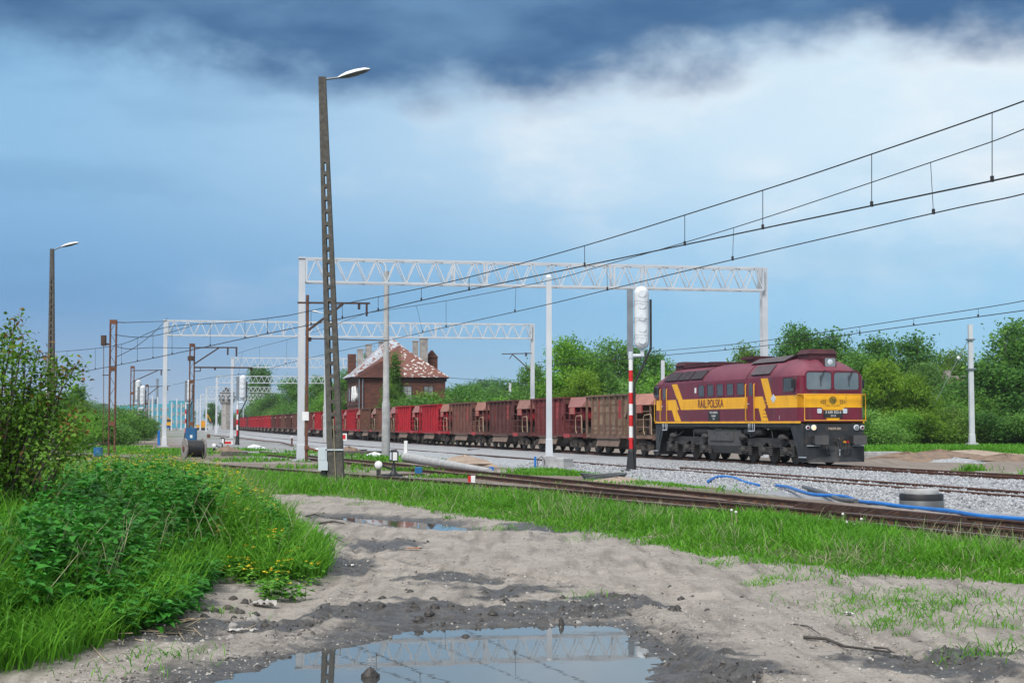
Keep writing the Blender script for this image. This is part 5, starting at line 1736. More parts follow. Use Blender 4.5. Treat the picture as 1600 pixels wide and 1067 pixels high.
# ------------------------------------------------------------------ wrapped signals on striped poles
def signal(x, base_y, top_y, d, label, wrap_frac=0.36, bands=6, twin=False):
    p = PD(x, HOR, d)
    zt = PD(x, top_y, d).z
    root = thing('railway_signal', label, 'signal', (p.x, p.y, 0))
    MB().prism([(-0.42, -0.35, -0.1), (0.42, -0.35, -0.1), (0.42, 0.35, -0.1), (-0.42, 0.35, -0.1)], (0, 0, 0.10)).box((-0.25, -0.2, -0.25), (0.08, 0.08, 0.34)).box((0.25, -0.2, -0.25), (0.08, 0.08, 0.34)).box((-0.25, 0.2, -0.25), (0.08, 0.08, 0.34)).box((0.25, 0.2, -0.25), (0.08, 0.08, 0.34)).build('base_plate', MT['black'], root)
    MB().lathe([(0.24, 0), (0.20, 0.06), (0.13, 0.75), (0.10, 0.85)], (0, 0, 0), 'z', 6, False).build('base', MT['black'], root)
    z0, z1 = 0.85, zt * (1 - wrap_frac) - 0.1
    for k in range(bands):
        a, b = z0 + (z1 - z0) * k / bands, z0 + (z1 - z0) * (k + 1) / bands
        MB().lathe([(0.085, a), (0.085, b)], (0, 0, 0), 'z', 12).build('pole_band', MT['red' if k % 2 == 0 else 'white'], root)
    MB().lathe([(0.10, z1), (0.11, z1 + 0.05), (0.10, z1 + 0.3)], (0, 0, 0), 'z', 12).build('collar', MT['galv'], root)
    MB().box((-0.02, 0.03, (z1 + zt - 0.15) / 2 + 0.1), (0.24, 0.12, zt - z1 - 0.3)).build('backing_rail', MT['grey_steel'], root)
    cx = 0.44
    zb, ztop = z1 + 0.42, zt
    m = MB()
    n, k2 = 14, 8
    pts = []
    for k in range(k2 + 1):
        a = math.pi / 2 * k / k2
        pts.append((0.30 * math.cos(a), ztop - 0.30 + 0.30 * math.sin(a) if k < k2 else ztop))
    prof = [(0.16, zb), (0.25, zb + 0.08), (0.295, zb + 0.2)] + [(0.30, zb + 0.3 + (ztop - zb - 0.65) * q / 5) for q in range(6)] + [(max(r, 0.01), z) for r, z in pts]
    m.lathe(prof, (cx, 0, 0), 'z', 16)
    hd = m.build('wrapped_head', MT['white_wrap'], root)
    nl = 5
    for k in range(nl):
        z = zb + 0.32 + (ztop - zb - 0.65) * k / (nl - 1)
        MB().lathe([(0.15, 0), (0.155, 0.012), (0.15, 0.05)], (cx + 0.0, -0.309, z), 'y', 18).build('lens_bulge', MT['white_wrap'], hd)
    for k in range(3):
        z = zb + 0.25 + (ztop - zb - 0.9) * (k + 0.3) / 2.4
        MB().tube([(cx - 0.33, -0.05, z - 0.1), (cx - 0.28, -0.30, z + 0.1), (cx, -0.41, z + 0.06), (cx + 0.30, -0.28, z + 0.05), (cx + 0.36, 0, z + 0.05)], 0.009, 5).build('strap', MT['grey_steel'], hd)
    MB().box((cx + 0.02, 0, zb - 0.1), (0.14, 0.14, 0.4)).tube([(0, 0, z1 + 0.14), (cx + 0.1, 0, z1 + 0.14)], 0.07, 8).build('bracket', MT['galv'], root)
    MB().tube([(cx + 0.36, -0.08, ztop - 0.55), (cx + 0.36, -0.08, zb + 0.0), (0.16, -0.08, z1 - 0.95), (0.13, -0.08, z1 - 1.2), (0.15, -0.08, 0.1)], 0.05, 7).build('cable_conduit', MT['black'], root)
p_ = G(983, 739, -0.12)
signal(986, 740, 447, p_.y, 'wrapped railway signal on a red and white pole before the first wagons', 0.385, 8)
signal(371, 695, 586, 132, 'wrapped railway signal on a red and white pole by the red end board', 0.40, 6)
signal(290, 686, 593, 172, 'wrapped railway signal on a red and white pole behind the blue cabinet', 0.40, 6)
signal(209, 688, 593, 168, 'wrapped railway signal beside a thin rusty mast, the taller of the twin pair', 0.40, 6)
signal(216, 690, 602, 164, 'small wrapped railway signal with a black hood, the shorter of the twin pair', 0.42, 6)
signal(72, 690, 548, 120, 'wrapped railway signal half hidden behind the leafy bush', 0.40, 6)

# ------------------------------------------------------------------ overhead wires
def sag_line(a, b, sag, n=16):
    return [a.lerp(b, k / n) - Vector((0, 0, sag * 4 * (k / n) * (1 - k / n))) for k in range(n + 1)]
def wire_pair(label, mess, cont, drops, r=0.013, extra=None):
    if mess[0].y < mess[-1].y and mess[0].x > 0:           # carry the wires on past the frame
        mess = [mess[0] + (mess[0] - mess[1]).normalized() * 14] + mess
        cont = [cont[0] + (cont[0] - cont[1]).normalized() * 14] + cont
    root = thing('overhead_wire', label, 'wire')
    MB().tube(mess, r, 5).build('messenger_wire', MT['wire'], root)
    MB().tube(cont, r * 1.15, 5).build('contact_wire', MT['wire'], root)
    def at(line, y):
        for a, b in zip(line, line[1:]):
            if (a.y - y) * (b.y - y) <= 0 and abs(a.y - b.y) > 1e-6:
                return a.lerp(b, (y - a.y) / (b.y - a.y))
        return None
    for y in drops:
        a, b = at(mess, y), at(cont, y)
        if a and b:
            d = MB().tube([a, b], r * 0.55, 4).build('dropper', MT['wire'], root)
            MB().box(b + Vector((0, 0, 0.03)), (0.05, 0.05, 0.10)).build('clamp', MT['wire'], d)
    return root
def curve(pts):
    """pixels with distances -> smooth polyline"""
    ps = [PD(x, y, d) for x, y, d in pts]
    out = []
    for i in range(len(ps) - 1):
        p0, p1, p2, p3 = ps[max(i - 1, 0)], ps[i], ps[i + 1], ps[min(i + 2, len(ps) - 1)]
        for k in range(6):
            t = k / 6
            out.append(0.5 * ((2 * p1) + (p2 - p0) * t + (2 * p0 - 5 * p1 + 4 * p2 - p3) * t * t + (3 * p1 - p0 - 3 * p2 + p3) * t ** 3))
    out.append(ps[-1])
    return out
def dist_for(x, fx, off):
    """distance at which the line fx + off is seen at column x"""
    ds = np.arange(14, 140, 0.1)
    k = np.argmin(np.abs((fx(ds) + off) / ds - (x - CX) / F))
    return float(ds[k])
dp = lambda x: dist_for(x, Px, -0.75)
dq = lambda x: dist_for(x, Qx, 0.75)
m1 = curve([(1780, 82, dp(1780)), (1600, 158, dp(1600)), (1362, 241, dp(1362)), (1187, 299, dp(1187)), (910, 385, dp(910)), (700, 441, dp(700)), (560, 470, dp(560)), (450, 493, dp(450))])
c1 = curve([(1780, 230, dp(1780)), (1600, 272, dp(1600)), (1362, 321.5, dp(1362)), (1187, 358, dp(1187)), (910, 416, dp(910)), (700, 460, dp(700)), (560, 492, dp(560)), (450, 514.5, dp(450))])
wire_pair('bold overhead wire pair above the bright worn track, crossing highest in the sky', m1, c1, [dp(x) for x in (1550, 1362, 1190, 1072, 912, 735, 660, 592, 536, 485)], 0.014)
m1b = curve([(450, 493, dp(450)), (362, 504, 66), (256, 512, 72), (175, 541, 84), (40, 553, 100)])
c1b = curve([(450, 514.5, dp(450)), (362, 533, 66), (256, 556, 72), (175, 572, 84), (40, 597, 100)])
wire_pair('overhead wire pair running on from the first gantry post towards the lattice mast', m1b, c1b, [60, 64, 68, 71, 74, 78, 82, 87, 92, 96], 0.016)
m2 = curve([(1780, 120, dq(1780)), (1600, 202, dq(1600)), (1454, 254, dq(1454)), (1143, 357, dq(1143)), (939, 416, dq(939)), (850, 440, dq(850)), (697, 470, dq(697)), (573, 489, 73)])
c2 = curve([(1780, 252, dq(1780)), (1600, 303, dq(1600)), (1464, 332, dq(1464)), (1148, 405, dq(1148)), (949, 453, dq(949)), (850, 477, dq(850)), (697, 511, dq(697)), (606, 532, 73)])
wire_pair('thinner overhead wire pair above the rust brown track, ending at the bracket arms', m2, c2, [dq(x) for x in (1458, 1145, 949, 808, 697, 640)], 0.011)
m2b = curve([(573, 489, 73), (480, 522, 84), (394, 545, 96), (369, 553, 104)])
c2b = curve([(606, 532, 73), (480, 560, 84), (394, 582, 96), (330, 590, 110), (270, 601, 130)])
wire_pair('thin overhead wire pair from the bracket arms back to the two-armed lattice mast', m2b, c2b, [80, 88, 94, 100], 0.011)
dl = lambda x: dist_for(x, Lx, 0.75)
ml = curve([(1780, 430, dl(1780)), (1600, 470, dl(1600)), (1430, 497, dl(1430)), (1188, 533, dl(1188)), (1027, 549, dl(1027)), (840, 566, 96)])
cl = curve([(1780, 458, dl(1780)), (1600, 485, dl(1600)), (1430, 508, dl(1430)), (1188, 541, dl(1188)), (1027, 556, dl(1027)), (840, 573, 96)])
wire_pair('paired overhead wire close together above the train track, right of the locomotive', ml, cl, [dl(x) for x in (1528, 1428, 1343, 1260, 1130)], 0.014)
for lb, pts in (('loose cable from the lattice mast up to the second gantry', [(181, 558, 86), (210, 543, 92), (240, 520, 105), (262, 497, 118)]),
                ('second loose cable from the lattice mast to the two-armed mast', [(179, 523, 86), (220, 527, 92), (262, 520, 100), (300, 509, 108)]),
                ('slack wire from the top of the lattice mast to the second gantry post', [(196, 504, 86), (225, 503, 100), (257, 502, 118)]),
                ('level wire from the lattice mast to the top of the two-armed mast', [(179, 540, 86), (200, 545, 92), (240, 543, 100), (299, 544, 110)]),
                ('far thin wire crossing low before the trees by the white mast', [(840, 600, 130), (700, 590, 150), (640, 584, 170)])):
    o = MB().tube(curve(pts), 0.022, 5).build('cable', MT['wire'])
    tag(o, lb, 'cable')

# ================================================================== BUILDINGS
MT['brick'] = M('sooty_red_brick', (0.135, 0.052, 0.036), (0.070, 0.034, 0.028), scale=1.3, rough=0.92, stretch=(1, 1, 3.0), rust=(0.20, 0.085, 0.055), rustamt=0.10, rscale=6, bump=0.4, bscale=12)
MT['brick_dark'] = M('soot_black_cornice', (0.045, 0.030, 0.027), (0.075, 0.042, 0.035), scale=2, rough=0.9)
MT['rust_roof'] = M('rusted_sheet_roof', (0.150, 0.055, 0.040), (0.105, 0.043, 0.036), scale=1.6, rough=0.7, rust=(0.21, 0.085, 0.05), rustamt=0.1)
MT['patchy_roof'] = M('rusted_roof_with_white_patches', (0.60, 0.58, 0.56), (0.16, 0.062, 0.045), scale=2.6, rough=0.65, lo=0.38, hi=0.44, stretch=(1, 1, 1.4), rust=(0.30, 0.14, 0.08), rustamt=-0.05, rscale=3)
MT['white_roof'] = M('pale_sheet_roof', (0.46, 0.50, 0.55), (0.34, 0.38, 0.43), scale=1.0, rough=0.5, rust=(0.22, 0.10, 0.07), rustamt=0.45, rscale=2.4)
MT['plaster'] = M('grey_chimney_plaster', (0.36, 0.34, 0.32), (0.24, 0.22, 0.21), scale=1.6, rough=0.9)
MT['pale_glass'] = M('pale_window', (0.36, 0.38, 0.38), (0.16, 0.18, 0.19), scale=1.2, rough=0.2)
MT['graffiti'] = M('white_graffiti', (0.62, 0.62, 0.62), rough=0.7)
def station():
    P0 = PD(563, HOR, 172)
    W, DP = 9.9, 10.0
    root = thing('brick_station_house', 'old soot-stained red brick station house with a rusty patched roof', 'building', (P0.x, P0.y, 0), math.radians(14.4))
    EV = 7.05
    w = MB().prism([(0, 0, 0), (W, 0, 0), (W, DP, 0), (0, DP, 0)], (0, 0, EV))
    wall = w.build('wall', MT['brick'], root)
    for z, h, o in ((3.25, 0.28, 0.10), (3.95, 0.16, 0.07), (EV - 0.30, 0.30, 0.14), (EV + 0.02, 0.14, 0.34), (0.5, 0.9, 0.06)):
        MB().prism([(-o, -o, z), (W + o, -o, z), (W + o, DP + o, z), (-o, DP + o, z)], (0, 0, h)).build('cornice', MT['brick_dark'], wall)
    # roofs
    o, z0 = 0.45, EV + 0.165
    a, b, c, d = (-o, -o, z0), (W + o, -o, z0), (W + o, DP + o, z0), (-o, DP + o, z0)
    r1, r2 = (5.3, 4.2, 11.1), (5.3, 6.5, 11.1)
    MB().add([a, (5.0, -o, z0), r1], [(0, 1, 2)]).add([a, r1, r2, d], [(0, 1, 2, 3)]).build('roof', MT['rust_roof'], root)
    rr = MB().add([(5.0, -o, z0), b, r1], [(0, 1, 2)]).add([b, c, r2, r1], [(0, 1, 2, 3)]).add([c, d, r2], [(0, 1, 2)])
    rf = rr.build('roof', MT['patchy_roof'], root)
    pk = (4.7, 7.0, 12.25)
    e, f, g, h = (-0.6, 3.2, z0 + 0.1), (W - 0.8, 4.6, z0 + 1.2), (W - 0.5, DP + 0.6, z0 + 0.1), (-0.6, DP + 0.6, z0 + 0.1)
    MB().add([e, f, g, h, pk], [(0, 1, 4), (1, 2, 4), (2, 3, 4), (3, 0, 4)]).build('upper_roof', MT['white_roof'], root)
    # low hip over the left bay
    MB().prism([(0.2, -0.8, 0), (4.0, -0.8, 0), (4.0, 0.01, 0), (0.2, 0.01, 0)], (0, 0, EV - 0.05)).build('bay', MT['brick'], root)
    q = EV + 0.30
    MB().add([(-0.3, -1.25, q - 0.25), (4.4, -1.25, q - 0.25), (4.4, 0.8, q + 1.0), (2.6, 1.4, q + 1.75), (-0.3, 0.4, q + 0.3)], [(0, 1, 2, 3), (0, 3, 4), (1, 0, 4, 3, 2)]).build('bay_roof', MT['rust_roof'], root)
    # chimneys
    for x, y, wd, z1 in ((1.2, 8.2, 0.65, 10.7), (2.3, 8.8, 0.7, 11.3), (4.0, 9.6, 0.65, 11.7), (7.6, 6.6, 0.6, 11.7), (8.5, 6.0, 0.85, 12.0)):
        ch = MB().box((x, y, (z1 + 7.5) / 2), (wd, wd * 0.9, z1 - 7.5)).build('chimney', MT['plaster'], rf)
        MB().box((x, y, z1 + 0.04), (wd + 0.12, wd * 0.9 + 0.12, 0.14)).build('chimney_cap', MT['plaster'], root)
    MB().box((W - 0.2, 7.2, 9.0), (1.3, 1.0, 1.6)).prism([(W - 0.95, 6.6, 9.8), (W + 0.55, 6.6, 9.8), (W - 0.2, 6.6, 10.7)], (0, 1.2, 0)).build('brick_dormer', MT['brick'], root)
    MB().box((0.3, 9.0, 9.0), (0.9, 0.9, 2.4)).build('brick_stack', MT['brick'], root)
    # windows: broad face, then track face
    for (x, z, ww, hh) in ((7.9, 5.3, 1.05, 1.7), (5.4, 5.3, 1.05, 1.7), (7.9, 2.0, 1.1, 1.8), (5.4, 2.0, 1.1, 1.8)):
        fr = MB().box((x, -0.02, z), (ww + 0.22, 0.06, hh + 0.22)).build('window', MT['brick_dark'], wall)
        for i in (-1, 1):
            for j in (-1, 0, 1):
                MB().box((x + i * ww / 4, -0.06, z + j * hh / 3), (ww / 2 - 0.06, 0.02, hh / 3 - 0.06)).build('pane', MT['pale_glass'], fr)
    for y in (1.6, 3.8, 6.0, 8.2):
        for z in (5.3, 2.0):
            fr = MB().prism([(-0.03, y - 0.5, z - 0.9), (-0.03, y + 0.5, z - 0.9), (-0.03, y + 0.5, z + 0.7), (-0.03, y + 0.25, z + 0.95), (-0.03, y - 0.25, z + 0.95), (-0.03, y - 0.5, z + 0.7)], (-0.04, 0, 0)).build('window', MT['brick_dark'], wall)
            MB().box((-0.08, y, z), (0.02, 0.8, 1.5)).build('pane', MT['glass'], fr)
    for dy in (3.0, 4.7):
        MB().tube([(-0.12, dy + 0.75 * math.cos(t * 0.52), 5.2 + 0.55 * math.sin(t * 1.04) + 0.45 * math.sin(t * 0.52 + 0.5)) for t in range(13)], 0.16, 6).build('graffiti', MT['graffiti'], wall)
    MB().tube([(-0.15, -0.12, EV), (-0.15, -0.12, 0.1)], 0.08, 8).build('downpipe', MT['grey_steel'], wall)
    MB().tube([(0.12, -0.95, EV - 0.1), (0.12, -0.95, 0.1)], 0.07, 8).build('downpipe', MT['grey_steel'], wall)
station()
def shed():
    """low building in the trees at the right"""
    a = PD(1466, HOR, 150)
    root = thing('low_shed', 'low shed with a red roof and pale fascia half hidden in the trees', 'building', (a.x, a.y, 0), math.radians(4))
    z = lambda y: PD(1466, y, 150).z
    MB().prism([(0, 0, 0), (8.5, 0, 0), (8.5, 7, 0), (0, 7, 0)], (0, 0, z(615))).build('wall', MT['brick_dark'], root)
    MB().box((4.0, -0.35, z(614)), (9.4, 0.25, 0.45)).build('fascia', MT['plaster'], root)
    MB().add([(0.8, -0.4, z(611)), (8.8, -0.4, z(611)), (8.8, 6, z(588)), (2.6, 6, z(588))], [(0, 1, 2, 3)]).add([(0.8, -0.4, z(611)), (2.6, 6, z(588)), (0.8, 7, z(611))], [(0, 1, 2), (2, 1, 0)]).build('roof', MT['rust_roof'], root)
    MB().box((6, 6.5, z(590)), (9, 0.3, 0.8)).build('parapet', MT['plaster'], root)
    MB().box((3.2, 6.1, z(586)), (0.6, 0.6, 1.4)).build('chimney', MT['plaster'], root)
shed()
MT['teal'] = M('turquoise_cladding', (0.055, 0.30, 0.40), (0.045, 0.25, 0.35), scale=0.2, rough=0.5)
MT['grey_clad'] = M('grey_cladding', (0.20, 0.24, 0.29), (0.17, 0.21, 0.26), scale=0.2, rough=0.6)
def office():
    d = 640.0
    a = PD(186, HOR, d)
    root = thing('office_block', 'turquoise office block with rows of windows far beyond the yard', 'building', (a.x, a.y, 0))
    S_ = d / F
    zz = lambda y: PD(186, y, d).z
    for nm, x0, x1, y0, mt in (('wing', 186, 214, 634, 'teal'), ('block', 214, 263, 631, 'teal'), ('block', 263, 290, 626, 'teal'), ('hall', 180, 230, 641, 'grey_clad')):
        u0, u1 = (x0 - 186) * S_, (x1 - 186) * S_
        dep = {'hall': -6}.get(nm, 0)
        zt = zz(y0)
        b = MB().prism([(u0, dep, 0), (u1, dep, 0), (u1, dep + 16, 0), (u0, dep + 16, 0)], (0, 0, zt)).build(nm, MT[mt], root)
        if nm == 'hall':
            continue
        fl = 3.4
        z = zt - 2.2
        while z > 1.0:
            u = u0 + 0.8
            while u + 1.4 < u1:
                MB().box((u + 0.9, -0.06, z), (1.5, 0.16, 1.5)).build('window', MT['pale_glass'], b)
                u += 2.2
            z -= fl
    MB().box((12, 4, zz(627)), (5, 4, 2)).build('roof_plant', MT['grey_clad'], root)
office()
def chimney_far():
    d = 900.0
    for x, top, wpx, lb in ((245, 592, 4, 'slim grey factory chimney behind the office block'),):
        p = PD(x, HOR, d)
        h = PD(x, top, d).z
        w = wpx * d / F
        root = thing('factory_chimney', lb, 'chimney', (p.x, p.y, 0))
        MB().lathe([(w * 0.6, 0), (w * 0.42, h)], (0, 0, 0), 'z', 14).build('stack', MT['grey_clad'], root)
        MB().lathe([(w * 0.5, h - 1.2), (w * 0.5, h + 0.2)], (0, 0, 0), 'z', 14).build('rim', MT['grey_clad'], root)
chimney_far()
def water_tower():
    d = 470.0
    p = PD(354.5, HOR, d)
    root = thing('water_tower', 'stout brick water tower with a dark pointed cap beyond the gantries', 'tower', (p.x, p.y, 0))
    s = d / F
    z = lambda y: PD(354, y, d).z
    MB().lathe([(9.0 * s, 0), (8.6 * s, z(632)), (8.8 * s, z(631))], (0, 0, 0), 'z', 8, False).build('shaft', MT['plaster'], root)
    dr = MB().lathe([(8.8 * s, z(632)), (11.5 * s, z(628)), (11.5 * s, z(613.5))], (0, 0, 0), 'z', 8, False).build('tank_drum', MT['plaster'], root)
    MB().lathe([(12.6 * s, z(613.6)), (12.4 * s, z(612.5)), (4 * s, z(609)), (3.6 * s, z(606)), (0.2, z(605))], (0, 0, 0), 'z', 8, False).build('cap_roof', MT['black'], root)
    for k in range(8):
        a = math.pi / 8 + k * math.pi / 4
        q = Vector((math.cos(a), math.sin(a), 0)) * 10.65 * s
        MB().box((q.x, q.y, z(621)), (0.9, 0.9, 1.6), Matrix.Rotation(a, 3, 'Z')).build('window', MT['glass'], dr)
water_tower()

# ================================================================== TREES
MT['leaf'] = leaf_mat('tree_leaves', (0.052, 0.140, 0.034), (0.190, 0.400, 0.062), objcol=True, scale=0.35, trans=0.45)
def crown(blobs, n_clump, n_leaf, size, sig, seed, droop=0.0):
    """many leaf-sized faces in clumps over an irregular volume"""
    r = np.random.default_rng(seed)
    vol = np.array([b[3] * b[4] * b[5] for b in blobs]) ** 0.67
    pick = r.choice(len(blobs), n_clump, p=vol / vol.sum())
    B = np.array(blobs)[pick]
    v = r.normal(size=(n_clump, 3))
    v /= np.linalg.norm(v, axis=1)[:, None]
    rad = 0.45 + 0.6 * r.random(n_clump) ** 0.6
    c = B[:, :3] + v * B[:, 3:6] * rad[:, None]
    tint_c = r.normal(0, 0.16, n_clump)
    cs = np.repeat(c, n_leaf, 0)
    m = len(cs)
    p = cs + r.normal(size=(m, 3)) * sig * (0.6 + 0.8 * r.random((m, 1))) * np.array([1.15, 1.15, 0.7])
    a = r.normal(size=(m, 3)) + np.array([0, 0, droop])
    a /= np.linalg.norm(a, axis=1)[:, None]
    b = np.cross(a, r.normal(size=(m, 3)))
    b /= np.linalg.norm(b, axis=1)[:, None]
    s = size * (0.6 + 0.8 * r.random((m, 1)))
    q = np.stack([p - a * s, p + b * s * 0.5, p + a * s, p - b * s * 0.5], 1)
    tint = np.repeat(np.repeat(tint_c, n_leaf) + r.normal(0, 0.10, m) + 0.42, 4)
    t = np.arange(m * 4).reshape(m, 4)
    return q.reshape(-1, 3), t, tint
def trunk_mb(h, r, blobs, seed):
    rr = random.Random(seed)
    m = MB()
    m.tube([(0, 0, -0.3), (0.05 * r, 0, h * 0.3), (rr.uniform(-1, 1) * r, rr.uniform(-1, 1) * r, h * 0.65), (rr.uniform(-1, 1) * r * 2, rr.uniform(-1, 1) * r * 2, h * 0.97)], [r, r * 0.8, r * 0.5, r * 0.1], 7)
    for b in blobs:
        z0 = max(0.5, b[2] - b[5] * 0.9) * 0.8
        z0 = min(z0, h * 0.8)
        m.tube([(0, 0, z0), (b[0] * 0.5, b[1] * 0.5, (z0 + b[2]) / 2 - 0.1), (b[0], b[1], b[2] + b[5] * 0.3)], [r * 0.5, r * 0.3, r * 0.08], 5)
    return m
TREES = {}
def proto(name, h, blobs, nc, nl, size, sig, r, seed, droop=0.0):
    v, t, tint = crown(blobs, nc, nl, size, sig, seed, droop)
    TREES[name] = (h, np_mesh('crown', v, t, MT['leaf'], tint), trunk_mb(h, r, blobs, seed).mesh('trunk', MT['bark']))
def rb(seed, n, cx, h0, h1, rad, br):
    r = random.Random(seed)
    out = []
    for k in range(n):
        f = k / max(n - 1, 1)
        a = r.uniform(0, 6.28)
        q = rad * (0.35 + 0.65 * math.sin(math.pi * min(1, 0.25 + 0.7 * f))) * r.uniform(0.4, 1.0)
        s = br * r.uniform(0.7, 1.25) * (1.1 - 0.45 * f)
        out.append((q * math.cos(a), q * math.sin(a), h0 + (h1 - h0) * f, s, s, s * r.uniform(0.7, 1.0)))
    return out
# all prototypes about 10 m tall, later scaled
proto('broad', 10, rb(1, 13, 0, 2.4, 8.8, 3.0, 1.75), 760, 22, 0.15, 0.46, 0.22, 1)
proto('broad2', 10, rb(2, 15, 0, 2.0, 9.0, 2.6, 1.55), 740, 22, 0.145, 0.44, 0.20, 2)
proto('wispy', 10, rb(3, 14, 0, 2.8, 9.4, 1.9, 1.05), 520, 20, 0.14, 0.38, 0.16, 3, 0.5)
proto('poplar', 10, [(0.0, 0, 1.2 + k * 0.62, 0.75 - 0.03 * abs(k - 5), 0.75 - 0.03 * abs(k - 5), 0.7) for k in range(14)], 420, 16, 0.16, 0.3, 0.2, 4, 0.6)
proto('bush', 4, rb(5, 11, 0, 0.7, 3.1, 2.1, 1.15), 600, 20, 0.095, 0.30, 0.08, 5)
proto('bush2', 4, rb(6, 12, 0, 0.6, 3.3, 1.7, 1.0), 560, 20, 0.088, 0.28, 0.07, 6)
con = []
for k in range(12):
    f = k / 11
    for j in range(3):
        a = j * 2.09 + k * 0.7
        q = 1.7 * (1 - f) ** 0.8 * 0.6
        con.append((q * math.cos(a), q * math.sin(a), 1.5 + 8.0 * f, 0.9 * (1 - f) + 0.18, 0.9 * (1 - f) + 0.18, 0.28))
proto('conifer', 10, con, 560, 18, 0.15, 0.25, 0.18, 7, -0.3)
def bare_tree(seed, h):
    r = random.Random(seed)
    m = MB()
    def br(p, d, l, rad, lev):
        q = p + d * l
        m.tube([p, p.lerp(q, 0.5) + Vector((r.uniform(-1, 1), r.uniform(-1, 1), 0)) * l * 0.05, q], [rad, rad * 0.8, rad * 0.55], 4, False)
        if lev < 5:
            for k in range(3 if lev < 3 else 2):
                nd = (d + Vector((r.uniform(-1, 1), r.uniform(-1, 1), r.uniform(-0.2, 0.7))) * 0.62).normalized()
                br(p.lerp(q, r.uniform(0.6, 1.0)), nd, l * r.uniform(0.62, 0.8), rad * 0.55, lev + 1)
    br(Vector((0, 0, -0.2)), Vector((0, 0, 1)), h * 0.27, h * 0.018, 0)
    return m
MT['twig'] = M('reddish_bare_twigs', (0.16, 0.095, 0.08), (0.11, 0.07, 0.06), scale=3, rough=0.9)
BARE = bare_tree(4, 10).mesh('branches', MT['twig'])
def track_d(x):
    ds = np.arange(60, 1200, 1.0)
    return float(ds[np.argmin(np.abs((Lx(ds) + 2.5) / ds - (x - CX) / F))])
def tree(kind, x, top, d, wide, tint, label, group=None, name='leafy_tree', cat='tree', base=0.0):
    """x, top in photo pixels; wide = width factor"""
    if 350 < x < 560 and d < 700:                       # keep clear of the far end of the train
        d = max(d, track_d(max(x - 26 * wide, 352)) + 14)
    p = PD(x, HOR, d)
    H, cm, tm = TREES[kind]
    h = PD(x, top, d).z - base
    s = h / (H * 0.99)
    root = thing(name, label, cat, (p.x, p.y, base), random.uniform(0, 6.28), group)
    root.scale = (s * wide, s * wide, s)
    link('crown', cm, root, color=tint)
    link('trunk', tm, root)
    return root
GRN, YEL, DKG, GRY, OLV, BRT = (1.0, 1.0, 1.0), (1.40, 1.15, 0.6), (0.74, 0.84, 0.85), (1.15, 1.05, 1.35), (1.15, 0.95, 0.8), (1.3, 1.3, 0.8)
T = tree
# behind the train, left to right
T('broad', 715, 600, 205, 1.0, DKG, 'bluish green tree right of the station house')
T('broad2', 745, 602, 210, 1.2, GRN, 'green tree right of the station house, before the second gantry end')
T('wispy', 772, 606, 215, 1.1, GRY, 'thin greyish tree left of the second gantry end')
T('broad2', 808, 606, 190, 1.0, BRT, 'fresh green tree behind the second gantry end post')
T('broad', 846, 566, 142, 0.9, GRN, 'green tree just right of the second gantry end post')
T('broad2', 884, 528, 138, 0.95, BRT, 'tall fresh green tree right of the plain white mast')
T('broad', 925, 543, 142, 1.0, GRN, 'mid green tree behind the maroon wagon')
T('broad2', 960, 532, 146, 0.95, GRN, 'tall green tree left of the wrapped signal head')
T('broad', 905, 575, 132, 1.0, YEL, 'low yellowish green tree behind the maroon wagon')
T('bush', 990, 598, 122, 1.2, GRY, 'grey green willow bush behind the tan wagon', name='willow_bush', cat='bush')
T('wispy', 1008, 545, 150, 1.1, DKG, 'dark windblown tree behind the wrapped signal head')
T('broad2', 1030, 560, 150, 0.8, GRN, 'green tree behind the rear cab of the locomotive')
T('bush2', 1042, 582, 125, 1.2, BRT, 'bright green bush behind the rear cab of the locomotive', name='leafy_bush', cat='bush')
T('wispy', 1078, 574, 170, 0.9, DKG, 'small dark tree above the rear roof of the locomotive')
T('wispy', 1160, 540, 165, 0.9, OLV, 'olive tinted small tree left of the first gantry far post')
T('broad2', 1243, 509, 150, 0.95, DKG, 'tall dark green tree above the cab of the locomotive')
T('wispy', 1308, 520, 150, 1.2, DKG, 'windblown tree right of the locomotive headlight')
T('broad', 1335, 545, 140, 1.0, GRN, 'round green tree right of the locomotive cab')
T('wispy', 1382, 527, 155, 1.2, DKG, 'dark windblown tree among the right hand trees, the left of two')
T('wispy', 1436, 525, 155, 1.25, DKG, 'dark windblown tree among the right hand trees, the right of two')
T('broad2', 1378, 562, 134, 0.95, YEL, 'yellow green young tree beside the locomotive front')
T('broad', 1428, 582, 132, 0.9, YEL, 'yellow green rounded tree between locomotive and red roofed shed')
T('broad', 1462, 562, 150, 0.9, GRY, 'greyish green tree left of the red roofed shed')
T('broad2', 1492, 548, 172, 1.0, OLV, 'olive tree behind the red roofed shed')
T('bush', 1362, 632, 127, 1.2, (1.5, 1.35, 1.5), 'pale flowering bush beside the locomotive buffers', name='flowering_bush', cat='bush')
T('bush2', 1412, 640, 129, 1.2, BRT, 'bright green bush under the yellow green trees', name='leafy_bush', cat='bush')
T('bush', 1452, 640, 131, 1.3, YEL, 'yellow green bush left of the guyed mast', name='leafy_bush', cat='bush')
T('bush', 1490, 635, 133, 1.5, OLV, 'olive bush at the foot of the guyed mast', name='leafy_bush', cat='bush')
T('bush2', 1502, 610, 138, 1.3, (1.2, 1.15, 1.0), 'white blossomed hawthorn bush before the shed', name='hawthorn_bush', cat='bush')
T('bush', 1552, 640, 132, 1.6, DKG, 'dark green bush right of the guyed mast', name='leafy_bush', cat='bush')
T('bush', 1600, 645, 130, 1.6, GRN, 'broad green bush below the big right hand tree', name='leafy_bush', cat='bush')
T('broad', 1572, 528, 140, 1.25, DKG, 'big dark round tree right of the guyed mast')
T('broad2', 1618, 497, 142, 1.3, GRN, 'biggest green tree at the right edge of the grass')
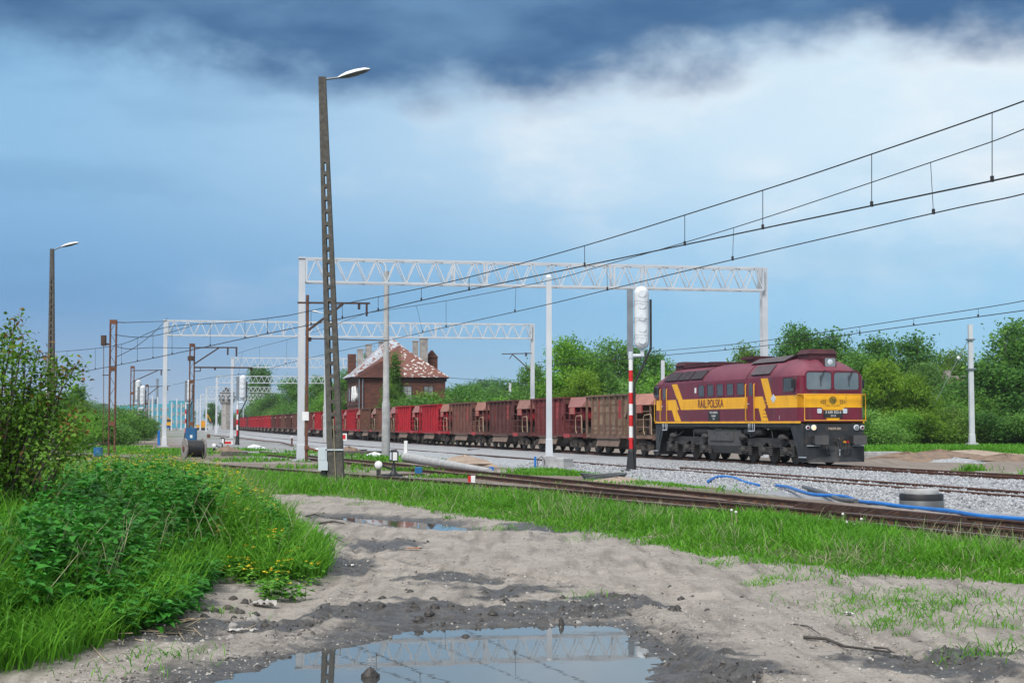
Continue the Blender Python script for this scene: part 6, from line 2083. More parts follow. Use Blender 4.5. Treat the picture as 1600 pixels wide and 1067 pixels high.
T('broad2', 1690, 520, 140, 1.3, GRN, 'big green tree beyond the biggest one', None)
p_ = PD(1572, HOR, 165)
bt = thing('bare_tree', 'reddish bare branched tree behind the big dark round tree', 'tree', (p_.x, p_.y, 0))
bt.scale = (1.35,) * 3
link('branches', BARE, bt)
# round the station house
T('conifer', 616, 552, 166, 0.95, (0.75, 0.72, 0.55), 'dark conifer in front of the station house', name='conifer_tree')
T('broad2', 606, 598, 163, 0.7, (1.0, 0.85, 0.7), 'olive tree below the conifer by the station house')
T('bush', 655, 612, 160, 1.0, YEL, 'yellow green sapling bush before the station house window', name='leafy_bush', cat='bush')
T('bush2', 636, 618, 160, 0.9, GRN, 'green bush left of the sapling by the station house', name='leafy_bush', cat='bush')
p_ = PD(550, HOR, 215)
bt = thing('bare_tree', 'thin bare tree left of the station house chimneys', 'tree', (p_.x, p_.y, 0))
bt.scale = (1.1,) * 3
link('branches', BARE, bt)
T('broad', 568, 548, 230, 0.6, GRN, 'green tree showing between the station house chimneys')
T('broad2', 545, 578, 205, 0.9, GRN, 'green tree against the left wall of the station house')
T('broad', 522, 590, 215, 0.9, BRT, 'bright tree right of the leaning lamp pole')
T('broad2', 495, 588, 225, 1.0, GRN, 'green tree just left of the leaning lamp pole')
T('broad', 456, 588, 250, 0.95, (1.0, 1.05, 0.9), 'broad chestnut tree left of the first gantry post', name='chestnut_tree')
T('poplar', 400, 573, 330, 1.3, DKG, 'tall poplar beyond the chestnut tree, the left of two')
T('poplar', 411, 574, 332, 1.2, DKG, 'tall poplar beyond the chestnut tree, the right of two')
T('broad2', 425, 612, 300, 1.0, GRN, 'green tree below the two poplars')
T('wispy', 333, 628, 520, 1.2, DKG, 'small dark tree left of the water tower')
# left side
T('poplar', 121, 603, 260, 1.6, DKG, 'pointed poplar on the left skyline behind the shrubs')
T('broad2', 105, 612, 230, 1.0, GRN, 'rounded tree left of the skyline poplar')
T('broad', 138, 625, 220, 1.1, OLV, 'olive rounded tree right of the skyline poplar')
T('broad', 60, 610, 180, 1.2, GRN, 'rounded tree behind the wrapped signal in the bush')
for i, (x, top, d, wd, tn, lb) in enumerate([(120, 642, 118, 1.4, BRT, 'bright shrub left of the pulley weight mast'), (160, 640, 128, 1.4, GRN, 'green shrub behind the pulley weight mast'), (196, 634, 140, 1.3, GRN, 'tall green shrub left of the twin signals'),
                                             (228, 652, 190, 1.2, OLV, 'olive shrub behind the thin rusty masts'), (90, 640, 105, 1.5, BRT, 'bright shrub right of the leafy bush'), (40, 640, 95, 1.6, GRN, 'green shrub behind the leafy bush'),
                                             (214, 648, 165, 1.3, DKG, 'dark shrub at the foot of the twin signals'), (-30, 640, 90, 1.6, GRN, 'green shrub farther along the left verge')]):
    T('bush' if i % 2 else 'bush2', x, top, d, wd, tn, lb, 'shrubs along the left side of the yard', 'green_shrub', 'shrub')
# distant tree line
rr_ = random.Random(9)
for k in range(64):
    x = -500 + k * 42 + rr_.uniform(-12, 12)
    d = rr_.uniform(330, 430) if x > 560 else rr_.uniform(700, 900)
    if 175 < x < 390:
        d = 1000
    top = HOR - (rr_.uniform(9, 13) * F / d)
    T(('broad', 'broad2')[k % 2], x, top, d, rr_.uniform(1.2, 1.9), (0.8, 0.9, 1.0), 'distant tree in the long tree line on the horizon', 'trees of the distant tree line', 'distant_tree')
for k in range(46):                                                # thicket closing the gaps behind the train
    x = 660 + k * 24 + rr_.uniform(-8, 8)
    T(('bush', 'bush2')[k % 2], x, HOR - rr_.uniform(40, 66), rr_.uniform(150, 172), 1.5, rr_.choice([GRN, DKG, BRT, OLV]), 'bush of the thicket behind the train and tracks', 'bushes of the thicket behind the tracks', 'thicket_bush', 'bush')
for k in range(12):
    x = 440 + k * 10 + rr_.uniform(-5, 5)
    T(('bush', 'bush2')[k % 2], x, HOR - rr_.uniform(28, 48), rr_.uniform(235, 265), 1.6, rr_.choice([GRN, DKG, OLV]), 'bush in the green belt behind the far wagons', 'bushes behind the far wagons', 'thicket_bush', 'bush')

# ================================================================== LINESIDE OBJECTS
def cable_drum():
    p = G(303, 717)
    s = p.y / F
    R = 16.2 * s
    yaw = math.radians(28)
    root = thing('cable_drum', 'large wooden drum wound with black cable on the bare ground', 'cable drum', (p.x, p.y, p.z), yaw)
    W = 29 * s
    for sg in (-1, 1):
        fl = MB().lathe([(R, 0), (R, 0.06)], (sg * W / 2 - 0.03, 0, R), 'x', 28, False).build('flange', MT['grey_wood'], root)
        for k in range(9):
            y = (-4 + k) * R * 0.215
            h = math.sqrt(max(0.02, (R * 0.97) ** 2 - y * y))
            MB().box((sg * (W / 2 + 0.045), y, R), (0.025, R * 0.2, 2 * h)).build('board', MT['grey_wood'], fl)
        MB().lathe([(0.16, 0), (0.16, 0.05)], (sg * (W / 2 + 0.075) - 0.025, 0, R), 'x', 12).build('hub', MT['rust'], fl)
    m = MB()
    pr = [(R * 0.4, -W / 2 + 0.05)]
    n = 16
    for k in range(n):
        x = -W / 2 + 0.08 + (W - 0.16) * k / n
        st = (W - 0.16) / n
        pr += [(R * 0.80, x), (R * 0.84, x + st * 0.5), (R * 0.80, x + st * 0.98)]
    m.lathe(pr, (0, 0, R), 'x', 24)
    m.build('wound_cable', MT['black'], root)
cable_drum()
def cabinet():
    d = 98.0
    p = PD(299, HOR, d)
    z0, z1 = PD(299, 690, d).z, PD(299, 668.5, d).z
    root = thing('control_cabinet', 'blue steel cabinet fixed at the foot of the two-armed lattice mast', 'cabinet', (p.x, p.y, 0))
    b = MB().box((0, 0, (z0 + z1) / 2), (0.68, 0.4, z1 - z0)).build('box', MT['blue_box'], root)
    MB().box((0, -0.215, (z0 + z1) / 2), (0.58, 0.03, (z1 - z0) * 0.88)).build('door', MT['blue_box'], root)
    MB().box((0.05, -0.235, (z0 + z1) / 2 - 0.1), (0.16, 0.01, 0.2)).build('sticker', MT['white'], b)
    MB().box((0, 0, z0 / 2), (0.3, 0.25, max(z0, 0.1))).build('stand', MT['grey_steel'], root)
    p = PD(154, HOR, 84.0)
    r2 = thing('control_cabinet', 'small blue box on the ground beside the pulley weight mast', 'cabinet', (p.x, p.y, 0))
    MB().box((0, 0, 0.3), (0.42, 0.4, 0.5)).build('box', MT['blue_box'], r2)
    MB().box((0, -0.215, 0.3), (0.34, 0.02, 0.42)).build('door', MT['blue_box'], r2)
cabinet()
def switch_stand(px, py, label, lantern_side=1):
    p = G(px, py, 0.0)
    root = thing('switch_stand', label, 'switch stand', (p.x, p.y, 0.0))
    MB().box((0.0, 0, 0.06), (0.75, 0.35, 0.08)).build('base', MT['black'], root)
    MB().lathe([(0.16, 0.1), (0.07, 0.22), (0.05, 0.45)], (0.05, 0, 0), 'z', 10).build('pedestal', MT['black'], root)
    MB().tube([(0.1, 0, 0.22), (-0.25, 0, 0.36), (-0.42, 0, 0.46)], 0.035, 6).build('lever', MT['black'], root)
    w = MB().lathe([(0.02, -0.08), (0.12, -0.08), (0.14, -0.05), (0.14, 0.05), (0.12, 0.08), (0.02, 0.08)], (-0.48, 0, 0.42), 'y', 16).build('counterweight', MT['white'], root)
    MB().lathe([(0.142, -0.03), (0.142, 0.05)], (-0.48, 0, 0.42), 'y', 16).box((-0.48, 0, 0.14), (0.14, 0.14, 0.24)).build('weight_band', MT['black'], w)
    MB().lathe([(0.03, 0.4), (0.03, 0.55)], (0.05, 0, 0), 'z', 8).build('spindle', MT['black'], root)
    l = MB().box((0.05, 0, 0.72), (0.30, 0.26, 0.36)).box((0.05, 0, 0.92), (0.20, 0.18, 0.05)).build('lantern', MT['black'], root)
    MB().box((0.10, -0.133, 0.72), (0.15, 0.01, 0.28)).build('lantern_pane', MT['white'], l)
    MB().prism([(-0.08, -0.132, 0.60), (-0.02, -0.132, 0.60), (-0.02, -0.132, 0.86), (-0.08, -0.132, 0.86)], (0, -0.008, 0)).build('lantern_pane', MT['galv'], l)
    MB().tube([(0.3, 0, 0.08), (1.1, 0.3, 0.08)], 0.035, 6).build('rod', MT['rail_side'], root)
    return root
switch_stand(613, 745, 'black switch stand with a white counterweight, beside the leaning lamp pole')
switch_stand(346, 706, 'black switch stand with a white counterweight, beside the red end board')
def board(px, py, d, w, h, label, post=True):
    c = PD(px, py, d)
    root = thing('signal_board', label, 'sign', (c.x, c.y, 0))
    b = MB().box((0, 0, c.z), (w, 0.03, h)).build('panel', MT['white'], root)
    MB().box((-w * 0.03, -0.018, c.z), (w * 0.72, 0.012, h * 0.66)).build('red_field', MT['red'], b)
    MB().box((0, 0.04, (c.z - 0.1) / 2), (0.06, 0.04, c.z + 0.1)).build('post', MT['grey_steel'], root)
board(536, 682.5, 100, 0.50, 0.46, 'square red board with a white border on a low post, behind the leaning lamp pole')
board(356, 691.5, 100, 0.66, 0.24, 'low red board with a white end beside the far switch stand')
def small_marker():
    p = G(737, 754)
    root = thing('marker_post', 'small red and white marker block standing between the old rails', 'marker', (p.x, p.y, p.z))
    MB().box((-0.07, 0, 0.10), (0.09, 0.14, 0.24)).build('red_half', MT['red'], root)
    MB().box((0.045, 0, 0.10), (0.13, 0.14, 0.24)).build('white_half', MT['white'], root)
small_marker()
def fallen_pole():
    a, b = G(634, 720, 0.05), G(765, 738, 0.05)
    root = thing('fallen_pole', 'grey concrete pole lying beside the rust brown track with its end flange upright', 'pole', (a.x, a.y, 0))
    d = b - a
    n = d.normalized()
    MB().tube([Vector((0, 0, 0.22)), Vector((0, 0, 0.22)) + n * 0.3, d * 0.5 + Vector((0, 0, 0.16)), d + Vector((0, 0, 0.10))], [0.25, 0.22, 0.17, 0.11], 14).build('shaft', MT['light_concrete'], root)
    MB().box((0, 0.05, 0.50), (0.16, 0.42, 1.05)).build('flange_plate', MT['white'], root)
fallen_pole()
def manhole():
    p = G(1440, 797, -0.22)
    r = 33.5 * p.y / F
    root = thing('manhole_ring', 'black concrete manhole ring with a pale lid in the ballast edge', 'manhole', (p.x, p.y, -0.20))
    MB().lathe([(r, 0), (r, 0.22), (r * 0.985, 0.225)], (0, 0, 0), 'z', 32).build('lower_ring', MT['grey_plastic'], root)
    MB().lathe([(r * 1.0, 0.235), (r * 1.0, 0.36), (r * 0.98, 0.38)], (0, 0, 0), 'z', 32).build('upper_ring', MT['black'], root)
    MB().lathe([(r * 0.79, 0.38), (r * 0.79, 0.47), (r * 0.77, 0.485)], (0, 0, 0), 'z', 32).build('lid', MT['light_concrete'], root)
    MB().lathe([(0.012, 0.48), (0.012, 0.62)], (-0.15, 0, 0), 'z', 6).build('lifting_pin', MT['rust'], root)
manhole()
def hose(px, z, r, mat, name, label, cat):
    pts = []
    for q in px:
        x, y = q[0], q[1]
        g = G(x, y, z)
        zz = max(hz(g.x, g.y), -0.3)
        u = g.x - float(Lx(g.y))
        if u > -11:
            zz = max(zz, float(bed_z(np.array([u]), g.y)[0]))
        pts.append(Vector((g.x, g.y, max(zz + r, z - 0.02 + (q[2] if len(q) > 2 else 0)))))
    out = []
    for i in range(len(pts) - 1):
        p0, p1, p2, p3 = pts[max(i - 1, 0)], pts[i], pts[i + 1], pts[min(i + 2, len(pts) - 1)]
        for k in range(5):
            t = k / 5
            out.append(0.5 * ((2 * p1) + (p2 - p0) * t + (2 * p0 - 5 * p1 + 4 * p2 - p3) * t * t + (3 * p1 - p0 - 3 * p2 + p3) * t ** 3))
    out.append(pts[-1])
    o = MB().tube(out, r, 9).build(name, MT[mat])
    return tag(o, label, cat)
hose([(1213, 757), (1232, 760), (1250, 766), (1270, 771), (1300, 773), (1322, 775), (1343, 782), (1372, 787), (1420, 792), (1480, 799), (1530, 806), (1600, 812), (1700, 822)], 0.0, 0.048, 'blue', 'blue_hose', 'long blue conduit running along the rust brown track past the manhole', 'hose')
hose([(1106, 751), (1122, 748.5), (1145, 750), (1165, 754), (1186, 757)], -0.05, 0.045, 'blue', 'blue_hose', 'short blue conduit end lying beside a piece of timber', 'hose')
hose([(1256, 761), (1285, 768), (1310, 778), (1338, 786)], -0.03, 0.06, 'grey_plastic', 'grey_pipe', 'grey plastic pipe lying under the blue conduit', 'pipe')
hose([(702, 718.5), (715, 717), (731, 717)], 0.05, 0.10, 'blue', 'blue_pipe', 'thick blue pipe stub on the sand beside the fallen pole', 'pipe')
hose([(728, 719), (735, 720), (740, 724), (743, 727)], 0.0, 0.07, 'blue', 'blue_pipe', 'bent blue pipe end hanging from the thick stub', 'pipe')
hose([(672, 721), (685, 721.5), (700, 720)], 0.0, 0.06, 'blue', 'blue_pipe', 'thin blue pipe left of the thick stub', 'pipe')
for px, py, sz, rz, mat, nm, lb, ct in (
        (1105, 756, (1.1, 0.16, 0.10), -1.0, 'wood', 'timber_block', 'short pale timber lying at the ballast edge', 'timber'),
        (1378, 711, (2.2, 0.9, 0.22), 0.2, 'light_concrete', 'concrete_slab', 'pale concrete slab beside the locomotive buffers', 'slab'),
        (563, 712, (2.4, 0.7, 0.30), -0.05, 'concrete', 'concrete_slab', 'grey concrete slab behind the leaning lamp pole', 'slab'),
        (556, 702.5, (1.6, 0.4, 0.12), 0.05, 'black', 'dark_plank', 'dark plank on the ballast behind the leaning lamp pole', 'plank'),
        (366, 712, (1.5, 0.6, 0.28), 0.1, 'concrete', 'concrete_slab', 'small grey slab beside the far switch stand', 'slab'),
        (740, 702, (0.9, 0.25, 0.08), 0.0, 'black', 'dark_plank', 'dark plank lying on the ballast below the train', 'plank'),
        (863, 742, (0.25, 0.18, 0.1), 0.3, 'blue', 'blue_scrap', 'blue plastic scrap in the grass below the white mast', 'scrap'),
        (819, 735, (0.22, 0.18, 0.12), 0.3, 'black', 'dark_scrap', 'dark blue scrap on the sand left of the white mast', 'scrap'),
        (767, 735, (0.20, 0.20, 0.16), 0.3, 'blue', 'blue_scrap', 'small blue scrap at the tip of the fallen pole', 'scrap'),
        (654, 743, (0.26, 0.2, 0.34), 0.1, 'blue_box', 'point_motor', 'small blue box at the end of the switch rod', 'box'),
        (248, 695, (0.20, 0.12, 1.3), 0.0, 'blue', 'blue_board', 'narrow blue board stuck upright beside the second gantry foot', 'board'),
        (326, 684, (0.45, 0.4, 0.5), 0.2, 'rust', 'red_crate', 'reddish crate in the far yard beside the drum', 'crate')):
    g = G(px, py, 0.0)
    zz = hz(g.x, g.y)
    u = g.x - float(Lx(g.y))
    if u > -11 and u < 4.5:
        zz = max(zz, float(bed_z(np.array([u]), g.y)[0]))
    m = MB()
    m.box((0, 0, sz[2] / 2 - 0.02), sz)
    o = m.build(nm, MT[mat], None, loc=(g.x, g.y, zz), rz=rz)
    bv = o.modifiers.new('bevel', 'BEVEL')
    bv.width = min(sz) * 0.12
    bv.segments = 2
    tag(o, lb, ct)
# rusty rod and post lying by the far ballast
a_, b_ = G(330, 680), G(455, 696)
o = MB().tube([G(330, 680, 0.12), G(370, 683.5, 0.16), G(415, 689, 0.14), G(437, 690.5, 0.16), G(458, 696, 0.10)], 0.06, 6).build('loose_rail', MT['rail_rust'])
tag(o, 'rusty loose rail curving along the far ballast edge', 'rail')
g = G(456, 696)
t_ = thing('short_post', 'short rusty post with a white top beside the loose rail', 'post', (g.x, g.y, 0))
MB().box((0, 0, 0.3), (0.14, 0.1, 0.7)).build('shaft', MT['rail_rust'], t_)
MB().box((0, 0, 0.72), (0.22, 0.14, 0.14)).build('cap', MT['white'], t_)
# far yard machines
def excavator():
    d = 430.0
    p = PD(316, HOR, d)
    root = thing('excavator', 'small yellow excavator with its boom raised in the far yard', 'excavator', (p.x, p.y, 0), math.radians(30))
    for s in (-1, 1):
        MB().prism([(-1.3, s * 0.7, 0.15), (-1.0, s * 0.7, 0), (1.0, s * 0.7, 0), (1.3, s * 0.7, 0.15), (1.3, s * 0.7, 0.55), (1.0, s * 0.7, 0.7), (-1.0, s * 0.7, 0.7), (-1.3, s * 0.7, 0.55)], (0, s * 0.4, 0)).build('track', MT['black'], root)
    MB().box((-0.3, 0, 1.15), (2.2, 1.8, 0.8)).build('body', MT['tape'], root)
    cab = MB().box((0.2, 0.4, 2.1), (1.1, 0.9, 1.3)).build('cab', MT['tape'], root)
    MB().box((0.77, 0.4, 2.2), (0.02, 0.75, 0.9)).build('pane', MT['glass'], cab)
    MB().bar((0.8, -0.3, 1.4), (1.4, -0.3, 4.6), 0.32).build('boom', MT['tape'], root)
    MB().bar((1.4, -0.3, 4.6), (2.4, -0.3, 2.6), 0.24).build('stick', MT['tape'], root)
    MB().prism([(2.3, -0.6, 2.7), (2.8, -0.6, 2.4), (2.5, -0.6, 1.9), (2.1, -0.6, 2.2)], (0, 0.6, 0)).build('bucket', MT['rust'], root)
excavator()
def rail_machine():
    d = 430.0
    p = PD(262, HOR, d)
    root = thing('track_machine', 'blue works vehicle with a yellow end on the far weedy track', 'vehicle', (p.x, p.y, 0), math.radians(-76))
    MB().box((-6, 0, 1.0), (14, 2.6, 0.7)).build('frame', MT['blue'], root)
    MB().box((-7, 0, 2.4), (11, 2.6, 2.0)).build('body', MT['blue_box'], root)
    e = MB().box((0.2, 0, 2.4), (2.2, 2.5, 2.1)).build('cab', MT['tape'], root)
    MB().box((1.33, 0, 2.8), (0.04, 2.0, 0.8)).build('pane', MT['glass'], e)
    for x in (-11, -2, 0.2):
        for s in (-1, 1):
            MB().lathe([(0.45, 0), (0.45, 0.14)], (x, s * 0.75 - 0.07, 0.45), 'y', 14).build('wheel', MT['black'], root)
rail_machine()
# row of sleepers and rubble heaps by the far signals
def rubble(px, py, r, h, mat, label, seed):
    g = G(px, py)
    rr = random.Random(seed)
    m = MB()
    n, k = 12, 5
    vs, fs = [], []
    for i in range(k):
        f = i / (k - 1)
        for j in range(n):
            a = 6.283 * j / n
            q = r * (1 - f) ** 0.8 * rr.uniform(0.75, 1.2) + 0.01
            vs.append((q * math.cos(a), q * math.sin(a) * 0.7, h * (f ** 0.9) * rr.uniform(0.85, 1.15) - 0.06))
    fs = [(i * n + j, i * n + (j + 1) % n, (i + 1) * n + (j + 1) % n, (i + 1) * n + j) for i in range(k - 1) for j in range(n)]
    m.add(vs, fs)
    o = m.build('spoil_heap', mat, None, loc=(g.x, g.y, max(hz(g.x, g.y), -0.1)))
    tag(o, label, 'heap')
MT['earth'] = M('turned_earth', (0.23, 0.16, 0.115), (0.15, 0.11, 0.085), scale=3, rough=0.95, bump=0.8, bscale=14)
MT['sandy'] = M('pale_sand', (0.36, 0.28, 0.22), (0.27, 0.21, 0.17), scale=2, rough=0.95, bump=0.6, bscale=16)
for k, (px, py, r, h, mt, lb) in enumerate([(545, 711, 1.3, 0.55, 'earth', 'brown spoil heap behind the leaning lamp pole'), (725, 727, 1.6, 0.5, 'sandy', 'sand heap under the blue pipe stub'), (1470, 717, 3.0, 0.5, 'earth', 'brown spoil heap in the open ground right of the locomotive'),
                                             (1420, 722, 2.4, 0.45, 'earth', 'dark spoil heap close to the locomotive buffers'), (1520, 712, 4.0, 0.4, 'sandy', 'long pale spoil ridge before the siding'), (1570, 720, 2.6, 0.4, 'earth', 'brown spoil heap below the guyed mast'),
                                             (355, 707, 1.2, 0.5, 'earth', 'rubble heap beside the far switch stand'), (965, 752, 1.2, 0.2, 'sandy', 'low sand heap near the wrapped signal foot'), (1490, 723, 2.2, 0.30, 'ballast', 'grey gravel heap among the brown spoil')]):
    rubble(px, py, r, h, MT[mt], lb, k)
# coil of cable by the signal
g = G(943, 748)
o = MB()
for k in range(4):
    o.tube([(0.55 * (1 + 0.06 * k) * math.cos(a / 14 * 6.283) * 1.2, 0.35 * math.sin(a / 14 * 6.283), 0.03 + 0.05 * k + 0.03 * math.sin(a)) for a in range(15)], 0.025, 5)
tag(o.build('cable_coil', MT['grey_plastic'], None, loc=(g.x, g.y, hz(g.x, g.y))), 'dark cable coil on the ground left of the wrapped signal', 'cable')
# white bags and scraps on the far ballast edge
for k, (px, py, w) in enumerate([(585, 714, 1.0), (575, 712, 0.6), (396, 701, 1.1), (411, 702, 0.6), (495, 705, 0.8)]):
    g = G(px, py)
    m = MB()
    rr = random.Random(k)
    n = 9
    vs = [(0, 0, 0.3 * w)] + [(w * 0.5 * math.cos(j / n * 6.28) * rr.uniform(0.7, 1.1), w * 0.3 * math.sin(j / n * 6.28), 0.14 * w * rr.uniform(0.5, 1.3)) for j in range(n)] + [(w * 0.55 * math.cos(j / n * 6.28), w * 0.35 * math.sin(j / n * 6.28), -0.05) for j in range(n)]
    m.add(vs, [(0, 1 + j, 1 + (j + 1) % n) for j in range(n)] + [(1 + j, 1 + n + j, 1 + n + (j + 1) % n, 1 + (j + 1) % n) for j in range(n)])
    tag(m.build('white_bag', MT['white_wrap'], None, loc=(g.x, g.y, max(hz(g.x, g.y), -0.05))), 'crumpled white plastic bag lying at the edge of the ballast', 'bag', 'white plastic bags by the ballast')

# ================================================================== NEAR VEGETATION
MT['grass'] = leaf_mat('grass_blades', (0.042, 0.170, 0.010), (0.170, 0.430, 0.030), scale=0.8, trans=0.42)
MT['nettle'] = leaf_mat('nettle_leaves', (0.018, 0.110, 0.013), (0.066, 0.300, 0.032), scale=1.5, trans=0.25)
MT['herb'] = leaf_mat('herb_leaves', (0.045, 0.170, 0.014), (0.160, 0.400, 0.040), scale=1.2, trans=0.35)
MT['bushleaf'] = leaf_mat('bush_leaves', (0.050, 0.135, 0.014), (0.180, 0.340, 0.035), scale=1.6, trans=0.3)
MT['redleaf'] = leaf_mat('young_red_leaves', (0.16, 0.085, 0.025), (0.26, 0.14, 0.04), scale=1.6, trans=0.35)
MT['yellow_petal'] = M('yellow_petal', (0.80, 0.58, 0.015), (0.75, 0.50, 0.01), scale=5, rough=0.6)
MT['straw'] = M('dry_straw', (0.42, 0.34, 0.23), (0.30, 0.24, 0.16), scale=8, rough=0.9)
MT['fluff'] = M('dandelion_fluff', (0.62, 0.62, 0.58), rough=0.9)
MT['seed'] = leaf_mat('seeding_grass', (0.20, 0.24, 0.10), (0.36, 0.36, 0.22), scale=1.5, trans=0.3)
def heights(x, y):
    return fields(x, y)[0]
def blades(x, y, h, w, lean, rng, z=None):
    n = len(x)
    z = heights(x, y) - 0.02 if z is None else z
    a = rng.random(n) * 6.283
    f = rng.random(n) * 6.283
    dx, dy = np.cos(a), np.sin(a)
    wx, wy = np.cos(f) * w / 2, np.sin(f) * w / 2
    L_ = lean * h
    def lvl(t):
        return x + dx * L_ * t ** 2, y + dy * L_ * t ** 2, z + h * (t - 0.18 * lean * t ** 3)
    P = []
    for t, k in ((0.0, 0.8), (0.45, 1.0), (0.78, 0.7)):
        cx, cy, cz = lvl(t)
        P.append(np.stack([cx - wx * k, cy - wy * k, cz], 1))
        P.append(np.stack([cx + wx * k, cy + wy * k, cz], 1))
    cx, cy, cz = lvl(1.0)
    cz = cz - 0.25 * lean * h * (lean > 0.5)
    P.append(np.stack([cx, cy, cz], 1))
    v = np.stack(P, 1).reshape(-1, 3)
    t = np.array([(0, 1, 3), (0, 3, 2), (2, 3, 5), (2, 5, 4), (4, 5, 6)])
    tri = (t[None] + 7 * np.arange(n)[:, None, None]).reshape(-1, 3)
    tint = np.repeat(np.clip(rng.normal(0.45, 0.2, n), 0, 1), 7)
    return v, tri, tint
def sample(poly, n, rng, power=1.0, shrink=0.0, clump=0.0, cs=0.7, soft=0.15):
    """random points inside a polygon, denser towards the viewer, gathered in clumps"""
    xs, ys = [p[0] for p in poly], [p[1] for p in poly]
    X, Y = [], []
    lo, hi = max(min(ys), 6.0), max(ys)
    got = 0
    while got < n:
        k = n * 3
        yy = 1.0 / (1.0 / hi ** power + (1.0 / lo ** power - 1.0 / hi ** power) * rng.random(k)) ** (1.0 / power) if power else lo + (hi - lo) * rng.random(k)
        xx = min(xs) + (max(xs) - min(xs)) * rng.random(k)
        ok = (np.abs(xx / yy) < 0.47) & (polysd(poly, xx, yy) < -shrink + soft * (rng.random(k) - 0.3))
        if clump:
            ok &= rng.random(k) < np.clip((fbm(xx / cs, yy / cs, 3, 4.2) - 0.5) * 4 * clump + 1 - 0.5 * clump, 0.04, 1)
        X.append(xx[ok])
        Y.append(yy[ok])
        got += ok.sum()
    return np.concatenate(X)[:n], np.concatenate(Y)[:n]
def merge(parts):
    V, T_, C, o = [], [], [], 0
    for v, t, c in parts:
        V.append(v)
        T_.append(t + o)
        C.append(c)
        o += len(v)
    return np.concatenate(V), np.concatenate(T_), np.concatenate(C)
def leaves(base, dirv, up, length, width, rng, fold=0.18, tint0=0.45):
    """ovate leaves folded along the midrib"""
    n = len(base)
    d = dirv / np.linalg.norm(dirv, axis=1)[:, None]
    s = np.cross(d, up)
    s /= np.linalg.norm(s, axis=1)[:, None] + 1e-9
    u = np.cross(s, d)
    l, w = length[:, None], width[:, None]
    b0 = base
    m1 = base + d * l * 0.35
    tip = base + d * l - u * l * 0.22
    L1, R1 = m1 - s * w * 0.5 + u * w * fold, m1 + s * w * 0.5 + u * w * fold
    m2 = base + d * l * 0.70 - u * l * 0.06
    L2, R2 = m2 - s * w * 0.33 + u * w * fold * 0.6, m2 + s * w * 0.33 + u * w * fold * 0.6
    v = np.stack([b0, m1, m2, tip, L1, R1, L2, R2], 1).reshape(-1, 3)
    t = np.array([(0, 1, 4), (0, 5, 1), (4, 1, 6), (1, 2, 6), (1, 5, 7), (1, 7, 2), (6, 2, 3), (2, 7, 3)])
    tri = (t[None] + 8 * np.arange(n)[:, None, None]).reshape(-1, 3)
    tint = np.repeat(np.clip(rng.normal(tint0, 0.18, n), 0, 1), 8)
    return v, tri, tint
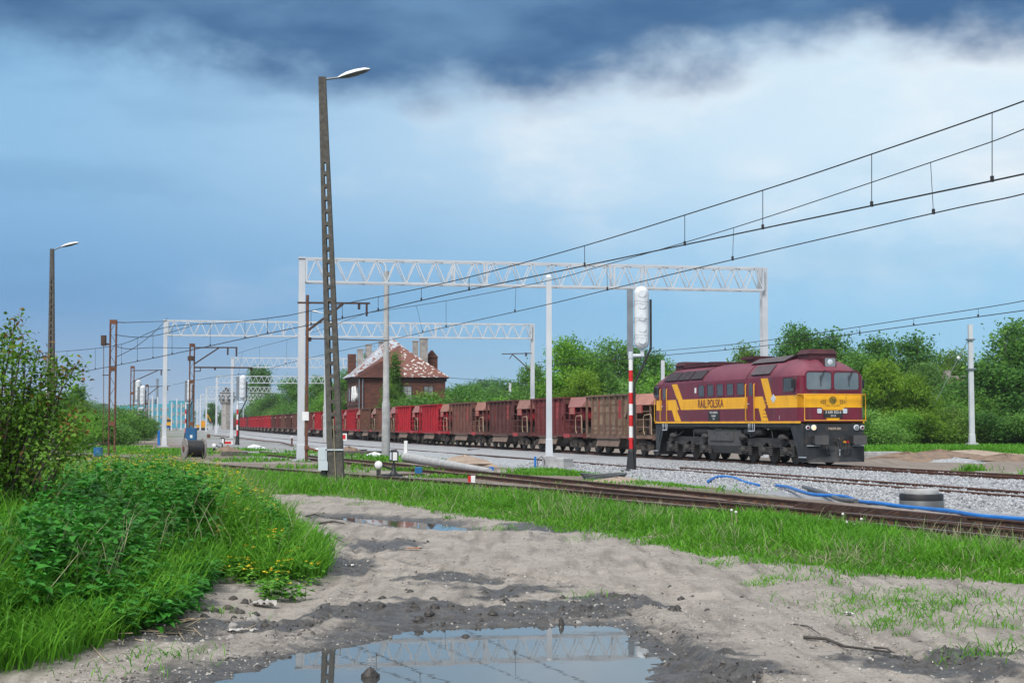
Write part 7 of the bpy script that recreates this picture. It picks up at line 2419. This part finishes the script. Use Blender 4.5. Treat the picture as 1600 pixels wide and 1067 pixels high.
def near_plants():
    r = np.random.default_rng(21)
    # ---- weed bank: long grass
    x, y = sample(WEEDS, 98000, r, 1.2, 0.0, 0.35, 0.9)
    edge = np.clip(-polysd(WEEDS, x, y) / 1.2, 0.25, 1)
    h = (0.34 + 0.50 * r.random(len(x)) ** 1.3) * (0.45 + 0.55 * edge) * (0.75 + 0.5 * fbm(x * 0.6, y * 0.6, 2, 3.0))
    a = blades(x, y, h, 0.006 + 0.008 * r.random(len(x)) + 0.00022 * y, 0.25 + 0.75 * r.random(len(x)), r)
    me = np_mesh('grass', *a[:2], MT['grass'], a[2])
    tag(link('grass', me), label='long lush grass covering the bank on the left', kind='stuff')
    # ---- verge strip in front of the tracks
    x, y = sample(STRIP, 86000, r, 1.2, 0.0, 0.6, 0.8, 0.9)
    edge = np.clip(-polysd(STRIP, x, y) / 1.0, 0.0, 1)
    h = (0.16 + 0.28 * r.random(len(x)) ** 1.4) * (0.35 + 0.65 * edge) * (0.7 + 0.7 * fbm(x * 0.7, y * 0.7, 2, 7.0))
    a = blades(x, y, h, 0.007 + 0.008 * r.random(len(x)) + 0.00022 * y, 0.3 + 0.8 * r.random(len(x)), r)
    me = np_mesh('grass', *a[:2], MT['grass'], a[2])
    tag(link('grass', me), label='bright grass strip along the old track', kind='stuff')
    # ---- pale seed stalks rising from the grass
    x1, y1 = sample(STRIP, 2600, r, 1.0, 0.25, 1.0, 1.4)
    x2, y2 = sample(WEEDS, 1500, r, 1.0, 0.3, 0.8, 1.0)
    x3, y3 = sample(STRIP, 5200, r, 1.1, -0.1, 1.0, 0.6)
    x, y = np.concatenate([x1, x2]), np.concatenate([y1, y2])
    h = np.concatenate([0.30 + 0.25 * r.random(len(x1)), 0.7 + 0.35 * r.random(len(x2))])
    a = blades(x, y, h, np.full(len(x), 0.006) + 0.0002 * y, 0.25 + 0.5 * r.random(len(x)), r)
    a3 = blades(x3, y3, 0.10 + 0.16 * r.random(len(x3)), np.full(len(x3), 0.012), 0.7 + 0.9 * r.random(len(x3)), r)
    a = merge([a, a3])
    me = np_mesh('seed_stalks', *a[:2], MT['seed'], a[2])
    tag(link('seed_stalks', me), label='pale seeding grass stalks above the verge and the bank', kind='stuff')
    # ---- sparse tufts on the dirt
    cs = []
    rr = random.Random(5)
    for px, py in [(1180, 880), (1240, 885), (1270, 893), (1310, 900), (1330, 888), (1352, 935), (1385, 928), (1405, 938), (1425, 950), (1446, 942), (1470, 935), (1490, 945), (1440, 958), (1395, 955), (1556, 978), (1570, 1012), (1590, 1020), (1565, 945), (1585, 960),
                   (1300, 915), (1500, 975), (1530, 905), (1130, 866), (1085, 858), (1205, 893), (1235, 905), (1420, 925), (1370, 948), (1460, 955), (1540, 930), (1350, 975), (1400, 975), (1250, 940), (1120, 880), (640, 790), (560, 790), (470, 788), (700, 812), (780, 830), (1010, 850), (920, 842),
                   (190, 1055), (270, 1030), (370, 905), (350, 960), (1185, 910), (1515, 1030), (920, 937)]:
        g = G(px, py)
        cs.append((g.x, g.y, rr.uniform(0.08, 0.26), rr.randint(25, 90)))
    for k in range(150):
        g = G(rr.uniform(980, 1680), rr.uniform(850, 1040))
        if fbm(np.array([g.x * 0.5]), np.array([g.y * 0.5]), 3, 2.0)[0] > 0.47 and g.x / g.y > 0.13 and polysd(PUDDLES[0], np.array([g.x]), np.array([g.y]))[0] > 0.8:
            cs.append((g.x, g.y, rr.uniform(0.04, 0.15), rr.randint(8, 30)))
    X, Y, H = [], [], []
    for cx, cy, rad, n in cs:
        X.append(cx + r.normal(0, rad, n))
        Y.append(cy + r.normal(0, rad, n))
        H.append((0.05 + 0.13 * r.random(n)) * (0.6 + 2 * rad))
    x, y, h = map(np.concatenate, (X, Y, H))
    a = blades(x, y, h, 0.006 + 0.006 * r.random(len(x)), 0.5 + 0.9 * r.random(len(x)), r)
    me = np_mesh('grass', *a[:2], MT['grass'], a[2])
    tag(link('grass', me), label='sparse short grass tufts scattered over the dirt', kind='stuff')
    # ---- thin lineside grass farther off
    X, Y = [], []
    for (x0, x1, y0, y1, n) in ((-34, -2, 44, 120, 15000), (-3, 16, 30, 62, 2500), (15, 60, 85, 140, 14000)):
        xx, yy = x0 + (x1 - x0) * r.random(n * 3), y0 + (y1 - y0) * r.random(n * 3)
        gm = fields(xx, yy)[1]
        ok = (gm > 0.25 + 0.5 * r.random(n * 3)) & (np.abs(xx / yy) < 0.38)
        ok &= (np.abs(xx - Px(yy) + 0.75) > 1.5) & (np.abs(xx - Qx(yy) - 0.75) > 1.5)
        X.append(xx[ok][:n])
        Y.append(yy[ok][:n])
    x, y = np.concatenate(X), np.concatenate(Y)
    h = 0.10 + 0.24 * r.random(len(x)) ** 1.5
    a = blades(x, y, h, 0.02 + 0.0006 * y, 0.4 + 0.7 * r.random(len(x)), r)
    me = np_mesh('grass', *a[:2], MT['grass'], a[2])
    tag(link('grass', me), label='patchy lineside grass beyond the old tracks', kind='stuff')
    # clumps near the mast foot and by the siding
    X, Y, H = [], [], []
    for px, py, rad, n, hh in ((872, 738, 0.9, 900, 0.3), (905, 742, 0.7, 500, 0.25), (840, 742, 0.7, 500, 0.25), (1462, 707, 2.4, 1800, 0.7), (1420, 706, 1.2, 700, 0.45), (1525, 708, 1.2, 900, 0.6), (1557, 708, 0.8, 500, 0.45), (1345, 703, 1.0, 500, 0.4), (1512, 736, 0.4, 250, 0.4), (1580, 742, 0.7, 400, 0.35),
                               (640, 735, 0.6, 350, 0.25), (430, 712, 1.2, 600, 0.3), (700, 745, 0.7, 400, 0.2), (330, 703, 2.0, 500, 0.25), (270, 703, 2.0, 500, 0.25), (480, 707, 1.0, 400, 0.3), (1000, 752, 1.2, 600, 0.15), (1060, 757, 1.2, 600, 0.15)):
        g = G(px, py)
        X.append(g.x + r.normal(0, rad, n))
        Y.append(g.y + r.normal(0, rad * 0.8, n))
        H.append(hh * (0.4 + 0.7 * r.random(n)))
    x, y, h = map(np.concatenate, (X, Y, H))
    a = blades(x, y, h, 0.012 + 0.0004 * y, 0.4 + 0.7 * r.random(len(x)), r)
    me = np_mesh('grass', *a[:2], MT['grass'], a[2])
    tag(link('grass', me), label='taller grass clumps round the mast feet and the siding', kind='stuff')
    # ---- nettles
    NP = gpoly([(40, 1000), (160, 990), (268, 972), (318, 925), (335, 880), (300, 850), (200, 838), (60, 870)], 0.1)
    x, y = sample(NP, 620, r, 0.8, 0.0, 0.0)
    x2, y2 = sample(WEEDS, 750, r, 1.0, 0.5, 0.9, 1.6)
    x, y = np.concatenate([x, x2]), np.concatenate([y, y2])
    hh = np.concatenate([0.55 + 0.40 * r.random(620), 0.40 + 0.35 * r.random(750)])
    edge = np.clip(-np.minimum(polysd(WEEDS, x, y), 0) / 0.8, 0.35, 1)
    hh = hh * edge
    z = heights(x, y)
    B, D_, U, Ln, Wd = [], [], [], [], []
    for i in range(len(x)):
        la = r.random() * 6.28
        lx, ly = 0.14 * math.cos(la), 0.14 * math.sin(la)
        n = int(6 + 4 * r.random())
        a0 = r.random() * 6.28
        for k in range(n):
            f = 0.22 + 0.78 * (k + 0.5) / n
            for s in (0, math.pi):
                a = a0 + k * 1.57 + s + r.normal(0, 0.25)
                B.append((x[i] + lx * f * f, y[i] + ly * f * f, z[i] + hh[i] * f))
                e = 0.15 + 0.5 * (f - 0.5) + r.normal(0, 0.2)
                D_.append((math.cos(a), math.sin(a), e))
                sz = (0.095 + 0.07 * math.sin(math.pi * min(1, f * 0.9))) * (0.8 + 0.4 * r.random())
                Ln.append(sz * (0.55 if f > 0.93 else 1.0))
                Wd.append(sz * 0.58 * (0.55 if f > 0.93 else 1.0))
    B, D_ = np.array(B), np.array(D_)
    up = np.tile(np.array([0.0, 0.0, 1.0]), (len(B), 1)) + r.normal(0, 0.15, (len(B), 3))
    lv = leaves(B, D_, up, np.array(Ln), np.array(Wd), r)
    st = blades(x, y, hh, np.full(len(x), 0.010), np.full(len(x), 0.18), r)
    v, t, c = merge([lv, st])
    tag(link('nettles', np_mesh('nettles', v, t, MT['nettle'], c)), label='dark green nettles massed at the foot of the bank', kind='stuff')
    # ---- herbs with lobed leaves and yellow flowers
    HP = gpoly([(20, 800), (200, 775), (390, 776), (470, 838), (512, 880), (500, 905), (420, 912), (345, 890), (250, 840), (60, 840)], 0.2)
    x, y = sample(HP, 1000, r, 0.6, 0.15, 0.9, 1.0)
    hh = (0.42 + 0.38 * r.random(len(x))) * np.clip(-polysd(WEEDS, x, y) / 0.9, 0.3, 1)
    z = heights(x, y)
    B, D_, Ln, fl = [], [], [], []
    for i in range(len(x)):
        n = int(7 + 6 * r.random())
        for k in range(n):
            f = 0.08 + 0.92 * r.random()
            a = r.random() * 6.28
            q = 0.10 * r.random()
            b = np.array((x[i] + q * math.cos(a), y[i] + q * math.sin(a), z[i] + hh[i] * f))
            for j in range(3):
                aa = a + (j - 1) * 0.8
                B.append(b)
                D_.append((math.cos(aa), math.sin(aa), 0.25 + r.normal(0, 0.2)))
                Ln.append(0.045 + 0.05 * r.random())
        if r.random() < 0.55:
            for k in range(int(1 + 4 * r.random())):
                fl.append((x[i] + r.normal(0, 0.06), y[i] + r.normal(0, 0.06), z[i] + hh[i] * (1.0 + 0.12 * r.random())))
    B, D_, Ln = np.array(B), np.array(D_), np.array(Ln)
    up = np.tile(np.array([0.0, 0.0, 1.0]), (len(B), 1)) + r.normal(0, 0.2, (len(B), 3))
    lv = leaves(B, D_, up, Ln, Ln * 0.6, r, 0.1, 0.55)
    st = blades(x, y, hh * 1.08, np.full(len(x), 0.008), np.full(len(x), 0.15), r)
    v, t, c = merge([lv, st])
    tag(link('herbs', np_mesh('herbs', v, t, MT['herb'], c)), label='light green lobed herbs along the top and tip of the bank', kind='stuff')
    fl = np.array(fl)
    n = len(fl)
    V, T_ = [], []
    for k in range(4):
        a = k * 1.571 + r.random(n) * 0.3
        s = 0.013 + 0.009 * r.random(n) + 0.0002 * fl[:, 1]
        p1 = fl + np.stack([np.cos(a - 0.5) * s, np.sin(a - 0.5) * s, 0.4 * s], 1)
        p2 = fl + np.stack([np.cos(a) * s * 1.25, np.sin(a) * s * 1.25, 0.55 * s], 1)
        p3 = fl + np.stack([np.cos(a + 0.5) * s, np.sin(a + 0.5) * s, 0.4 * s], 1)
        o = len(V) and sum(len(q) for q in V) or 0
        V.append(np.stack([fl, p1, p2, p3], 1).reshape(-1, 3))
        T_.append((np.array([(0, 1, 2), (0, 2, 3)])[None] + 4 * np.arange(n)[:, None, None]).reshape(-1, 3) + o)
    tag(link('yellow_flowers', np_mesh('yellow_flowers', np.concatenate(V), np.concatenate(T_), MT['yellow_petal'])), label='small yellow flowers dotted over the bank herbs', kind='stuff')
    # ---- dry straw at the foot of the nettles
    m = MB()
    for k in range(70):
        g = G(rr.gauss(235, 55), rr.gauss(985, 14))
        a = rr.uniform(0, 6.28)
        l = rr.uniform(0.08, 0.35)
        zz = hz(g.x, g.y)
        m.tube([(g.x, g.y, zz + 0.015), (g.x + l * math.cos(a), g.y + l * math.sin(a) * 0.8, zz + 0.02 + rr.uniform(0, 0.06))], 0.004, 4)
    tag(m.build('dry_straw', MT['straw']), label='dry straw stalks lying on dark soil below the nettles', kind='stuff')
    # ---- dandelion clocks in the verge
    for k, (px, py) in enumerate([(1317, 803), (1323, 816), (1337, 819), (1346, 811), (1307, 820), (1150, 800), (1143, 797)]):
        q = PD(px, py, G(px, 850).y + 1.0)
        root = thing('dandelion', 'white dandelion clock standing above the verge grass', 'dandelion', (q.x, q.y, hz(q.x, q.y)), 0, 'dandelion clocks in the verge')
        h = q.z - root.location.z
        MB().tube([(0, 0, 0), (0.01, 0, h * 0.5), (0, 0, h)], 0.006, 5).build('stalk', MT['straw'], root)
        MB().lathe([(0.004, -0.024), (0.018, -0.016), (0.025, 0.0), (0.018, 0.016), (0.004, 0.024)], (0, 0, h), 'z', 9).build('seed_head', MT['fluff'], root)
near_plants()
def left_bush():
    d = 16.5
    c = PD(5, HOR, d)
    z0 = hz(c.x, c.y)
    root = thing('leafy_bush', 'tall leafy bush with some reddish young leaves above the weed bank', 'bush', (c.x, c.y, z0))
    r = np.random.default_rng(8)
    V = {}
    mb = MB()
    tips = []
    rr = random.Random(12)
    stems = []
    for k in range(34):
        # target points over the bush outline, in photo pixels
        px = rr.uniform(-150, 118)
        lim = 500 + max(0, px - 22) * 1.05 if px > 0 else 505 - px * 0.15
        py = rr.uniform(lim, 715)
        q = PD(px, py, d + rr.uniform(-0.9, 0.9))
        stems.append(Vector((q.x - c.x, q.y - c.y, q.z - z0)))
    stems += [PD(x, y, d) - Vector((c.x, c.y, z0)) for x, y in ((25, 495), (8, 520), (40, 545), (108, 562), (120, 570), (60, 545), (90, 600), (128, 640), (115, 680), (70, 640), (30, 600), (80, 560), (50, 590), (100, 700), (20, 660))]
    for s in stems:
        base = Vector((rr.uniform(-0.3, 0.3), rr.uniform(-0.3, 0.3), -0.1))
        mid = base.lerp(s, 0.55) + Vector((0, 0, 0.15))
        mb.tube([base, mid, s], [0.02, 0.012, 0.004], 5)
        tips.append((base, mid, s))
    mb.build('stems', MT['bark'], root)
    B, D_, Ln, red = [], [], [], []
    for base, mid, s in tips:
        for k in range(240):
            t = rr.random() ** 0.6
            p = (mid.lerp(s, t) if rr.random() < 0.8 else base.lerp(mid, 0.4 + 0.6 * t))
            o = Vector((rr.gauss(0, 1), rr.gauss(0, 1), rr.gauss(0, 0.8))) * (0.16 * (1.15 - t) + 0.045)
            B.append(tuple(p + o))
            D_.append((rr.gauss(0, 1), rr.gauss(0, 1), rr.gauss(-0.1, 0.6)))
            Ln.append(rr.uniform(0.04, 0.075))
            red.append(t > 0.85 and rr.random() < 0.35)
    B, D_, Ln, red = map(np.array, (B, D_, Ln, red))
    up = np.tile(np.array([0.0, 0.0, 1.0]), (len(B), 1)) + r.normal(0, 0.4, (len(B), 3))
    for nm, msk, mt in (('foliage', ~red, 'bushleaf'), ('young_leaves', red, 'redleaf')):
        v, t, cc = leaves(B[msk], D_[msk], up[msk], Ln[msk], Ln[msk] * 0.58, r, 0.12, 0.45)
        o = link(nm, np_mesh(nm, v, t, MT[mt], cc), root)
left_bush()

# ================================================================== DEBRIS ON THE DIRT
MT['mud'] = M('wet_mud', (0.032, 0.029, 0.027), (0.055, 0.048, 0.043), scale=9, rough=0.5, bump=0.7, bscale=30)
MT['stone'] = M('pale_stone', (0.34, 0.32, 0.30), (0.24, 0.22, 0.21), scale=9, rough=0.9, bump=0.4)
MT['bark_dark'] = M('wet_dark_stick', (0.045, 0.040, 0.036), (0.075, 0.066, 0.058), scale=9, rough=0.8)
MT['plastic_film'] = M('dirty_plastic_film', (0.46, 0.44, 0.41), (0.32, 0.30, 0.28), scale=8, rough=0.45, bump=0.5)
MT['orange'] = M('orange_rust_scrap', (0.36, 0.12, 0.04), (0.25, 0.085, 0.03), scale=9, rough=0.8)
def lump(px, py, w, h, mat, nm, lb, ct, seed, group=None, dz=0.0):
    g = G(px, py, WATERZ)
    r = random.Random(seed)
    m = MB()
    n, k = 10, 5
    vs = []
    for i in range(k):
        f = i / (k - 1)
        for j in range(n):
            a = 6.283 * j / n
            q = w / 2 * math.sqrt(max(0.0, 1 - (f * 0.97) ** 2)) * r.uniform(0.75, 1.2)
            vs.append((q * math.cos(a), q * math.sin(a) * 0.9, h * f * r.uniform(0.9, 1.1) - 0.02))
    m.add(vs, [(i * n + j, i * n + (j + 1) % n, (i + 1) * n + (j + 1) % n, (i + 1) * n + j) for i in range(k - 1) for j in range(n)], True)
    m.add(vs[-n:], [tuple(range(n))])
    tag(m.build(nm, MT[mat], None, loc=(g.x, g.y, max(hz(g.x, g.y), WATERZ - 0.02) + dz), rz=r.uniform(0, 6)), lb, ct, group)
lump(578, 1058, 0.15, 0.11, 'mud', 'mud_clod', 'large dark mud clod standing in the big puddle', 'clod', 1)
lump(728, 994, 0.10, 0.06, 'mud', 'mud_clod', 'dark mud clod at the far rim of the big puddle', 'clod', 2)
lump(497, 1056, 0.09, 0.03, 'mud', 'mud_clod', 'flat mud clod beside the lamp pole reflection', 'clod', 3)
lump(877, 977, 0.06, 0.10, 'mud', 'mud_clod', 'upright narrow mud clod at the rim of the big puddle', 'clod', 4)
lump(902, 974, 0.10, 0.04, 'stone', 'pebble', 'pale stone at the rim of the big puddle', 'stone', 5)
lump(944, 969, 0.09, 0.04, 'mud', 'mud_clod', 'small mud clod at the corner of the big puddle', 'clod', 6)
lump(643, 1018, 0.05, 0.03, 'straw', 'wood_chip', 'small wood chip floating in the big puddle', 'chip', 7)
rd = random.Random(31)
for k in range(110):
    px, py = rd.uniform(330, 1560), rd.uniform(815, 1045)
    g = G(px, py)
    if polysd(PUDDLES[0], np.array([g.x]), np.array([g.y]))[0] < 0.05 or polysd(WEEDS, np.array([g.x]), np.array([g.y]))[0] < 0.1:
        continue
    s = rd.uniform(0.02, 0.07)
    lump(px, py, s, s * 0.55, rd.choice(['stone', 'mud', 'mud', 'stone', 'bark_dark']), 'pebble', 'small stone or clod lying on the dirt road', 'stone', 100 + k, 'loose stones on the dirt road')
for k in range(70):
    a = rd.uniform(0, 1)
    px, py = rd.gauss(800, 190), rd.gauss(955, 14)
    g = G(px, py)
    if polysd(PUDDLES[0], np.array([g.x]), np.array([g.y]))[0] < 0.04:
        continue
    s = rd.uniform(0.04, 0.12)
    lump(px, py, s, s * 0.5, 'mud', 'mud_clod', 'dark mud lump on the churned rim of the big puddle', 'clod', 300 + k, 'mud lumps round the big puddle')
for k in range(45):
    px, py = rd.gauss(330, 60), rd.gauss(968, 22)
    g = G(px, py)
    if polysd(WEEDS, np.array([g.x]), np.array([g.y]))[0] < -0.1:
        continue
    s = rd.uniform(0.04, 0.13)
    lump(px, py, s, s * 0.5, rd.choice(['mud', 'stone', 'mud', 'bark_dark']), 'mud_clod', 'soil clod at the bare foot of the weed bank', 'clod', 500 + k, 'soil clods below the bank')
def sheet(px, py, w, l, rz, mat, nm, lb, ct, seed, hump=0.05):
    g = G(px, py)
    r = random.Random(seed)
    n, k = 9, 4
    vs = [((i / n - 0.5) * l + r.uniform(-1, 1) * 0.02, (j / k - 0.5) * w * (0.6 + 0.5 * math.sin(math.pi * (i + 0.6) / (n + 1))) + r.uniform(-1, 1) * 0.015, 0.02 + hump * r.random()) for i in range(n + 1) for j in range(k + 1)]
    m = MB().add(vs, [(i * (k + 1) + j, (i + 1) * (k + 1) + j, (i + 1) * (k + 1) + j + 1, i * (k + 1) + j + 1) for i in range(n) for j in range(k)], True)
    tag(m.build(nm, MT[mat], None, loc=(g.x, g.y, hz(g.x, g.y)), rz=rz), lb, ct)
sheet(413, 946, 0.13, 0.34, -0.6, 'plastic_film', 'plastic_sheet', 'crumpled pale plastic film at the foot of the bank', 'plastic', 1, 0.06)
sheet(367, 994, 0.10, 0.13, 0.4, 'plastic_film', 'paper_scrap', 'flat grey scrap left of the big puddle', 'scrap', 2, 0.02)
sheet(392, 992, 0.08, 0.14, -0.1, 'plastic_film', 'paper_scrap', 'flat pale scrap just left of the big puddle', 'scrap', 3, 0.02)
sheet(545, 880, 0.06, 0.18, 0.2, 'white', 'paper_scrap', 'white scrap at the tip of the weed bank', 'scrap', 4, 0.02)
sheet(490, 862, 0.08, 0.2, 0.5, 'white', 'paper_scrap', 'white scrap lying in the weeds tip', 'scrap', 5, 0.02)
sheet(646, 860, 0.10, 0.24, 0.1, 'orange', 'rust_flake', 'orange rusty scrap on the middle of the dirt road', 'scrap', 6, 0.02)
sheet(1325, 958, 0.06, 0.1, 0.1, 'white', 'paper_scrap', 'small white scrap in the sparse grass', 'scrap', 7, 0.02)
def stick(px, r, lb, nm='fallen_stick', mat='bark_dark'):
    ps = []
    for i, (x, y) in enumerate(px):
        g = G(x, y)
        ps.append(Vector((g.x, g.y, hz(g.x, g.y) + r + 0.01)))
    tag(MB().tube(ps, [r * (1 - 0.5 * i / (len(ps) - 1)) for i in range(len(ps))], 6).build(nm, MT[mat]), lb, 'stick')
stick([(1255, 1000), (1290, 1001), (1320, 1010), (1350, 1017), (1392, 1026)], 0.016, 'long dark stick lying on the dirt at the right')
stick([(1240, 977), (1262, 983), (1282, 991)], 0.008, 'thin dark twig left of the long dark stick')
stick([(1366, 1014), (1385, 1020), (1398, 1022)], 0.010, 'short dark stick beside the long one')
stick([(498, 820), (520, 821), (538, 822)], 0.025, 'dark stick in front of the small puddle')
stick([(478, 808), (492, 807), (505, 809)], 0.02, 'dark stick at the left end of the small puddle')
stick([(520, 840), (545, 852), (556, 862)], 0.012, 'thin twig right of the weed bank tip')
stick([(103, 998), (140, 1018), (165, 1038)], 0.007, 'long dry stalk fallen over the left dirt edge', 'dry_stalk', 'straw')
stick([(273, 975), (281, 992), (288, 1011)], 0.006, 'dry stalk leaning below the nettles', 'dry_stalk', 'straw')
stick([(180, 970), (200, 978), (225, 990)], 0.006, 'dry stalk lying under the nettles', 'dry_stalk', 'straw')

def crumbs():
    r = np.random.default_rng(77)
    n = 60000
    y = 10.2 + 24 * r.random(n) ** 1.8
    x = (r.random(n) * 2 - 1) * 0.40 * y
    h, gr, wt, gv, br = fields(x, y)
    road = (gr < 0.3) & (polysd(WEEDS, x, y) > -0.1) & (polysd(STRIP, x, y) > -0.2)
    dry = road & (r.random(n) < 0.14 + 0.5 * (fbm(x * 0.8, y * 0.8, 3, 31.0) > 0.56))
    wetm = road & (wt > 0.4) & (h > WATERZ) & (r.random(n) < 0.5 * (fbm(x * 1.6, y * 1.6, 3, 41.0) > 0.53))
    def tint_mat(nm, c0, c1, rough):
        m = bpy.data.materials.new(nm)
        m.use_nodes = True
        nt = m.node_tree
        a = nt.nodes.new('ShaderNodeAttribute')
        a.attribute_name = 'tint'
        q = nt.nodes.new('ShaderNodeValToRGB')
        q.color_ramp.elements[0].color = (*c0, 1)
        q.color_ramp.elements[1].color = (*c1, 1)
        nt.links.new(a.outputs['Fac'], q.inputs[0])
        nt.links.new(q.outputs[0], nt.nodes['Principled BSDF'].inputs['Base Color'])
        nt.nodes['Principled BSDF'].inputs['Roughness'].default_value = rough
        return m
    k = np.nonzero(dry)[0][:9000]
    tag(link('road_grit', stones_mesh(x[k], y[k], h[k], 0.004, 0.014, r, tint_mat('grit', (0.10, 0.09, 0.08), (0.42, 0.40, 0.37), 0.9))), label='fine grit and small stones strewn over the dirt road', kind='stuff')
    k = np.nonzero(wetm)[0][:3200]
    tag(link('mud_crumbs', stones_mesh(x[k], y[k], h[k] - 0.004, 0.004, 0.024, r, tint_mat('mud_crumb', (0.02, 0.018, 0.017), (0.09, 0.08, 0.072), 0.6))), label='dark crumbs of churned mud round the puddles', kind='stuff')
crumbs()

# ================================================================== HAZE
hm = bpy.data.materials.new('thin_haze')
hm.use_nodes = True
nt_ = hm.node_tree
nt_.nodes.remove(nt_.nodes['Principled BSDF'])
pv = nt_.nodes.new('ShaderNodeVolumePrincipled')
pv.inputs['Color'].default_value = (0.80, 0.88, 0.97, 1)
pv.inputs['Density'].default_value = 0.00011
nt_.links.new(pv.outputs[0], nt_.nodes['Material Output'].inputs['Volume'])
hb = MB().box((0, 0, 0), (2.0, 2.0, 2.0))
ho = hb.build('haze', hm, None, loc=(0, 2200, 23.0))
ho.scale = (2700, 2400, 25)
tag(ho, 'thin pale haze over the yard', kind='stuff')
